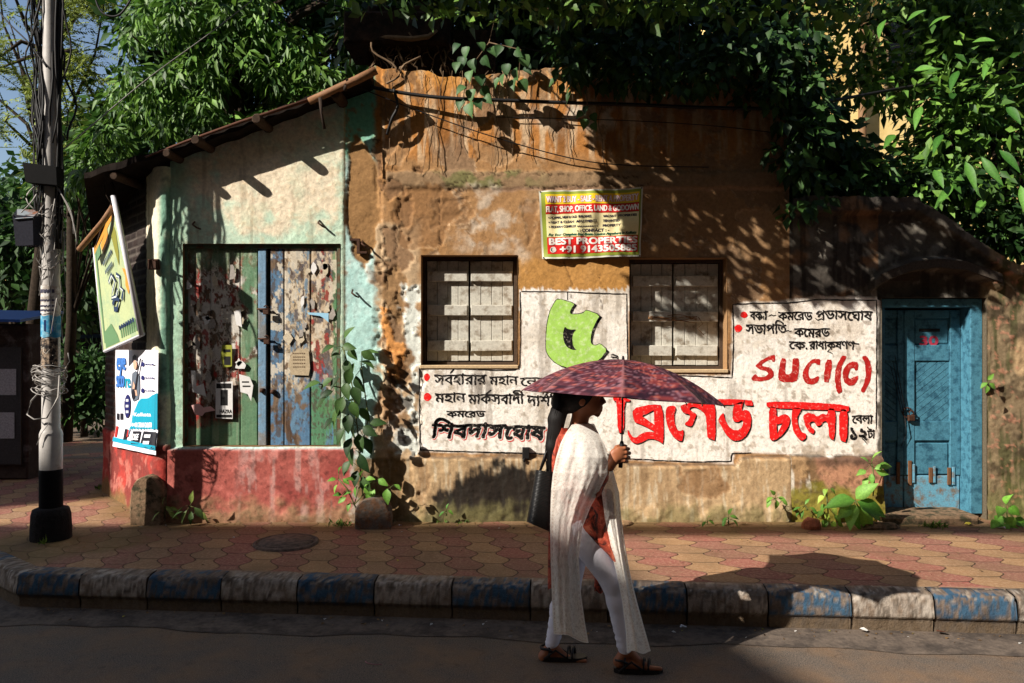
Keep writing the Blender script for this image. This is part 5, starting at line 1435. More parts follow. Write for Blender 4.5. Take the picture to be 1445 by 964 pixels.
for i in range(26):
    ph = rr.uniform(0, 6.28); pts = []; v0 = rr.uniform(-260, 40); v1 = rr.uniform(180, 330); side = rr.choice((-1, -1, -1, 1)); off = rr.uniform(.06, .15)
    for j in range(16):
        u_ = j/15; py = v0+(v1-v0)*u_
        pts.append((PX_ + side*(off*(.75+.35*math.sin(u_*5+ph))) + .02*math.sin(u_*17+ph*2), PY_ - .05*math.cos(ph) - .03*math.sin(u_*9+ph), zz(py)))
    cb.tube(pts, rr.choice((.004, .005, .007, .009)), 5)
for i in range(7):      # a thick dark trunk of cables on the right side
    ph = rr.uniform(0, 6.28)
    cb.tube([(PX_+.075+.015*math.sin(ph)+.012*math.sin(j*.9+ph), PY_-.02+.03*math.cos(ph), zz(-260+j*36)) for j in range(18)], .009, 5)
cb.build('cable_bundle', M['cable'], pole)
cb = MB()
for i in range(16):
    ph = rr.uniform(0, 6.28); v = rr.uniform(240, 420); cb.tube([(PX_+(.075+.03*rr.random())*math.cos(ph+.45*j)*1.0+rr.uniform(-.01, .01), PY_-(.08)*math.sin(ph+.45*j)-.0, zz(v+j*rr.uniform(2, 9))) for j in range(12)], .0035, 5)
for (a, c_, sag) in (((80, 262), (109, 345), 6), ((80, 265), (104, 330), 8), ((50, 262), (52, 298), -14), ((52, 250), (30, 300), 10)):
    cb.tube([P(a[0]+(c_[0]-a[0])*t_/6+sag*math.sin(t_/6*3.14), a[1]+(c_[1]-a[1])*t_/6, PY_-.09) for t_ in range(7)], .005, 5)
cb.build('loose_wire', M['wire_pale'], pole)
cb = MB()
for i in range(12):
    ph = rr.uniform(0, 6.28); v = 520+rr.uniform(0, 36); r = .075+rr.uniform(0, .05)
    cb.tube([(PX_+r*math.cos(t_*.4+ph)*1.1, PY_-.02-.09*math.sin(t_*.4+ph), zz(v+5*math.sin(t_*.7+ph))) for t_ in range(17)], .004, 5)
cb.tube([P(60, 548, PY_-.08), P(44, 566, PY_-.1), P(38, 585, PY_-.1), P(48, 592, PY_-.1), P(66, 590, PY_-.09), P(82, 560, PY_-.08), P(84, 530, PY_-.08)], .006, 6)
cb.tube([P(70, 596, PY_-.09), P(58, 612, PY_-.1), P(52, 628, PY_-.1)], .003, 5); cb.tube([P(92, 520, PY_-.09), P(98, 510, PY_-.09), P(96, 498, PY_-.09)], .004, 5)
cb.build('wire_coil', M['wire_pale'], pole)

# ------------------------------------------------------------------ small stones on the pavement
def marker_stone(px, pyb, wpx, hpx, label, mat, lean=.02):
    c = G(px, pyb); s = F_PX/c.y; w = wpx/s/2; h = hpx/s; d = .09
    S = np.linspace(0, 1, 15); prof = []
    pts = [(-w, 0), (-w*1.02, h*.35), (-w*.98, h*.62)] + [(w*.98*math.cos(a), h*.62+h*.38*math.sin(a)) for a in np.linspace(math.pi, 0, 11)] + [(w*.98, h*.62), (w*1.02, h*.35), (w, 0)]
    rings = []; rng = random.Random(int(px))
    for (dy, k_) in ((-d, .90), (-d*.8, 1.0), (d*.5, 1.0), (d, .92)):
        rings.append([(c.x + x*k_+rng.uniform(-.004, .004), c.y + d + dy + lean*z, PAVE-.02 + z*(.96+.04*k_)+rng.uniform(-.004, .004)) for x, z in pts])
    m = MB(); vs = [p for r in rings for p in r]; n_ = len(pts)
    fs = [(i*n_+j, (i+1)*n_+j, (i+1)*n_+j+1, i*n_+j+1) for i in range(3) for j in range(n_-1)]
    m.add(vs, fs, True); m.add(rings[0], [tuple(range(n_))]); m.add(rings[3], [tuple(reversed(range(n_)))])
    o = m.build('marker_stone', mat, None); tag(o, label, 'stone', 'round headed marker stones at the wall foot')
marker_stone(205, 741, 46, 72, 'sunlit round headed marker stone below the music poster', M['stone'])
marker_stone(525, 747, 50, 46, 'dark round headed marker stone at the foot of the peepal plant', pmat('dark_stone', lin(98, 88, 80), .92, .1, 30, .4, .8, 40, .01, second=lin(110, 80, 60), sscale=16))
def rubble(px, py, w, h, label, mat, seed):
    c = G(px, py); s = F_PX/c.y; rng = random.Random(seed); W_, H_ = w/s/2, h/s
    vs = []; nl = 9
    for j, (k_, z) in enumerate(((1.0, -.01), (1.02, .35), (.86, .8), (.45, 1.0))):
        for i in range(nl):
            a = 2*math.pi*i/nl; r = k_*rng.uniform(.85, 1.1); vs.append((c.x+W_*r*math.cos(a), c.y+.07*r*math.sin(a)+.05, PAVE+H_*z*rng.uniform(.85, 1.05)))
    fs = [(j*nl+i, j*nl+(i+1) % nl, (j+1)*nl+(i+1) % nl, (j+1)*nl+i) for j in range(3) for i in range(nl)] + [tuple(3*nl+i for i in range(nl))]
    m = MB(); m.add(vs, fs); o = m.build('stone_lump', mat, None); tag(o, label, 'stone')
rubble(533, 742, 52, 9, 'flat broken stone lying in front of the dark marker stone', M['stone'], 3)
rubble(1148, 748, 26, 16, 'reddish brick lump beside the big leaved plants', plain('brick_lump', (140, 84, 58), .9, vary=.4, bump=.8), 4)
rubble(1245, 748, 60, 9, 'low broken stone edge left of the door step', M['stone'], 5)
rubble(885, 741, 18, 4, 'small flat stone at the wall foot right of the woman', plain('flat_stone', (150, 120, 88), .9, vary=.4), 6)
mc = G(404, 768); b = MB()
b.lathe((mc.x, mc.y, PAVE-.012), [(.245, .0), (.245, .034), (.225, .040), (.222, .030), (.205, .030), (.202, .040), (.02, .042), (.001, .042)], 40)
mh = b.build('manhole_cover', pmat('manhole_concrete', lin(116, 98, 88), .9, .15, 60, .5, .9, 55, .012, second=lin(86, 74, 68), sscale=30), None); tag(mh, 'round concrete manhole cover set in the paving', 'manhole cover')

# ------------------------------------------------------------------ overhead cables and wires
def cable(name, pts, r, mat, label, n=6):
    # smooth the run
    P_ = [Vector(p) for p in pts]; out = []
    for i in range(len(P_)-1):
        p0, p1, p2, p3 = P_[max(i-1, 0)], P_[i], P_[i+1], P_[min(i+2, len(P_)-1)]
        for k in range(8):
            t_ = k/8; out.append(.5*((2*p1)+(p2-p0)*t_+(2*p0-5*p1+4*p2-p3)*t_*t_+(3*p1-p0-3*p2+p3)*t_**3))
    out.append(P_[-1]); m = MB(); m.tube(out, r, n); o = m.build(name, mat, None); tag(o, label, 'cable'); return o
yc = YW-.09
cable('power_cable', [P(523, 123, yc), P(580, 133, yc), P(640, 139, yc-.02), P(720, 142, yc), P(800, 145, yc), P(900, 148, yc), P(1000, 152, yc), P(1120, 150, yc), P(1300, 120, yc+.6), P(1500, 90, yc+1)], .016, M['cable'], 'thick black power cable running across the top of the ochre wall')
cable('power_cable', [P(556, 126, yc-.02), P(561, 150, yc-.03), P(553, 168, yc-.03), P(546, 190, yc+.03)], .014, M['cable'], 'frayed cable tail hanging from the thick cable at the wall corner')
cable('thin_wire', [P(490, 116, yc-.05), P(560, 145, yc), P(680, 188, yc+.02), P(800, 222, yc+.04), P(880, 233, yc+.05), P(1000, 236, yc+.06)], .005, M['cable'], 'thin wire sagging over the upper ochre wall below the power cable')
cable('thin_wire', [P(440, 0, 7.2), P(556, 27, 7.0), P(690, 57, 6.9), P(850, 92, 6.8)], .006, M['cable'], 'thin wire crossing in front of the dark roots above the wall')
cable('thin_wire', [P(84, 215, PY_), P(120, 185, 6.1), P(210, 110, 6.6), P(300, 44, 7.0), P(420, -50, 7.6)], .005, M['wire_pale'], 'pale wire rising from the utility pole across the leafy tree')
cable('thin_wire', [P(130, -30, 6), P(138, 8, 6), P(152, 22, 6), P(172, 18, 6), P(195, -20, 6)], .008, M['cable'], 'loop of black cable hanging at the top edge right of the pole')
cable('thin_wire', [P(-30, -20, 6), P(10, 30, 5.95), P(40, 60, 5.92), P(66, 95, 5.9)], .006, M['cable'], 'dark wire coming from the top left corner to the pole')
cable('thin_wire', [P(700, 165, yc+.05), P(880, 170, yc+.06), P(1010, 178, yc+.07), P(1113, 190, yc+.07)], .004, M['cable'], 'faint thin wire along the stained white streak of the wall')

# ------------------------------------------------------------------ solid modelling on a grid (for the body and soft things)
class Field:
    def __init__(s, lo, hi, h):
        s.lo = np.array(lo, float); s.h = h; s.n = np.ceil((np.array(hi)-s.lo)/h).astype(int)+1
        s.F = np.full(s.n, 1.0, dtype=np.float32)
    def _sub(s, lo, hi):
        a = np.clip(np.floor((np.array(lo)-s.lo)/s.h).astype(int), 0, s.n); b_ = np.clip(np.ceil((np.array(hi)-s.lo)/s.h).astype(int)+1, 0, s.n)
        sl = tuple(slice(i, j) for i, j in zip(a, b_))
        g = [s.lo[k]+s.h*np.arange(a[k], b_[k], dtype=np.float32) for k in range(3)]
        return sl, g[0][:, None, None], g[1][None, :, None], g[2][None, None, :]
    def _merge(s, sl, d, k, cut=False):
        f = s.F[sl]
        if cut: s.F[sl] = np.maximum(f, -d); return
        if k > 0:
            h = np.clip(.5+.5*(f-d)/k, 0, 1); s.F[sl] = f*(1-h)+d*h - k*h*(1-h)
        else: s.F[sl] = np.minimum(f, d)
    def cone(s, a, b_, ra, rb, k=.02):
        a = np.array(a, float); b_ = np.array(b_, float); m = max(ra, rb)+k*1.5+.02
        sl, X, Y, Z = s._sub(np.minimum(a, b_)-m, np.maximum(a, b_)+m)
        d = b_-a; t_ = np.clip(((X-a[0])*d[0]+(Y-a[1])*d[1]+(Z-a[2])*d[2])/(d@d+1e-12), 0, 1)
        q = np.sqrt((X-a[0]-t_*d[0])**2+(Y-a[1]-t_*d[1])**2+(Z-a[2]-t_*d[2])**2) - (ra+(rb-ra)*t_)
        s._merge(sl, q, k); return s
    def ell(s, c, r, k=.02, tilt=0.0, cut=False):
        c = np.array(c, float); r = np.array(r, float); m = r.max()+k*1.5+.02
        sl, X, Y, Z = s._sub(c-m, c+m)
        x, y, z = X-c[0], Y-c[1], Z-c[2]
        if tilt: ct, st = math.cos(tilt), math.sin(tilt); x, z = x*ct-z*st, x*st+z*ct
        k0 = np.sqrt((x/r[0])**2+(y/r[1])**2+(z/r[2])**2); k1 = np.sqrt((x/r[0]**2)**2+(y/r[1]**2)**2+(z/r[2]**2)**2)
        s._merge(sl, np.where(k0 < 1e-6, -r.min(), k0*(k0-1)/np.maximum(k1, 1e-6)), k, cut); return s
    def mesh(s):
        F = s.F; I = F < 0
        nx, ny, nz = F.shape
        c = [I[i:nx-1+i, j:ny-1+j, k:nz-1+k] for i in (0, 1) for j in (0, 1) for k in (0, 1)]
        allin = c[0].copy(); anyin = c[0].copy()
        for q in c[1:]: allin &= q; anyin |= q
        act = anyin & ~allin
        ids = np.full(act.shape, -1, dtype=np.int64); idx = np.argwhere(act); ids[act] = np.arange(len(idx))
        acc = np.zeros((len(idx), 3)); cnt = np.zeros(len(idx))
        off = [(i, j, k) for i in (0, 1) for j in (0, 1) for k in (0, 1)]
        val = {o: F[idx[:, 0]+o[0], idx[:, 1]+o[1], idx[:, 2]+o[2]] for o in off}
        for o in off:
            for ax in range(3):
                if o[ax]: continue
                o2 = list(o); o2[ax] = 1; o2 = tuple(o2)
                a, b_ = val[o], val[o2]; m = (a < 0) != (b_ < 0)
                t_ = np.where(m, a/np.where(m, a-b_, 1), 0)
                p = np.array(o, float)[None].repeat(len(idx), 0); p[:, ax] = t_
                acc[m] += p[m]; cnt[m] += 1
        V = s.lo + s.h*(idx+acc/cnt[:, None])
        Q = []
        for ax in range(3):
            u, v = [(1, 2), (2, 0), (0, 1)][ax]
            sh = [slice(1, -1)]*3; sh[ax] = slice(0, -1); sh2 = list(sh); sh2[ax] = slice(1, None)
            A = I[tuple(sh)]; B = I[tuple(sh2)]
            e = np.argwhere(A != B); 
            if not len(e): continue
            st = A[tuple(e.T)]
            e = e + np.array([1 if i != ax else 0 for i in range(3)])
            def cell(du, dv):
                q = e.copy(); q[:, u] -= du; q[:, v] -= dv; return ids[tuple(q.T)]
            f = np.stack([cell(1, 1), cell(0, 1), cell(0, 0), cell(1, 0)], -1)
            f[~st] = f[~st][:, ::-1]; Q.append(f)
        Q = np.vstack(Q); return V, Q[(Q >= 0).all(1)]
def relax(V, F, it=2):
    for _ in range(it):
        acc = np.zeros_like(V); cnt = np.zeros(len(V))
        for a in range(4):
            b_ = (a+1) % 4
            np.add.at(acc, F[:, a], V[F[:, b_]]); np.add.at(cnt, F[:, a], 1); np.add.at(acc, F[:, b_], V[F[:, a]]); np.add.at(cnt, F[:, b_], 1)
        V = V*.4 + .6*acc/np.maximum(cnt, 1)[:, None]
    return V

# ------------------------------------------------------------------ the woman
YP = 4.15
def B(px, py, dy=0.0): return np.array(P(px, py, YP+dy))
person = empty('person', P(815, 935, YP), 'woman walking right in a white lace shawl, print tunic and white leggings under an umbrella', 'person')
M['skin'] = pmat('skin', lin(150, 92, 62), .5, .35, 60, .10, .2, 200, .001)
M['hair'] = pmat('black_hair', lin(16, 12, 11), .6, .2, 160, .5, .6, 300, .003)

body = Field(B(735, 540, -.42)-.02, B(955, 962, .38)+.02, .005) if False else Field((.08, 3.78, -.02), (.98, 4.48, 1.66), .005)
# head in profile, facing right
body.ell(B(822, 557), (.098, .074, .108), .02).ell(B(835, 573), (.060, .056, .052), .02)
body.cone(B(844.5, 583), B(843, 585), .014, .015, .012).ell(B(842, 553), (.020, .050, .022), .02)
body.cone(B(847.5, 558), B(853, 567.2), .0085, .0105, .010).ell(B(850.5, 569, -.011), (.010, .009, .008), .008).ell(B(850.5, 569, .011), (.010, .009, .008), .008)
body.cone(B(848.6, 575.6, -.014), B(848.6, 575.6, .014), .0085, .0085, .006).cone(B(848.0, 579.4, -.012), B(848.0, 579.4, .012), .0085, .0085, .005)
body.ell(B(847.5, 561, -.033), (.017, .017, .011), 0, 0, True).ell(B(847.5, 561, .033), (.017, .017, .011), 0, 0, True)
for sgn in (-1, 1): body.ell(B(844, 561, .031*sgn), (.0125, .0125, .0115), .004); body.ell(B(821, 566, .076*sgn), (.020, .010, .030), .006)
body.cone(B(820, 582), B(815, 612), .047, .055, .03)
body.ell(B(812, 645), (.100, .155, .150), .04).ell(B(814, 700), (.092, .135, .150), .05).ell(B(814, 748), (.108, .155, .120), .05)
body.cone(B(808, 622, -.14), B(812, 622, .14), .050, .050, .04)
body.cone(B(808, 626, -.165), B(836, 689, -.255), .046, .036, .03).cone(B(836, 689, -.255), B(861, 656.5, -.238), .036, .0235, .02)
body.cone(B(814, 626, .165), B(812, 690, .21), .046, .036, .03).cone(B(812, 690, .21), B(836, 725, .16), .036, .026, .02).cone(B(836, 725, .16), B(846, 738, .15), .028, .02, .02)
body.cone(B(822, 752, -.085), B(866, 822, -.125), .088, .056, .03).cone(B(866, 822, -.125), B(872, 850, -.13), .052, .048, .03).cone(B(872, 850, -.13), B(884, 918, -.14), .047, .030, .03)
body.cone(B(812, 752, .085), B(802, 832, .055), .088, .056, .03).cone(B(802, 832, .055), B(792, 858, .04), .052, .048, .03).cone(B(792, 858, .04), B(779, 912, .015), .047, .030, .03)
# feet
def foot(ax, ay, dy, hx, hy, bx, by, tx, ty):
    body.cone(B(ax, ay, dy), B(hx+6, hy-5, dy), .030, .030, .015).cone(B(hx+5, hy-3.5, dy), B(bx, by-3, dy), .027, .026, .015).cone(B(ax+4, ay+4, dy), B(bx-3, by-4, dy), .026, .022, .02)
    body.cone(B(bx, by-3, dy-.022), B(tx, ty-2, dy-.02), .016, .012, .01)
    for i in range(5): body.cone(B(bx+2, by-3, dy-.03+.015*i), B(tx-1.6*i, ty-2, dy-.034+.016*i), .0105, .0095 - .0006*i, .003)
foot(884, 916, -.14, 868, 938, 912, 946, 932, 946)
foot(779, 911, .015, 762, 930, 804, 935.5, 826, 935)
Vb, Fb = body.mesh(); Vb = relax(Vb, Fb, 1)
# hand closed round the handle, on a finer grid; it runs on into the forearm
hand = Field(B(850, 668, -.31), B(898, 618, -.15), .0024)
hand.cone(B(848, 672, -.246), B(861, 656.5, -.240), .030, .0245, .01).cone(B(861, 656.5, -.240), B(868, 648, -.240), .0245, .026, .015)
hand.ell(B(869, 643, -.243), (.036, .020, .044), .012, .45).ell(B(875, 641, -.246), (.026, .014, .040), .010)
for i, (ky, kx, r) in enumerate(((632.5, 881.5, .0098), (638.6, 883.4, .0102), (644.6, 883.0, .0098), (650.2, 881.0, .0088))):
    k_, p_ = B(kx, ky, -.246), B(kx+5.2-.4*i, ky+1.0, -.222)
    m_, t_ = B(kx+1.5, ky+1.6, -.197), B(kx-6.5, ky+1.2, -.196)
    hand.cone(B(872, ky+1, -.243), k_, .011, r, .006).cone(k_, p_, r, r*.95, .002).cone(p_, m_, r*.95, r*.9, .002).cone(m_, t_, r*.9, r*.8, .002)
hand.cone(B(866, 640, -.232), B(870, 631.5, -.218), .015, .0115, .008).cone(B(870, 631.5, -.218), B(877, 628.5, -.204), .0112, .010, .003).cone(B(877, 628.5, -.204), B(883, 629.5, -.200), .010, .0085, .003)
Vh, Fh = hand.mesh(); Vh = relax(Vh, Fh, 1)
keep = ~((Vb[:, 0] > B(859, 0, -.24)[0]) & (Vb[:, 1] < YP-.19) & (Vb[:, 2] > B(0, 675, -.24)[2]) & (Vb[:, 2] < B(0, 612, -.24)[2]))
Fb = Fb[keep[Fb].all(1)]
keep = Vh[:, 0] > B(855, 0, -.24)[0]; Fh = Fh[keep[Fh].all(1)]
mesh_np('body', np.vstack([Vb, Vh]), np.vstack([Fb, Fh+len(Vb)]), M['skin'], person, smooth=True)
for sgn in (-1, 1):
    b = MB(); c = B(845.2, 561, .031*sgn); b.lathe((0, 0, 0), [(.001, -.0105), (.006, -.009), (.0105, 0), (.006, .009), (.001, .0105)], 12)
    b.v = [(c[0]+x*.9, c[1]+y, c[2]+z*.7) for x, y, z in b.v]; b.build('eye', plain('eye_white', (206, 200, 194), .3), person)
# hair
hair = Field(B(755, 690, -.16), B(850, 525, .16), .006)
hair.ell(B(815, 553), (.114, .090, .114), .02).ell(B(800, 562), (.080, .084, .085), .03)
hair.ell(B(858, 574, 0), (.062, .12, .075), 0, 0, True)
for (a, b_, ra, rb, dy) in (((795, 560), (785, 592), .05, .042, -.03), ((785, 592), (780, 630), .040, .037, -.04), ((780, 630), (777, 668), .036, .016, -.04), ((792, 575), (788, 640), .026, .014, -.06), ((783, 600), (774, 655), .022, .010, -.01)):
    hair.cone(B(*a, dy), B(*b_, dy), ra, rb, .02)
V, Fq = hair.mesh(); V = relax(V, Fq, 1)
V[:, 0] += (fbm(V[:, 1]*100+V[:, 0]*40, V[:, 2]*100, 2.2, 3, 401, sy=9)-.5)*.012*(V[:, 2] < B(0, 575)[2])
mesh_np('hair', V, Fq, M['hair'], person, smooth=True)
hs = MB(); rr = random.Random(12)
for i in range(70):
    a = rr.uniform(0, 6.28); k = rr.uniform(.55, 1.12); ph = rr.uniform(0, 6); pts = []
    for j, (hx, hy, hr) in enumerate(((806, 548, .07), (796, 566, .05), (787, 590, .042), (782, 615, .038), (779.5, 640, .034), (777, 660, .022), (776+rr.uniform(-5, 5), 672+rr.uniform(-8, 8), .012))):
        c = B(hx, hy, -.035); pts.append((c[0]+hr*k*math.cos(a+.12*j)+.003*math.sin(j*1.9+ph), c[1]+hr*k*math.sin(a+.12*j), c[2]))
    hs.tube(pts, .0018, 4)
hs.build('hair_strands', M['hair'], person)
# leggings
lg = Field((.08, 3.85, .02), (.80, 4.40, .95), .0055)
for (a, da, b_, db, ra, rb) in (((822, 752), -.085, (866, 822), -.125, .096, .064), ((866, 822), -.125, (871, 848), -.13, .062, .054), ((871, 848), -.13, (882, 914), -.14, .053, .041),
                               ((812, 752), .085, (802, 832), .055, .096, .064), ((802, 832), .055, (791, 858), .04, .062, .055), ((791, 858), .04, (779, 908), .015, .054, .038)):
    lg.cone(B(*a, da), B(*b_, db), ra, rb, .03)
V, Fq = lg.mesh(); V = relax(V, Fq, 1)
wr = fbm(V[:, 2]*100, V[:, 0]*60+V[:, 1]*30, 2.0, 3, 411, sy=4)
V[:, 0] += (wr-.5)*.010*(V[:, 2] < .35)
mesh_np('leggings', V, Fq, plain('legging_cotton', (226, 222, 232), .8, vary=.06, bump=.3), person, smooth=True)
# tunic
def print_mat():
    m = bpy.data.materials.new('tunic_print'); t = nt(m); x = NX(t); b_ = t.nodes['Principled BSDF']; co = x.coord()
    f = x.noise(co, 13, 5, .7, .8); g = x.noise(co, 34, 4, .7)
    c = x.mixc(x.ramp(f, .42, .52), lin(52, 22, 18), lin(168, 66, 44)); c = x.mixc(x.ramp(f, .56, .62), c, lin(206, 112, 84)); c = x.mixc(x.ramp(g, .6, .66, 0, .6), c, lin(42, 20, 18))
    t.links.new(c, b_.inputs['Base Color']); b_.inputs['Roughness'].default_value = .6; return m
M['print'] = print_mat()
kt = Field((.15, 3.76, .55), (.62, 4.50, 1.40), .007)
kt.ell(B(812, 645), (.116, .170, .160), .04).ell(B(814, 700), (.110, .155, .155), .05).ell(B(814, 748), (.124, .168, .115), .05).cone(B(808, 622, -.14), B(812, 622, .14), .060, .060, .04)
kt.cone(B(808, 626, -.165), B(836, 688, -.255), .060, .050, .03).cone(B(836, 689, -.255), B(848, 673, -.247), .049, .042, .02)
kt.cone(B(814, 626, .165), B(812, 690, .21), .060, .050, .03).cone(B(812, 690, .21), B(828, 714, .17), .046, .040, .02)
V, Fq = kt.mesh(); V = relax(V, Fq, 2)
V[:, 1] += (fbm(V[:, 2]*100, V[:, 0]*100, 5, 3, 421)-.5)*.014
mesh_np('tunic', V, Fq, M['print'], person, smooth=True)

def drape(rows, nu, nv, fold, nf, seed, bulge):
    """cloth hanging between two edges; rows = (py, left px, right px, dy)"""
    r = np.array(rows, float); tv = np.linspace(0, 1, nv); kk = np.linspace(0, 1, len(r))
    def it(col):
        y = np.interp(tv, kk, r[:, col])
        for _ in range(3): y[1:-1] = .25*y[:-2]+.5*y[1:-1]+.25*y[2:]
        return y
    py, l, rr_, dy = it(0), it(1), it(2), it(3); V = []; U = []
    for j in range(nv):
        for i in range(nu):
            u = i/(nu-1); w = sstep(0, .35, np.array(tv[j]))
            d = dy[j] + bulge*(2*u-1)**2 - fold*w*(math.sin(u*nf*6.28 + 1.7*math.sin(tv[j]*3+seed)) + .5*math.sin(u*nf*13+seed+tv[j]*4))
            px = l[j]+(rr_[j]-l[j])*u + 1.2*math.sin(tv[j]*7+u*5+seed)
            V.append(B(px, py[j] + 2.0*math.sin(u*8+seed)*tv[j], d)); U.append((u, tv[j]))
    idx = np.arange(nu*nv).reshape(nv, nu)
    F = np.stack([idx[:-1, :-1], idx[:-1, 1:], idx[1:, 1:], idx[1:, :-1]], -1).reshape(-1, 4)
    return np.array(V), F, np.array(U)
def lace(U, wcm, hcm, seed):
    x, y = U[:, 0]*wcm, U[:, 1]*hcm
    c = np.zeros((len(U), 3)) + lin(246, 241, 232)
    n = fbm(x, y, 6, 4, seed)
    # rows of embroidered leaves, scrolling stems and a dotted border
    row = np.floor(y/3.4); cx_ = x/2.8+.5*(row % 2); fx = (cx_ % 1-.5)*2.8; fy = (y/3.4 % 1-.5)*3.4; sg = np.where((np.floor(cx_)+row) % 2 > 0, 1.0, -1.0); motif = np.zeros(len(x))
    for (ang, ox, oy) in ((.7, .45, -.3), (-.7, -.45, -.1), (.0, .05, .75), (.9, .55, .7)):
        ca, sa = np.cos(ang*sg), np.sin(ang*sg); px_, py_ = fx-ox*sg, fy-oy; aa, bb = px_*ca+py_*sa, -px_*sa+py_*ca
        motif = np.maximum(motif, sstep(1.25, .75, (aa/.26)**2+(bb/.55)**2))
    motif = np.maximum(motif, sstep(.14, .05, np.abs(fx-.3*np.sin(y*1.9)))*.8)
    c = mix(c, lin(246, 242, 232), motif); ground = sstep(.45, .7, fbm(x, y, 1.0, 3, seed+3))
    c = mix(c, lin(188, 174, 158), ground*.42*(1-np.clip(motif, 0, 1)))
    edge = np.minimum(np.minimum(x, wcm-x), hcm-y)
    bd = sstep(2.6, 2.2, edge)
    c = mix(c, lin(240, 234, 222), bd*.8)
    dots = sstep(.30, .18, np.hypot((y*.55) % 1 - .5, (edge-1.3)*.5)); c = mix(c, lin(196, 160, 142), dots*bd*.45)
    return c, motif
def sheer(m):
    t = m.node_tree; x = NX(t); out = t.nodes['Material Output']; src = out.inputs['Surface'].links[0].from_socket
    tr = t.nodes.new('ShaderNodeBsdfTransparent'); mx = t.nodes.new('ShaderNodeMixShader'); t.links.new(x.ramp(x.noise(x.coord(), 260, 3, .6), .42, .64, .0, .20), mx.inputs[0])
    t.links.new(src, mx.inputs[1]); t.links.new(tr.outputs[0], mx.inputs[2]); t.links.new(mx.outputs[0], out.inputs['Surface'])
M['lace'] = pmat('shawl_lace', None, .85, .2, 160, .12, .5, 220, .002, trans=.32)
sheer(M['lace'])
shawl = [(596, 809, 830, .0), (600, 805, 836, -.10), (610, 798, 843, -.215), (624, 791, 850, -.285), (645, 785, 857, -.335), (668, 781, 857, -.345), (690, 779, 847, -.335), (715, 778, 834, -.30), (745, 777, 823, -.27), (790, 777, 818, -.25), (840, 778, 821, -.235), (880, 779, 826, -.225), (906, 780, 830, -.22)]
V, Fq, U = drape(shawl, 110, 260, .0045, 1.3, 1.0, .035)
c, mo = lace(U, 22, 120, 431)
low = sstep(.86, 1.0, U[:, 1]); V[:, 2] += low*(.05*(1-U[:, 0]))          # slanting hem
V[:, 1] -= mo*.0009 + (fbm(U[:, 0]*30+4*U[:, 1], U[:, 1]*110, 9, 3, 433, sy=7)-.5)*.034*sstep(.12, .4, U[:, 1])
mesh_np('shawl', V, Fq, M['lace'], person, smooth=True, col=c)
front = [(640, 846, 858, -.06), (672, 848, 866, -.17), (695, 850, 873, -.205), (730, 853, 877, -.215), (770, 861, 883, -.225), (810, 870, 890, -.235), (850, 877, 899, -.24), (890, 882, 909, -.24), (920, 884, 917, -.24)]
V, Fq, U = drape(front, 70, 220, .006, 1.2, 2.2, .04)
c, mo = lace(U, 12, 105, 441); V[:, 1] -= mo*.0009 + (fbm(U[:, 0]*20+3*U[:, 1], U[:, 1]*100, 7, 3, 443, sy=8)-.5)*.03*sstep(.12, .4, U[:, 1])
mesh_np('shawl_front_end', V, Fq, M['lace'], person, smooth=True, col=c)
# shawl over the far shoulder and across the chest
over = [(598, 806, 838, .02), (612, 800, 846, -.03), (630, 798, 854, -.09), (655, 800, 858, -.10), (680, 806, 858, -.13)]
V, Fq, U = drape(over, 40, 60, .006, 2.0, 4.0, .05); c, mo = lace(U, 20, 30, 451)
mesh_np('shawl_over_chest', V, Fq, M['lace'], person, smooth=True, col=c)
for nm, rows, sd in (('tunic_front_flap', [(690, 812, 864, -.165), (720, 816, 866, -.185), (745, 824, 866, -.19), (765, 842, 869, -.195), (782, 858, 872, -.20), (796, 868, 875, -.20)], 1),
                     ('tunic_back_flap', [(604, 786, 800, -.08), (640, 779, 800, -.09), (680, 777, 800, -.06), (730, 774, 800, -.05), (780, 772, 800, -.03), (832, 773, 798, -.02)], 2),
                     ('tunic_far_flap', [(740, 825, 860, .12), (780, 832, 862, .13), (815, 838, 858, .14), (836, 840, 853, .14)], 3)):
    V, Fq, U = drape(rows, 24, 50, .006, 1.5, sd*1.3, .02); mesh_np(nm, V, Fq, M['print'], person, smooth=True)
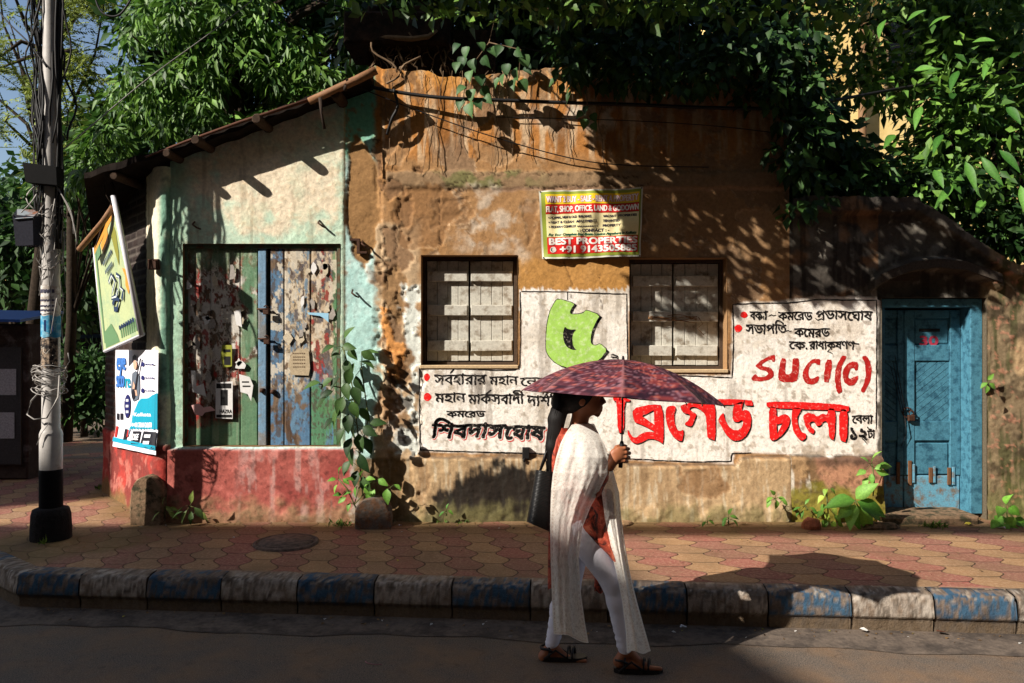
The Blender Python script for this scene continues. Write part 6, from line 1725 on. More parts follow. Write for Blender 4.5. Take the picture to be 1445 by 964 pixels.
# sandals
M['sandal'] = plain('sandal_leather', (30, 26, 26), .5, vary=.3)
def sandal(dy, pts, gy):
    s = empty('sandal', (0, 0, 0), None, None); s.parent = person; s.location = Vector(B(pts[0][0], gy, dy)) - person.location
    b_ = MB(); n = 10; L = []; Rr = []
    x0, x1 = pts[0][0], pts[1][0]
    for i in range(n+1):
        u = i/n; w = .030+.012*math.sin(u*2.6) - (.028*max(0, (u-.85)/.15)**2) - (.02*max(0, (.08-u)/.08))
        px = x0+(x1-x0)*u; X = B(px, 0, dy)[0]; L.append((X, YP+dy-w)); Rr.append((X, YP+dy+w))
    vs = [(x, y, z) for z in (.002, .024) for x, y in L+Rr]; m = 2*(n+1); fs = []
    for i in range(n):
        a, c_ = i, n+1+i
        fs += [(a, a+1, c_+1, c_), (m+a, m+c_, m+c_+1, m+a+1), (a, m+a, m+a+1, a+1), (c_, c_+1, m+c_+1, m+c_)]
    fs += [(0, n+1, m+n+1, m), (n, m+n, m+2*n+1, 2*n+1)]
    b_.add(vs, fs); b_.build('sole', M['sandal'], s)
    b_ = MB()
    for (u, h, dw, r_) in ((.72, .052, .046, .007), (.62, .058, .046, .006), (.24, .085, .040, .007)):
        X = B(x0+(x1-x0)*u, 0, dy)[0]
        b_.tube([(X+.012*math.cos(t_), YP+dy+dw*math.cos(t_), .018+h*math.sin(t_)) for t_ in np.linspace(0, math.pi, 11)], r_, 6)
    X = B(x0+(x1-x0)*.26, 0, dy)[0]; Xh = B(x0+4, 0, dy)[0]; Xm = B(x0+(x1-x0)*.6, 0, dy)[0]
    b_.tube([(X, YP+dy-.041, .06), ((X+Xh)/2, YP+dy-.043, .075), (Xh-.005, YP+dy-.018, .07), (Xh-.007, YP+dy+.018, .07), ((X+Xh)/2, YP+dy+.043, .075), (X, YP+dy+.041, .06)], .007, 6)
    for sg in (-1, 1): b_.tube([(Xh+.01, YP+dy+sg*.036, .02), (X+.02, YP+dy+sg*.043, .07), (Xm, YP+dy+sg*.044, .02)], .006, 6)
    b_.build('strap', M['sandal'], s)
sandal(-.14, ((866, 0), (935, 0)), 946); sandal(.015, ((761, 0), (828, 0)), 935)
b = MB(); w_ = B(860.5, 658, -.239); ax = (B(868, 648, -.24)-B(848, 672, -.246)); ax = Vector(ax).normalized(); e1 = ax.cross(Vector((0, 1, 0))).normalized(); e2 = ax.cross(e1)
b.tube([Vector(w_)+(e1*math.cos(t_)+e2*math.sin(t_))*.0275 for t_ in np.linspace(0, 2*math.pi, 17)], .0028, 6, False); b.build('bracelet', plain('bracelet_red', (150, 60, 30), .4), person)

# ------------------------------------------------------------------ umbrella
ua = Vector(B(884, 508, -.10))
umb = empty('umbrella', B(875, 650, -.222), 'open maroon print umbrella held over the walking woman', 'umbrella')
pitch = math.radians(3.6); tilt = math.radians(4.2); UR, UH = .545, .205
def canopy_pt(th, r, off=0.0):
    k = (th-math.radians(8))/(math.pi/4); i = math.floor(k+1e-6); u = k-i          # a flat panel between two ribs
    a0, a1 = math.radians(8)+i*math.pi/4, math.radians(8)+(i+1)*math.pi/4
    sag = 1-.05*4*u*(1-u)*r
    x = UR*r*sag*(math.cos(a0)*(1-u)+math.cos(a1)*u); y = -UR*r*sag*(math.sin(a0)*(1-u)+math.sin(a1)*u)
    z = -UH*(r**2.0) - .010*4*u*(1-u)*math.sin(r*2.6) + off
    y, z = y*math.cos(pitch)+z*math.sin(pitch), z*math.cos(pitch)-y*math.sin(pitch)
    x -= .018; 
    return ua + Vector((x*math.cos(tilt)+z*math.sin(tilt), y, -x*math.sin(tilt)+z*math.cos(tilt)))
nT, nR = 8*22, 46; V = []; U = []
for i in range(nT):
    for j in range(nR):
        th = 2*math.pi*i/nT+math.radians(8); r = j/(nR-1); V.append(canopy_pt(th, r)); U.append((i/nT*8, r))
V = np.array(V); U = np.array(U); idx = np.arange(nT*nR).reshape(nT, nR); nxt = np.roll(idx, -1, 0)
Fq = np.stack([idx[:, :-1], idx[:, 1:], nxt[:, 1:], nxt[:, :-1]], -1).reshape(-1, 4)
arc = U[:, 0]*60*np.maximum(U[:, 1], .15); rad = U[:, 1]*60
n1 = fbm(arc, rad*3.4, 6, 5, 461); n2 = fbm(arc*1.3+9, rad*4.2, 2.0, 4, 462); n3 = fbm(arc+31, rad*3.5, 10, 4, 463)
c = np.zeros((len(V), 3)) + lin(78, 36, 46)
c = mix(c, lin(46, 22, 34), sstep(.46, .58, n1)); c = mix(c, lin(128, 52, 50), sstep(.54, .64, n3)*.8); c = mix(c, lin(150, 108, 118), sstep(.58, .66, n2)*.6); c = mix(c, lin(176, 92, 72), sstep(.60, .68, n3*.5+n2*.5)*.7)
seam = np.abs((U[:, 0] % 1)-.5) > .488; c[seam] = c[seam]*.5+np.array(lin(160, 110, 110))*.5
M['canopy'] = pmat('umbrella_cloth', None, .55, .35, 120, .12, .2, 200, .001)
mesh_np('canopy', V, Fq, M['canopy'], umb, smooth=True, col=c)
for k in range(8):
    b = MB(); th = math.radians(8+45*k); b.tube([canopy_pt(th, r, -.006) for r in np.linspace(.03, 1.005, 9)], .0025, 5); q_ = canopy_pt(th, 1.0, -.004); b.tube([q_, q_+Vector((.004*math.cos(th), -.004*math.sin(th), -.012))], .004, 5)
    b.build('rib', M['iron'], umb)
hb = Vector(B(875.5, 660, -.222)); ht = Vector(B(877.5, 632, -.222))
b = MB(); b.tube([ht, ua+Vector((-.018, 0, .02))], .0045, 8); b.build('shaft', plain('umbrella_shaft', (40, 38, 40), .35, metal=.6), umb)
b = MB(); b.tube([hb, hb.lerp(ht, .3), ht+Vector((0, 0, .02)), ht+Vector((0, 0, .035))], [.011, .012, .012, .008], 10); b.build('handle', M['black'], umb)
b = MB(); b.tube([ua+Vector((-.018, 0, -.004)), ua+Vector((-.018, 0, .022))], [.010, .005], 8); b.build('ferrule', M['black'], umb)
# ------------------------------------------------------------------ woven bag on her far shoulder
bag = empty('woven_bag', B(760, 750, .02), 'black ribbed woven tote bag hanging behind the walking woman', 'bag')
V = []; nu, nv = 26, 120
TL, TR, BR_, BL_ = (756, 663), (785, 667), (781, 753), (743, 736)
ring = [(math.cos(a), math.sin(a)) for a in np.linspace(0, 2*math.pi, nu, endpoint=False)]
sq_ = lambda t_: math.copysign(abs(t_)**.55, t_)
for j in range(nv):
    v = j/(nv-1); a = (TL[0]+(BL_[0]-TL[0])*v, TL[1]+(BL_[1]-TL[1])*v); c_ = (TR[0]+(BR_[0]-TR[0])*v, TR[1]+(BR_[1]-TR[1])*v)
    for x, y in ring:
        u = .5+.5*sq_(x); rib = 1+.022*math.sin(v*nv*1.9)
        V.append(B(a[0]+(c_[0]-a[0])*(.5+(u-.5)*rib), a[1]+(c_[1]-a[1])*u, .0 + (.10+.03*v)*sq_(y)*rib))
V = np.array(V); idx = np.arange(nu*nv).reshape(nv, nu); nx_ = np.roll(idx, -1, 1)
Fq = np.stack([idx[:-1], idx[1:], nx_[1:], nx_[:-1]], -1).reshape(-1, 4)
cen = len(V); V = np.vstack([V, V[idx[-1]].mean(0)]); Fq = np.vstack([Fq, np.array([(idx[-1, i], cen, cen, idx[-1, (i+1) % nu]) for i in range(nu)])])
def bag_mesh():
    me = bpy.data.meshes.new('bag_body'); me.from_pydata([tuple(v) for v in V], [], [tuple(dict.fromkeys(int(i) for i in f)) for f in Fq]); me.materials.append(M['bagm']); me.update(); me.polygons.foreach_set('use_smooth', [True]*len(me.polygons)); return link('bag_body', me, bag)
M['bagm'] = plain('woven_black', (17, 16, 16), .45, vary=.3); bag_mesh()
b = MB(); b.tube([B(762, 665, -.07), B(770, 640, -.05), B(790, 612, .0), B(800, 606, .06)], .007, 6); b.tube([B(762, 665, .08), B(775, 635, .10), B(795, 612, .12)], .007, 6); b.build('strap', M['bagm'], bag)

# ------------------------------------------------------------------ leaves
def basis(D, N):
    D = D/np.linalg.norm(D, axis=1, keepdims=True); S = np.cross(D, N); S /= np.maximum(np.linalg.norm(S, axis=1, keepdims=True), 1e-6)
    return D, S, np.cross(S, D)
def leaf_small(Pt, D, N, L, W, C):
    """five-vertex folded leaves; returns vertices, triangles, colours"""
    D, S, U = basis(D, N); L = L[:, None]; W = W[:, None]
    v = np.stack([Pt, Pt+D*L*.42+S*W*.5+U*W*.12, Pt+D*L-U*L*.10, Pt+D*L*.42-S*W*.5+U*W*.12, Pt+D*L*.45-U*W*.05], 1)
    n = len(Pt); b = (np.arange(n)*5)[:, None]
    f = np.concatenate([b+np.array([[0, 1, 4]]), b+np.array([[1, 2, 4]]), b+np.array([[2, 3, 4]]), b+np.array([[3, 0, 4]])])
    return v.reshape(-1, 3), f, np.repeat(C, 5, 0)
def leaf_big(Pt, D, N, L, W, C, prof, curl=.25, fold=.18):
    """close-up leaves with a midrib and a curved blade"""
    D, S, U = basis(D, N); k = len(prof); t = np.linspace(0, 1, k); n = len(Pt)
    V = np.zeros((n, k, 3, 3)); cu = np.linspace(0, 1, k)
    for i in range(k):
        c = Pt + D*(L*t[i])[:, None] - U*(L*curl*t[i]**2)[:, None]; w = (W*prof[i]*.5)[:, None]
        V[:, i, 0] = c + S*w + U*w*fold*2; V[:, i, 1] = c; V[:, i, 2] = c - S*w + U*w*fold*2
    b = (np.arange(n)*k*3)[:, None]; fs = []
    for i in range(k-1):
        for s in (0, 1): fs.append(b + np.array([[i*3+s, (i+1)*3+s, (i+1)*3+s+1, i*3+s+1]]))
    col = np.repeat(C[:, None, None, :], k, 1).repeat(3, 2); col[:, :, 1] = np.clip(col[:, :, 1]*1.35, 0, 1)
    return V.reshape(-1, 3), np.concatenate(fs), col.reshape(-1, 3)
OVATE = [.04, .55, .92, 1.0, .90, .68, .40, .05]
HEART = [.35, .95, 1.0, .92, .72, .44, .16, .02]
LANCE = [.05, .45, .8, 1.0, .95, .7, .35, .03]
def greens(n, a, b_, rng, yellow=0.0):
    t = rng.random((n, 1)); c = np.array(a)*(1-t)+np.array(b_)*t
    y = rng.random(n) < yellow; c[y] = np.array(lin(170, 160, 50)); return c
def foliage(name, parts, mat, parent=None):
    off = 0; Vs = []; Fs = []; Cs = []
    for v, f, c in parts: Vs.append(v); Fs.append(f+off); Cs.append(c); off += len(v)
    return mesh_np(name, np.vstack(Vs), np.vstack(Fs), mat, parent, smooth=False, col=np.vstack(Cs))

def px_sample(poly, n, rng, keep=None):
    x0, x1 = min(p[0] for p in poly), max(p[0] for p in poly); y0, y1 = min(p[1] for p in poly), max(p[1] for p in poly); out = []
    tot = 0
    while tot < n:
        X = rng.uniform(x0, x1, 4*n); Y = rng.uniform(y0, y1, 4*n); m = sdpoly(poly, X, Y) < 0
        if keep is not None: m &= keep(X, Y)
        out.append(np.stack([X[m], Y[m]], 1)); tot += m.sum()
    return np.vstack(out)[:n]
def to_world(px, py, Y): return np.stack([(px-CX)*Y/F_PX, Y, EYE+(HY-py)*Y/F_PX], 1)

def crown(name, parent, poly, depth, nclus, per, L, Wr, cols, mat, seed, spread=.30, droop=.6, keep=None, out=(-.5, -.6, .4), yellow=0.0):
    """leaf clumps spread through a crown; the crown's outline is real volume between two distances"""
    rng = np.random.default_rng(seed); q = px_sample(poly, nclus, rng, keep); Y = rng.uniform(depth[0], depth[1], nclus)
    c = to_world(q[:, 0], q[:, 1], Y); n = nclus*per
    C0 = np.repeat(c, per, 0); tone = np.repeat(rng.random((nclus, 1)), per, 0)
    d = rng.normal(size=(n, 3)); d /= np.linalg.norm(d, axis=1, keepdims=True)
    pos = C0 + d*spread*rng.random((n, 1))**.5*np.array([1, 1, .7])
    D = d*.8 + np.array([0, 0, -droop]) + rng.normal(size=(n, 3))*.35
    N = np.array(out) + rng.normal(size=(n, 3))*.55 + np.array([0, 0, .4])
    l = L*rng.uniform(.65, 1.2, n)
    col = greens(n, cols[0], cols[1], rng, yellow)*(0.75+.5*tone)
    return foliage(name, [leaf_small(pos, D, N, l, l*Wr, col)], mat, parent), c
def limbs(name, parent, root, centres, n, r0, seed, mat):
    rng = random.Random(seed); b = MB(); root = [Vector(p) for p in root]
    b.tube(root, [r0*(1-.45*i/(len(root)-1)) for i in range(len(root))], 9)
    for i in range(n):
        t = Vector(centres[rng.randrange(len(centres))]); s = root[rng.randrange(max(1, len(root)//2), len(root))]
        m1 = s.lerp(t, .4)+Vector((rng.uniform(-.2, .2), rng.uniform(-.2, .2), rng.uniform(.0, .35))); m2 = s.lerp(t, .75)+Vector((rng.uniform(-.15, .15), rng.uniform(-.15, .15), rng.uniform(-.05, .2)))
        q_ = .14 if r0 > .3 else .30; b.tube([s, m1, m2, t], [r0*q_, r0*q_*.65, r0*q_*.35, r0*q_*.15], 6)
    return b.build(name, mat, parent)

# ------------------------------------------------------------------ trees
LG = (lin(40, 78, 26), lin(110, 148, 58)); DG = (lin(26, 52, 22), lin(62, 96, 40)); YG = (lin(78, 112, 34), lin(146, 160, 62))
# feathery tree, far left
t1 = empty('feathery_tree', (-7.6, 13, 0), 'airy tree with small feathery leaves against the sky behind the utility pole', 'tree')
rng = np.random.default_rng(501)
nz = lambda X, Y: fbm(X, Y, 46, 3, 502) > np.where(X < 60, .575, .535)
q = px_sample([(-60, -60), (170, -60), (150, 40), (128, 90), (150, 130), (170, 190), (150, 236), (60, 240), (0, 190), (-60, 150)], 1050, rng, nz)
Y = rng.uniform(10.5, 13.5, len(q)); c = to_world(q[:, 0], q[:, 1], Y)
npin = 11; fd = rng.normal(size=(len(c), 3))*np.array([1, .6, .5]); fd += np.array([0, 0, -.1]); fd /= np.linalg.norm(fd, axis=1, keepdims=True)
pos = []; D = []; 
side_v = np.cross(fd, rng.normal(size=fd.shape)*.4+np.array([-.2, -.5, .9])); side_v /= np.linalg.norm(side_v, axis=1, keepdims=True)
for i in range(npin):
    for s in (-1, 1): pos.append(c+fd*(.035*i)); D.append(side_v*s+fd*.5)
pos = np.vstack(pos); D = np.vstack(D); n = len(pos); tn = np.tile(rng.random((len(c), 1)), (2*npin, 1))
colr = (np.array(DG[0])*(1-tn)+np.array(YG[1])*tn)*rng.uniform(.8, 1.2, (n, 1))
l = rng.uniform(.06, .10, n)
foliage('crown', [leaf_small(pos, D, rng.normal(size=(n, 3))*.4+np.array([-.4, -.5, .8]), l, l*.34, colr)], M['leaf_dull'], t1)
limbs('trunk', t1, [(-8.4, 13, 0), (-8.2, 12.8, 2.2), (-7.7, 12.4, 4.4), (-7.4, 12, 6.5)], c, 26, .16, 3, M['bark'])
# mango-like tree behind the shop roof
t2 = empty('leafy_tree', (-3.6, 10.5, 0), 'dense tree with glossy long leaves rising behind the shop roof', 'tree')
poly2 = [(172, 100), (186, 20), (206, -60), (600, -60), (585, 40), (540, 92), (500, 120), (420, 170), (300, 230), (200, 262), (128, 268), (84, 262), (96, 214), (140, 190), (156, 140)]
_, c2 = crown('crown', t2, poly2, (8.7, 10.4), 560, 26, .17, .32, LG, M['leaf'], 511, .20, .9, lambda X, Y: fbm(X, Y, 70, 3, 513) > .43)
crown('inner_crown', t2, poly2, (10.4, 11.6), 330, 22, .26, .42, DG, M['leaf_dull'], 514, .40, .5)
rng = np.random.default_rng(512); q = px_sample(poly2, 130, rng); cc = to_world(q[:, 0], q[:, 1], rng.uniform(8.4, 8.8, 130))
limbs('trunk', t2, [(-3.2, 10.4, 0), (-3.3, 10.2, 2.2), (-3.6, 9.9, 3.6), (-3.7, 9.8, 5.4)], c2, 30, .2, 4, M['bark'])
# light yellow green shrub-tree between them
t2b = empty('yellow_green_tree', (-7.4, 11, 0), 'yellow green bushy tree between the utility pole and the glossy tree', 'tree')
_, cb_ = crown('crown', t2b, [(90, 150), (120, 120), (160, 130), (190, 180), (215, 235), (120, 262), (60, 262), (70, 190)], (11, 12.5), 150, 26, .13, .3, YG, M['leaf'], 515, .34, .4)
limbs('trunk', t2b, [(-7.2, 12, 0), (-7.1, 12, 2.2), (-7.0, 11.8, 4.0)], cb_, 10, .1, 5, M['bark'])
# dark trees down the lane
t3 = empty('lane_tree', (-12.5, 18, 0), 'dark shaded tree down the lane left of the utility pole', 'tree')
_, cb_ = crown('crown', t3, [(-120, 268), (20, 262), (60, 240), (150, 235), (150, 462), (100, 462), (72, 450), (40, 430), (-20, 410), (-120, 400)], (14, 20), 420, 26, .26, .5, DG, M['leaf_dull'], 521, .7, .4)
limbs('trunk', t3, [(-11.4, 17, 0), (-11.3, 17, 2.5), (-11.0, 17, 4.0)], cb_, 12, .2, 6, M['bark'])
shr = empty('lane_shade_shrub', (-7.2, 12, PAVE), 'dark shrub mass added to darken the back of the lane right of the utility pole', 'shrub')  # foliage added to darken the sunlit back of the lane
_, cb_ = crown('foliage', shr, [(78, 508), (150, 500), (150, 585), (120, 596), (78, 590)], (12, 13.5), 110, 24, .16, .5, DG, M['leaf_dull'], 525, .35, .3)
limbs('stem', shr, [(-7.3, 12.7, PAVE), (-7.3, 12.7, .8), (-7.2, 12.7, 1.5)], cb_, 8, .06, 9, M['bark'])
# spreading banyan behind and over the house
ban = empty('banyan_tree', (.6, 8.6, 0), 'big dark banyan sprawling over the top of the ochre house with hanging roots', 'tree')
polyb = [(500, -120), (1110, -120), (1112, 60), (1108, 118), (1000, 110), (900, 98), (800, 108), (700, 108), (560, 100), (498, 60)]
_, cb_ = crown('crown', ban, polyb, (6.9, 9.4), 520, 26, .15, .6, DG, M['leaf'], 531, .34, .8)
rng = np.random.default_rng(533)
def mask_leaves(poly, n, seed, clear_py, extra, L, thr, nsc):
    """canopy leaves placed up-sun of the house front, all of them above the picture or inside the dark crown"""
    rng = np.random.default_rng(seed); q = px_sample(poly, n, rng, (lambda X, Y: fbm(X, Y, nsc, 3, seed+1) > thr))
    X = (q[:, 0]-CX)/160.0; Z = (HY-q[:, 1])/160.0; t = np.full(n, .30)
    for _ in range(60):
        y = YW-t; py = HY-(Z+1.25*t)*F_PX/y; t = np.where(py > clear_py, t+.06, t)
    t = t+rng.random(n)*extra
    pos = np.stack([X-1.62*t, YW-t, EYE+Z+1.25*t], 1)
    D = rng.normal(size=(n, 3))+np.array([0, 0, -.7]); N = np.array([-1.2, -.8, .9])+rng.normal(size=(n, 3))*.7
    l = L*rng.uniform(.6, 1.25, n); return leaf_small(pos, D, N, l, l*.62, greens(n, DG[0], LG[1], rng)), pos
polym = [(845, 60), (828, 170), (852, 240), (884, 300), (896, 345), (900, 425), (1024, 430), (1120, 418), (1250, 426), (1470, 410), (1500, 300), (1200, 285), (1130, 60)]
p1, q1 = mask_leaves(polym, 3200, 541, 36, .60, .112, .42, 18)
p1b, q1b = mask_leaves([(862, 95), (1113, 80), (1113, 310), (1020, 290), (940, 268), (880, 190)], 800, 543, 36, .6, .115, .40, 20)
foliage('overhanging_leaves', [p1, p1b], M['leaf'], ban)
polys = [(120, -420), (1800, -420), (1800, -90), (1160, -60), (1000, 40), (845, 30), (700, 40), (560, 44), (470, 20), (300, -30), (90, -120)]
rng = np.random.default_rng(545); q = px_sample(polys, 11500, rng, lambda X, Y: (X < 960) | (fbm(X, Y, 60, 3, 546) > .43))
X = (q[:, 0]-CX)/160.0; Z = (HY-q[:, 1])/160.0; t = rng.uniform(1.6, 3.6, len(q)); pos = np.stack([X-1.62*t, YW-t, EYE+Z+1.25*t], 1)
n = len(q); l = .2*rng.uniform(.7, 1.2, n); p2 = leaf_small(pos, rng.normal(size=(n, 3))+np.array([0, 0, -.5]), np.array([-1.2, -.8, .9])+rng.normal(size=(n, 3))*.4, l, l*.7, greens(n, DG[0], LG[1], rng))
foliage('high_shade_crown', [p2], M['leaf'], ban)  # unseen upper canopy, widened to block sun and sky light
limbs('trunk', ban, [(.7, 8.6, 0), (.7, 8.5, 2.6), (.4, 8.1, 4.4), (-.4, 7.0, 6.2), (-1.6, 5.4, 7.4)], np.vstack([cb_, pos[::60]]), 50, .34, 7, M['bark'])
rng = random.Random(77); b = MB(); s0 = Vector((-1.2, 5.6, 6.6))
for i in range(46):
    t = Vector(q1[rng.randrange(len(q1))]); m_ = t+Vector((rng.uniform(-.5, .1), rng.uniform(-.2, .3), rng.uniform(.15, .5))); b.tube([m_, m_.lerp(t, .5)+Vector((0, 0, .06)), t], [.012, .009, .004], 5)
b.build('twigs', M['bark'], ban)
# fallen beam, roots and masonry on the wall head
rt = MB(); rr = random.Random(9)
for i in range(26):
    x = rr.uniform(520, 640); y0 = rr.uniform(52, 72); pts = []
    for j in range(8): pts.append(P(x + 5*math.sin(j*.9+i)+rr.uniform(-1.5, 1.5), y0+(rr.uniform(34, 46))*j/7, YW+.12+.03*math.sin(i)))
    rt.tube(pts, rr.uniform(.003, .008), 5)
for i in range(26):
    x = rr.uniform(545, 880) if i > 8 else rr.uniform(590, 700); y0 = 100; ln = rr.uniform(30, 150); pts = []; ph = rr.uniform(0, 6)
    for j in range(12): pts.append(P(x+4*math.sin(j*.6+ph)+2*math.sin(j*1.7+ph), y0+ln*j/11, YW-.022))
    rt.tube(pts, rr.uniform(.0015, .0035), 5)
for (a, k_) in (((560, 102), (520, 60)), ((545, 118), (590, 80))):
    rt.tube([P(a[0]+(k_[0]-a[0])*u+6*math.sin(u*7), a[1]+(k_[1]-a[1])*u, YW-.03) for u in np.linspace(0, 1, 8)], .009, 6)
rt.build('aerial_roots', M['root'], ban)
b = MB(); b.tube([P(527, 54, YW+.05), P(550, 53, YW+.03), P(580, 55, YW), P(604, 52, YW), P(617, 43, YW)], [.02, .022, .024, .022, .012], 8); b.tube([P(577, 46, YW), P(581, 52, YW)], .008, 5); b.tube([P(575, 26, YW+.1), P(590, 23, YW+.1), P(604, 27, YW+.1)], .014, 6); b.build('bare_branch', M['root'], ban)
b = MB()
b.box(P(484, 60, YW+.02), P(640, 50, YW+.55), bev=.02); b.box(P(518, 50, YW+.16), P(606, 30, YW+.5), bev=.02); b.box(P(520, 104, YW+.22), P(700, 60, YW+.5))
b.build('broken_parapet', pmat('broken_brick', lin(50, 38, 30), .95, .1, 20, .5, 1.0, 30, .02, second=lin(30, 26, 22), sscale=9), house)

# yard tree on the right with broad glossy leaves
t5 = empty('yard_tree', (5.0, 8.8, 0), 'broad leaved tree behind the gate wall at the upper right', 'tree')
gapk = lambda X, Y: ~((np.abs(X-1215) < 85) & (Y > 5) & (Y < 230) & (fbm(X, Y, 42, 3, 552) > .33)) & (fbm(X, Y, 60, 3, 553) > .36)
_, c5 = crown('crown', t5, [(1108, -80), (1520, -80), (1520, 300), (1440, 330), (1380, 300), (1300, 270), (1230, 266), (1160, 268), (1116, 240)], (7.0, 9.2), 480, 26, .15, .42, LG, M['leaf'], 551, .36, .3, gapk)
_, c5b = crown('low_shrub', t5, [(1130, 240), (1300, 232), (1480, 290), (1480, 400), (1400, 372), (1320, 300), (1140, 284)], (6.9, 7.6), 90, 22, .14, .45, DG, M['leaf'], 556, .22, .3)
rng = np.random.default_rng(557)
hero = [(1345, 262, 1322, 284), (1362, 228, 1378, 262), (1385, 222, 1412, 256), (1318, 240, 1330, 258), (1410, 212, 1440, 236), (1300, 150, 1290, 172), (1352, 100, 1340, 118), (1400, 80, 1386, 100), (1250, 28, 1236, 44), (1310, 40, 1330, 20), (1372, 60, 1400, 52), (1290, 100, 1316, 92), (1420, 150, 1440, 168), (1330, 190, 1316, 206), (1262, 190, 1250, 200), (1280, 30, 1300, 12), (1440, 262, 1450, 300), (1388, 282, 1380, 296)]
Pt = np.array([P(a, b_, 6.7) for a, b_, _, _ in hero]); Dv = np.array([P(c_, d, 6.55) for _, _, c_, d in hero])-Pt; n = len(hero)
foliage('broad_leaves', [leaf_big(Pt, Dv, np.array([[-.6, -.7, .6]])+rng.normal(size=(n, 3))*.2, np.linalg.norm(Dv, axis=1)*1.05, np.full(n, .075), greens(n, lin(48, 92, 32), lin(92, 138, 54), rng), OVATE)], M['leaf'], t5)
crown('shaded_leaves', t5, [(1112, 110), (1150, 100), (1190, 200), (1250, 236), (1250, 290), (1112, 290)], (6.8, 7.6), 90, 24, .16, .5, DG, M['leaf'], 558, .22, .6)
limbs('trunk', t5, [(5.2, 9.0, 0), (5.1, 8.8, 2.4), (4.9, 8.4, 3.6), (4.7, 8.0, 5.0)], np.vstack([c5, c5b]), 34, .18, 8, M['bark'])

# hanging sprays of heart shaped leaves in front of the wall head
def spray(name, label, stems, leaves, Y, seed, L=.105, cols=(lin(34, 66, 34), lin(78, 110, 62))):
    t = empty(name, P(*stems[0][0], Y), label, 'plant'); rng = np.random.default_rng(seed); b = MB()
    for s in stems: b.tube([P(x, y, Y+.03*math.sin(i)) for i, (x, y) in enumerate(s)], .005, 5)
    b.build('stem', M['root'], t)
    n = len(leaves); a = np.array(leaves, float); Yj = Y+rng.uniform(-.10, .06, n)
    Pt = to_world(a[:, 0], a[:, 1], Yj); D = np.stack([np.sin(np.radians(a[:, 2])), rng.uniform(-.5, .1, n), -np.cos(np.radians(a[:, 2]))], 1)
    N = np.array([[-.5, -.9, .45]])+rng.normal(size=(n, 3))*.35; l = L*a[:, 3]
    foliage('leaves', [leaf_big(Pt, D, N, l, l*.82, greens(n, cols[0], cols[1], rng), HEART)], M['leaf'], t)
    return t
spray('hanging_peepal_spray', 'hanging spray of grey green heart shaped leaves over the stained wall top', [[(700, 20), (690, 60), (668, 90), (664, 130)], [(690, 60), (735, 70), (732, 110)], [(664, 130), (672, 152)]],
      [(648, 62, -40, 1.0), (660, 66, -20, 1.1), (676, 60, 30, 1.0), (655, 80, -20, 1.2), (646, 88, -15, 1.0), (666, 84, 10, 1.1), (682, 80, 25, 1.1), (690, 68, 40, 1.0), (664, 100, -10, 1.1), (676, 106, 15, 1.2), (656, 122, -50, 1.1), (666, 126, -10, 1.2), (680, 124, 45, 1.1), (652, 140, -20, 1.1), (662, 146, 5, 1.3), (672, 142, 30, 1.0), (684, 136, 40, 1.0), (718, 56, 5, 1.0), (706, 64, -20, 1.0), (728, 70, 30, 1.0), (738, 78, 20, 1.2), (716, 90, -10, 1.1), (728, 96, 0, 1.2), (742, 92, 25, 1.0), (712, 104, -20, 1.1), (724, 112, -5, 1.1), (736, 112, 20, 1.2), (704, 110, -30, .9)], YW-.13, 601)
crown('wall_head_foliage', ban, [(780, 56), (1110, 50), (1112, 140), (1066, 158), (1030, 128), (985, 116), (940, 132), (890, 112), (840, 118), (800, 104)], (6.22, 6.5), 90, 16, .12, .55, DG, M['leaf'], 562, .17, .8)
crown('corner_foliage', ban, [(1092, 50), (1150, 50), (1160, 290), (1120, 296), (1104, 250), (1098, 130)], (6.36, 6.56), 46, 14, .13, .55, DG, M['leaf'], 561, .16, .8)
spray('hanging_leaf_spray', 'small spray of leaves hanging in front of the dark gap above the banner', [[(775, -10), (772, 40)], [(790, -10), (788, 45)]],
      [(774, 32, 0, 1.2), (784, 44, 15, 1.1), (796, 50, 30, 1.0), (770, 50, -15, 1.0), (760, 40, -40, .9)], YW-.25, 602, .095)
spray('hanging_leaf_spray', 'leaf spray with bright edges hanging right of the dark gap, near the middle top', [[(850, -10), (852, 60)]],
      [(846, 40, -20, 1.1), (856, 42, 20, 1.0), (842, 52, -30, 1.2), (860, 56, 10, 1.1), (850, 62, -5, 1.1), (868, 36, 50, 1.0), (838, 66, -60, 1.0), (858, 72, 20, .9)], YW-.25, 603, .09)
spray('hanging_leaf_spray', 'leaf spray hanging low between the power cable and the dappled wall', [[(960, -10), (958, 90)], [(826, 100), (830, 170)]],
      [(950, 78, -20, 1.0), (964, 84, 20, 1.0), (958, 92, 0, 1.1), (828, 150, -20, .9), (836, 160, 20, 1.0), (826, 168, -10, 1.1), (836, 174, 25, .9), (822, 158, -50, .9)], YW-.2, 604, .09)
spray('hanging_leaf_spray', 'pale leaf cluster on a twig at the upper right of the house wall', [[(1110, 20), (1095, 60), (1105, 90)]],
      [(1092, 56, -30, 1.0), (1104, 60, 10, 1.0), (1116, 64, 40, 1.0), (1088, 70, -60, 1.0), (1100, 78, -10, 1.1), (1112, 84, 30, 1.0), (1128, 70, 60, .9), (1136, 66, 40, 1.0)], YW-.15, 605, .11, (lin(90, 116, 70), lin(130, 150, 100)))

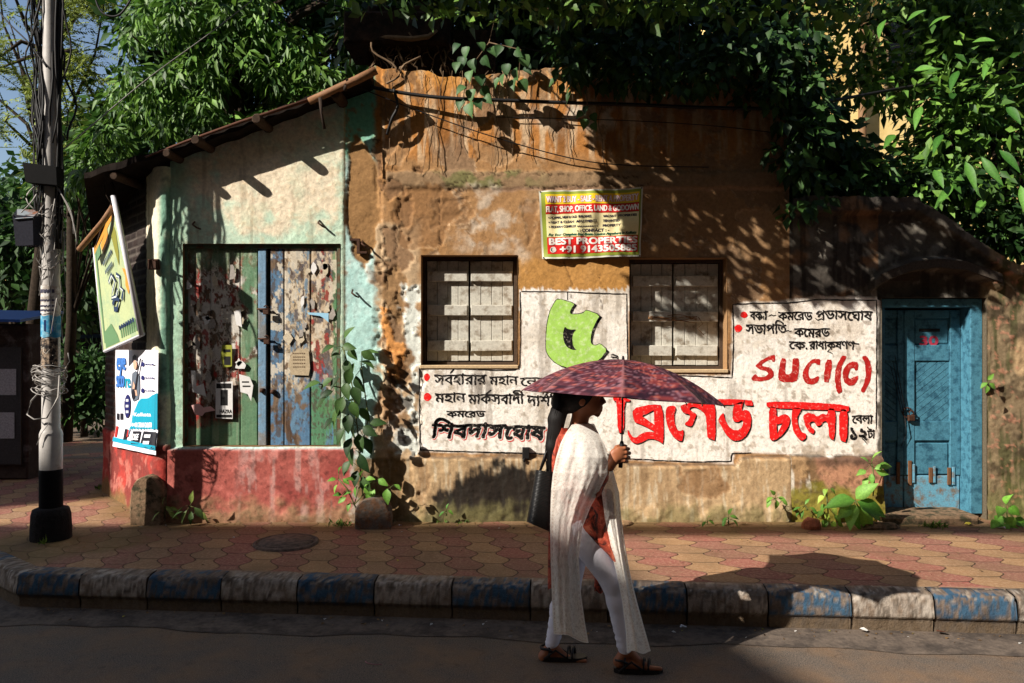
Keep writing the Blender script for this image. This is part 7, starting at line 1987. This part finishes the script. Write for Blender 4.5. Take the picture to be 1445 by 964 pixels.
# ------------------------------------------------------------------ plants at the wall foot
def wall_plant(name, label, stems, leaves, Y, seed, L=.10, wr=.6, prof=OVATE, cols=(lin(56, 104, 36), lin(112, 154, 62)), curl=.3, jit=.08):
    base = stems[0][0]; t = empty(name, P(*base, Y), label, 'plant'); rng = np.random.default_rng(seed); b = MB()
    for s in stems: b.tube([P(x, y, Y+.015*math.sin(i*2)) for i, (x, y) in enumerate(s)], .006, 6)
    for x, y, *_ in leaves:
        s = min((q for st in stems for q in st), key=lambda q: (q[0]-x)**2+(q[1]-y)**2); b.tube([P(*s, Y), P(x, y, Y-.02)], .0025, 4)
    b.build('stem', plain('green_stem', (86, 92, 48), .7), t)
    a = np.array(leaves, float); n = len(a); Yj = Y-rng.uniform(.0, jit*1.6, n)
    Pt = to_world(a[:, 0], a[:, 1], Yj); D = np.stack([np.sin(np.radians(a[:, 2])), rng.uniform(-.7, .0, n), -np.cos(np.radians(a[:, 2]))], 1)
    N = np.array([[-.45, -.75, .75]])+rng.normal(size=(n, 3))*.3; l = L*a[:, 3]
    foliage('leaves', [leaf_big(Pt, D, N, l, l*wr, greens(n, cols[0], cols[1], rng), prof, curl)], M['leaf'], t); return t
wall_plant('peepal_plant', 'tall peepal sapling growing from the wall beside the green and red shop door', [[(512, 700), (508, 660), (504, 600), (498, 550), (492, 520), (484, 490)], [(508, 640), (520, 590), (510, 520)], [(498, 550), (470, 545), (450, 542)]],
   [(472, 488, -70, .9), (484, 488, 80, .9), (486, 478, 150, 1.0), (478, 492, -30, .9), (492, 492, 40, .9), (480, 500, -90, .6), (512, 500, 110, 1.0), (508, 510, 80, 1.1), (500, 512, -20, 1.0), (488, 508, 20, 1.1), (510, 496, 60, 1.0), (494, 520, -10, 1.1), (502, 530, 20, 1.2), (470, 534, -60, 1.0), (478, 532, -40, .9), (452, 540, -80, 1.1), (488, 540, 10, 1.1), (498, 546, 30, 1.2), (470, 552, -70, .9), (462, 560, -50, 1.0), (484, 560, -15, 1.2), (496, 566, 20, 1.1), (480, 576, -30, 1.3), (492, 584, 0, 1.2), (474, 590, -60, 1.0), (508, 576, 40, 1.0), (500, 592, -10, 1.4), (486, 604, -30, 1.1), (512, 602, 60, 1.1), (522, 598, 100, 1.0), (506, 612, 10, 1.2), (496, 618, -20, 1.2), (514, 618, 30, 1.1), (498, 632, -10, 1.1), (508, 640, 20, 1.3), (494, 650, -30, 1.0), (504, 664, -10, 1.0), (512, 672, 20, 1.2)], YW-.10, 611, .138, .6, OVATE, (lin(26, 48, 22), lin(66, 94, 44)))
wall_plant('low_sapling', 'low leafy sapling on thin stems round the dark marker stone', [[(512, 736), (500, 712), (490, 690), (478, 676)], [(500, 712), (506, 690), (512, 680)], [(500, 712), (520, 690)], [(512, 736), (536, 706), (548, 690)]],
   [(474, 676, -90, .8), (478, 668, 170, .9), (484, 676, 60, .8), (476, 684, -30, .8), (500, 678, -120, .9), (508, 672, 160, .9), (516, 676, 100, .9), (504, 686, -20, 1.0), (514, 688, 30, 1.0), (496, 694, -80, .9), (488, 702, -60, .9), (482, 698, -100, .8), (494, 710, -20, .8), (526, 680, -80, .9), (534, 676, 60, 1.1), (528, 690, -20, 1.1), (546, 690, 5, 1.4), (556, 684, 70, .9), (520, 694, 0, 1.0)], YW-.17, 612, .09, .6)
big = [(1226, 742), (1214, 720), (1206, 706)]
wall_plant('broad_leaved_plant', 'big leaved green plant in front of the wall left of the door step', [big], [(1206, 706, -88, 1.25), (1210, 708, 70, 1.2), (1206, 712, -40, 1.15), (1210, 714, 25, 1.2), (1208, 704, 150, 1.1), (1200, 716, -65, .8), (1216, 710, 55, 1.1), (1208, 716, -8, 1.0)], YW-.22, 613, .19, .58, OVATE, (lin(70, 120, 40), lin(120, 166, 70)), .35)
wall_plant('climbing_weed', 'narrow clump of light green weed left of the big leaved plant', [[(1170, 745), (1168, 715), (1166, 690)]], [(1166, 690, -40, .9), (1172, 690, 50, .9), (1162, 700, -50, 1.0), (1172, 704, 40, 1.1), (1164, 712, -30, 1.1), (1174, 716, 30, 1.1), (1160, 722, -60, 1.0), (1168, 724, 0, 1.2), (1178, 728, 40, 1.0), (1164, 734, -20, 1.1), (1174, 736, 20, 1.0), (1182, 738, 60, .8)], YW-.16, 614, .085, .6, HEART, (lin(80, 124, 44), lin(150, 170, 70)))
wall_plant('jamb_sapling', 'sapling with shiny leaves growing from the wall edge beside the blue door', [[(1232, 700), (1234, 675), (1230, 655)]], [(1230, 652, 175, 1.3), (1226, 654, -140, .9), (1238, 658, 95, 1.2), (1236, 664, 70, 1.0), (1222, 664, -80, 1.0), (1230, 668, -10, .9), (1224, 674, -40, .9), (1234, 662, 120, .9), (1219, 680, -10, .7)], YW-.12, 615, .105, .55, LANCE, (lin(76, 126, 44), lin(130, 172, 80)))
wall_plant('heart_leaved_plant', 'heart leaved plant at the wall foot right of the blue door', [[(1424, 752), (1420, 720), (1418, 708)]], [(1418, 710, 170, 1.0), (1414, 716, -50, 1.1), (1424, 716, 50, 1.1), (1412, 728, -30, 1.2), (1422, 730, 15, 1.3), (1432, 732, 45, 1.2), (1408, 736, -60, 1.0), (1428, 742, 10, 1.1), (1416, 740, -10, 1.2), (1440, 740, 50, 1.0)], YW-.18, 616, .10, .75, HEART, (lin(84, 140, 44), lin(130, 176, 70)))
wall_plant('small_weed', 'tiny plant sprouting from the wall right of the blue door frame', [[(1396, 548), (1393, 538)]], [(1393, 540, -60, 1.0), (1394, 536, 150, .9), (1396, 541, 50, 1.0), (1393, 544, -10, .9)], YW-.05, 617, .075, .6)
wall_plant('small_weed', 'leafy weed with a hanging shadow low on the plinth left of the door', [[(1098, 712), (1094, 704)]], [(1090, 702, -80, 1.0), (1094, 698, -130, .8), (1098, 702, 70, 1.0), (1096, 706, 0, 1.0), (1088, 706, -40, .9), (1104, 706, 50, .8)], YW-.11, 618, .08, .55)
wall_plant('small_weed', 'small weed at the pavement edge midway between the woman and the door', [[(1028, 742), (1028, 732)]], [(1026, 730, -60, 1.0), (1030, 728, 80, 1.0), (1028, 726, 170, .9), (1024, 734, -40, .9), (1034, 734, 50, 1.0)], YW-.14, 619, .075, .5)
wall_plant('small_weed', 'tiny weed nearest the walking woman at the wall foot', [[(998, 744), (998, 738)]], [(996, 736, -60, 1.0), (1000, 734, 60, 1.0), (998, 733, 170, .8)], YW-.14, 620, .06, .5)
wall_plant('small_weed', 'yellowish weed hugging the mossy plinth below the red lettering', [[(1140, 720), (1136, 714)]], [(1130, 716, -80, 1.0), (1136, 712, 150, .9), (1142, 716, 70, 1.0), (1134, 720, -30, 1.0), (1146, 720, 60, .9), (1128, 722, -60, .8)], YW-.12, 621, .075, .4, LANCE)
wall_plant('small_weed', 'weed at the wall foot just right of the sunlit marker stone', [[(232, 728), (232, 716)]], [(228, 716, -70, 1.1), (234, 714, 60, 1.1), (230, 712, 170, .9), (226, 722, -50, 1.0), (238, 722, 55, 1.1), (240, 716, 80, .9)], YW-.12, 622, .10, .36, LANCE, (lin(70, 98, 44), lin(140, 150, 70)))
wall_plant('small_weed', 'dry looking weed second right of the sunlit marker stone, partly shaded', [[(268, 728), (268, 714)]], [(262, 714, -60, 1.2), (270, 710, 170, 1.0), (274, 716, 50, 1.2), (264, 720, -30, 1.1), (278, 722, 60, 1.1), (258, 722, -70, 1.0), (270, 722, 10, 1.0)], YW-.12, 623, .11, .42, LANCE, (lin(58, 84, 40), lin(120, 134, 66)))
wall_plant('small_weed', 'dark green weed at the foot of the sooty plinth', [[(630, 728), (630, 722)]], [(627, 722, -60, 1.0), (632, 720, 60, 1.0), (630, 718, 170, .8)], YW-.14, 624, .06, .5)
# tufts of grass and creeping weed
def tuft(px, py, w, label, seed, n=60, h=.06):
    c = G(px, py); rng = np.random.default_rng(seed); Pt = np.stack([c.x+rng.normal(size=n)*w*.5, c.y+rng.normal(size=n)*.035, np.full(n, PAVE)], 1)
    D = np.stack([rng.normal(size=n)*.7, rng.normal(size=n)*.5-.2, np.ones(n)], 1); l = h*rng.uniform(.5, 1.3, n)
    o = foliage('grass_tuft', [leaf_small(Pt, D, rng.normal(size=(n, 3)), l, l*.25, greens(n, lin(52, 84, 30), lin(112, 134, 54), rng))], M['leaf_dull']); tag(o, label, 'grass')
tuft(1318, 745, .10, 'green grass tuft on the broken edge by the door step', 631)
tuft(484, 742, .10, 'dark grass tuft on the paving left of the dark marker stone', 632)
tuft(150, 690, .10, 'shaded weeds at the foot of the brick side wall on the lane', 633)
tuft(640, 738, .25, 'sparse dark grass along the foot of the sooty plinth', 634, 40, .035)
tuft(63, 768, .04, 'single weed sprouting from the utility pole foot', 635, 14, .07)
# litter
def bit(px, py, w, d, rgb, label, z=PAVE, seed=1, cat='litter', name='paper_scrap'):
    Yb = F_PX*(EYE-z)/(py-HY); c = P(px, py, Yb); rng = random.Random(seed); n = 7; b = MB()
    vs = [(c.x+w*math.cos(2*math.pi*i/n)*rng.uniform(.6, 1.1), c.y+d*math.sin(2*math.pi*i/n)*rng.uniform(.6, 1.1), z+.014+rng.uniform(0, .02)) for i in range(n)]
    b.add(vs+[(c.x, c.y, z+.018)], [(i, (i+1) % n, n) for i in range(n)]); o = b.build(name, plain(name+str(rgb), rgb, .8), None); tag(o, label, cat)
bit(1414, 748, .035, .03, (220, 214, 208), 'white paper scrap below the heart leaved plant', seed=1)
bit(1218, 893, .03, .02, (200, 196, 190), 'pale crumpled paper in the gutter below the sunlit white kerb stone', .004, 2)
bit(1328, 896, .035, .03, (110, 66, 46), 'dry brown leaf in the gutter below the sunlit blue kerb stone', .004, 3, 'leaf', 'dry_leaf')
bit(964, 889, .03, .02, (206, 204, 206), 'white paper scrap in the shaded gutter right of the woman', .004, 4)
bit(1366, 743, .03, .03, (176, 160, 60), 'yellow fallen leaf at the right end of the door step', seed=5, cat='leaf', name='fallen_leaf')
bit(565, 745, .015, .012, (210, 200, 214), 'tiny white scrap near the flat broken stone', seed=6)
bit(118, 866, .03, .012, (150, 148, 150), 'grey paper scrap in the gutter under the first white kerb stone', .004, 7)
bit(330, 762, .012, .01, (190, 180, 176), 'tiny pale scrap on the paving left of the manhole cover', seed=8)
bit(720, 903, .02, .012, (120, 112, 108), 'grey scrap on the asphalt left of the womans rear foot', .0, 9)
b = MB(); c = P(524, 938, F_PX*EYE/(938-HY)); b.tube([c+Vector((-.04, .03, .006)), c+Vector((-.02, .0, .008)), c+Vector((.02, -.012, .006)), c+Vector((.06, -.01, .006))], .002, 5); o = b.build('string', plain('pink_string', (170, 110, 120), .7), None); tag(o, 'short pink string lying on the asphalt in the shade', 'string')

rng = np.random.default_rng(701); n = 420
lx = rng.uniform(-3.4, 4.6, n); ky_ = np.array([kerb_y(v) for v in lx]); w_ = rng.random(n)
ly = np.where(w_ < .40, ky_-.02-.16*rng.random(n)**2, np.where(w_ < .75, YW-.10-.30*rng.random(n)**2, ky_+.2+rng.random(n)*1.4)); lz = np.where(w_ < .40, .008, PAVE+.016)
Pt = np.stack([lx, ly, lz], 1); D = np.stack([rng.normal(size=n), rng.normal(size=n), rng.normal(size=n)*.12], 1); l = rng.uniform(.008, .035, n)
cc_ = greens(n, lin(72, 54, 36), lin(150, 118, 78), rng, .08); wh = rng.random(n) < .07; cc_[wh] = np.array(lin(200, 196, 190))
tag(foliage('leaf_litter', [leaf_small(Pt, D, np.tile([0, 0, 1.0], (n, 1))+rng.normal(size=(n, 3))*.25, l, l*rng.uniform(.3, .8, n), cc_)], M['leaf_dull']), kind='stuff')

# ------------------------------------------------------------------ things down the lane and behind
lane = ground_sheet('lane', -40, -4.6, 10.2, 70, PAVE+.004, M['asphalt'])
kio = empty('roadside_kiosk', (-6.2, 8.9, PAVE), 'dark closed kiosk with torn posters and a blue tarpaulin edge at the left margin', 'kiosk')
b = MB(); b.box((-7.6, 8.6, PAVE), (-5.6, 9.2, 2.02), bev=.02); b.build('kiosk_body', pmat('kiosk_wall', lin(70, 58, 54), .9, .15, 14, .4, .5, 30, .01, second=lin(120, 112, 112), sscale=4, sw=(.55, .7)), kio)
b = MB(); b.add([(-7.9, 8.3, 2.12), (-5.52, 8.35, 2.06), (-5.6, 9.3, 2.2), (-7.9, 9.3, 2.24), (-7.9, 8.3, 2.09), (-5.52, 8.35, 2.03), (-5.6, 9.3, 2.17), (-7.9, 9.3, 2.21)], [(0, 1, 2, 3), (7, 6, 5, 4), (0, 4, 5, 1), (1, 5, 6, 2), (2, 6, 7, 3), (3, 7, 4, 0)]); b.build('tarpaulin', plain('blue_tarp', (40, 80, 150), .5, vary=.3), kio)
b = MB(); b.box((-6.9, 8.56, .4), (-6.1, 8.597, 1.7)); b.box((-6.0, 8.56, .4), (-5.65, 8.597, 1.75)); b.build('shutter', plain('kiosk_shutter', (62, 58, 60), .6, vary=.4), kio)
k = Ink(lambda u, v, l: Vector((u, 8.553-l, v)))
for r in ((-6.8, 1.3, -6.5, 1.62), (-6.45, .9, -6.2, 1.3), (-5.95, 1.2, -5.7, 1.5), (-5.9, .7, -5.72, 1.0)): k.rect(*r)
k.build('torn_poster', plain('kiosk_paper', (170, 166, 172), .8, vary=.5), kio)

def building(name, label, plan, z0, z1, mat, wins=(), cat='building', roofmat=None):
    b = MB(); n = len(plan); vs = [(x, y, z0) for x, y in plan]+[(x, y, z1) for x, y in plan]
    b.add(vs, [tuple(range(n-1, -1, -1)), tuple(range(n, 2*n))]+[(i, (i+1) % n, n+(i+1) % n, n+i) for i in range(n)])
    t = empty(name, (plan[0][0], plan[0][1], z0), label, cat); b.build('wall', mat, t)
    for (x, y, z, w, h) in wins:
        m = MB(); m.box((x-w/2-.06, y-.05, z-h/2-.06), (x+w/2+.06, y+.02, z+h/2+.06)); f = m.build('window', plain('window_trim', (120, 100, 76), .8), t)
        m = MB(); m.box((x-w/2, y-.055, z-h/2), (x+w/2, y-.0502, z+h/2)); m.build('pane', plain('dark_glass', (18, 20, 24), .2), f)
        m = MB(); m.box((x-w/2-.15, y-.28, z+h/2+.1), (x+w/2+.15, y-.003, z+h/2+.18)); m.build('sunshade', mat, f)
    m = MB(); xs_ = [p[0] for p in plan]; y_ = plan[0][1]
    m.box((min(xs_)-.1, y_-.15, z1-.25), (max(xs_)+.1, y_-.003, z1+.05)); m.build('cornice', mat, t)
    return t
ym = pmat('yellow_limewash', lin(226, 200, 136), .9, .15, 3, .12, .3, 20, .01, second=lin(204, 172, 104), sscale=1.2)
building('yellow_house', 'sunlit yellow house glimpsed through the leaves at the upper right', [(4.6, 13), (13, 13), (13, 20), (4.6, 20)], 0, 9.5, ym, [(7.0, 13, 6.9, .9, 1.3), (9.6, 13, 6.9, .9, 1.3), (7.0, 13, 3.2, .9, 1.3)])
b = MB(); b.tube([(6.05, 12.85, 0), (6.05, 12.85, 9.4)], .07, 8); o = b.build('drain_pipe', plain('pipe_paint', (120, 90, 60), .7), None); tag(o, 'vertical drain pipe on the yellow house seen between leaves', 'pipe')
om = pmat('ochre_limewash', lin(196, 156, 96), .9, .15, 2, .15, .3, 10, .01)
building('distant_yellow_building', 'distant ochre building with tall dark windows beyond the lane at the left edge', [(-34, 34), (-20.6, 34), (-20.6, 44), (-34, 44)], 0, 8.5, om, [(-23.4+i*-1.25, 34, 3.6, .55, 1.5) for i in range(7)]+[(-23.4+i*-1.25, 34, 6.3, .55, 1.5) for i in range(7)])
building('dark_shed', 'dark unlit shed at the back of the lane beside the brick side wall', [(-12.5, 17), (-8.2, 17), (-8.2, 21), (-12.5, 21)], 0, 3.2, plain('shed_wall', (66, 58, 52), .9, vary=.4), [], 'shed')
b = MB(); b.tube([(-19.7, 30, 0), (-19.7, 30, 6.0)], .09, 8); b.tube([(-19.7, 30, 5.9), (-19.2, 30, 6.15), (-18.4, 30, 6.2)], .05, 6); o = b.build('street_lamp', plain('lamp_grey', (130, 134, 140), .5), None); tag(o, 'thin grey lamp post far down the lane left of the utility pole', 'street lamp')
# parked car beyond the pole
car = empty('parked_van', (-9.0, 15.8, PAVE), 'small blue van parked down the lane beyond the utility pole', 'van')
def car_at(x, y, L=3.6, W=1.6):
    prof = [(-L/2, .35), (-L/2, .75), (-L*.46, .88), (-L*.24, .95), (-L*.12, 1.38), (L*.22, 1.42), (L*.40, .98), (L/2, .86), (L/2, .35)]
    vs = []; n = len(prof)
    for yy, k in ((-W/2, 1.0), (-W*.42, 1.0), (W*.42, 1.0), (W/2, 1.0)):
        inset = .0
        for px_, z in prof: vs.append((x+px_*(.98 if abs(yy) == W/2 else 1), y+yy*(.86 if z > 1.1 else 1), PAVE+z*1.28))
    b = MB(); fs = [(i*n+j, i*n+(j+1) % n, (i+1)*n+(j+1) % n, (i+1)*n+j) for i in range(3) for j in range(n)]; fs += [tuple(reversed(range(n))), tuple(3*n+j for j in range(n))]
    b.add(vs, fs); b.build('van_body', plain('car_blue', (44, 62, 92), .4, vary=.05), car)
    b = MB(); b.add([(x-L*.21, y-W*.45, PAVE+1.25), (x+L*.36, y-W*.45, PAVE+1.28), (x+L*.21, y-W*.437, PAVE+1.73), (x-L*.11, y-W*.437, PAVE+1.69)], [(0, 1, 2, 3)]); b.v = [(p[0], p[1]-.09, p[2]) for p in b.v]; b.build('side_window', plain('car_glass', (20, 22, 26), .1), car)
    for sx in (-.31, .31):
        m = MB(); c = (x+L*sx, y-W/2-.02, PAVE+.30); m.tube([(c[0], c[1], c[2]), (c[0], c[1]+.2, c[2])], .30, 18); w = m.build('wheel', M['black'], car)
        m = MB(); m.tube([(c[0], c[1]-.006, c[2]), (c[0], c[1]+.02, c[2])], .17, 14); m.build('rim', plain('rim_grey', (140, 140, 144), .4), w)
car_at(-9.2, 16.4)
# the houses across the street, behind the photographer; they keep the road and the lane in shade
sm = pmat('far_side_plaster', lin(150, 132, 112), .9, .1, 2, .2, .4, 10, .02)
building('street_house', 'long plain house on the photographers side of the street', [(-14.9, -3.0), (-60, -3.0), (-60, -17), (-14.9+.36*14, -17)], 0, EYE+10.2, sm)
building('corner_block', 'taller block further along the photographers side of the street', [(-21.1, -2.9), (-60, -2.9), (-60, -10.9), (-21.1-1.62*8, -10.9)], 0, EYE+17, sm)
building('sky_block_house', 'tall plain house added across the street to block sky light, behind the photographer', [(-8.5, -3.6), (48, -3.6), (48, -15), (-8.5, -15)], 0, EYE+13, sm)  # unseen house added to hold back sky light and deepen the shade
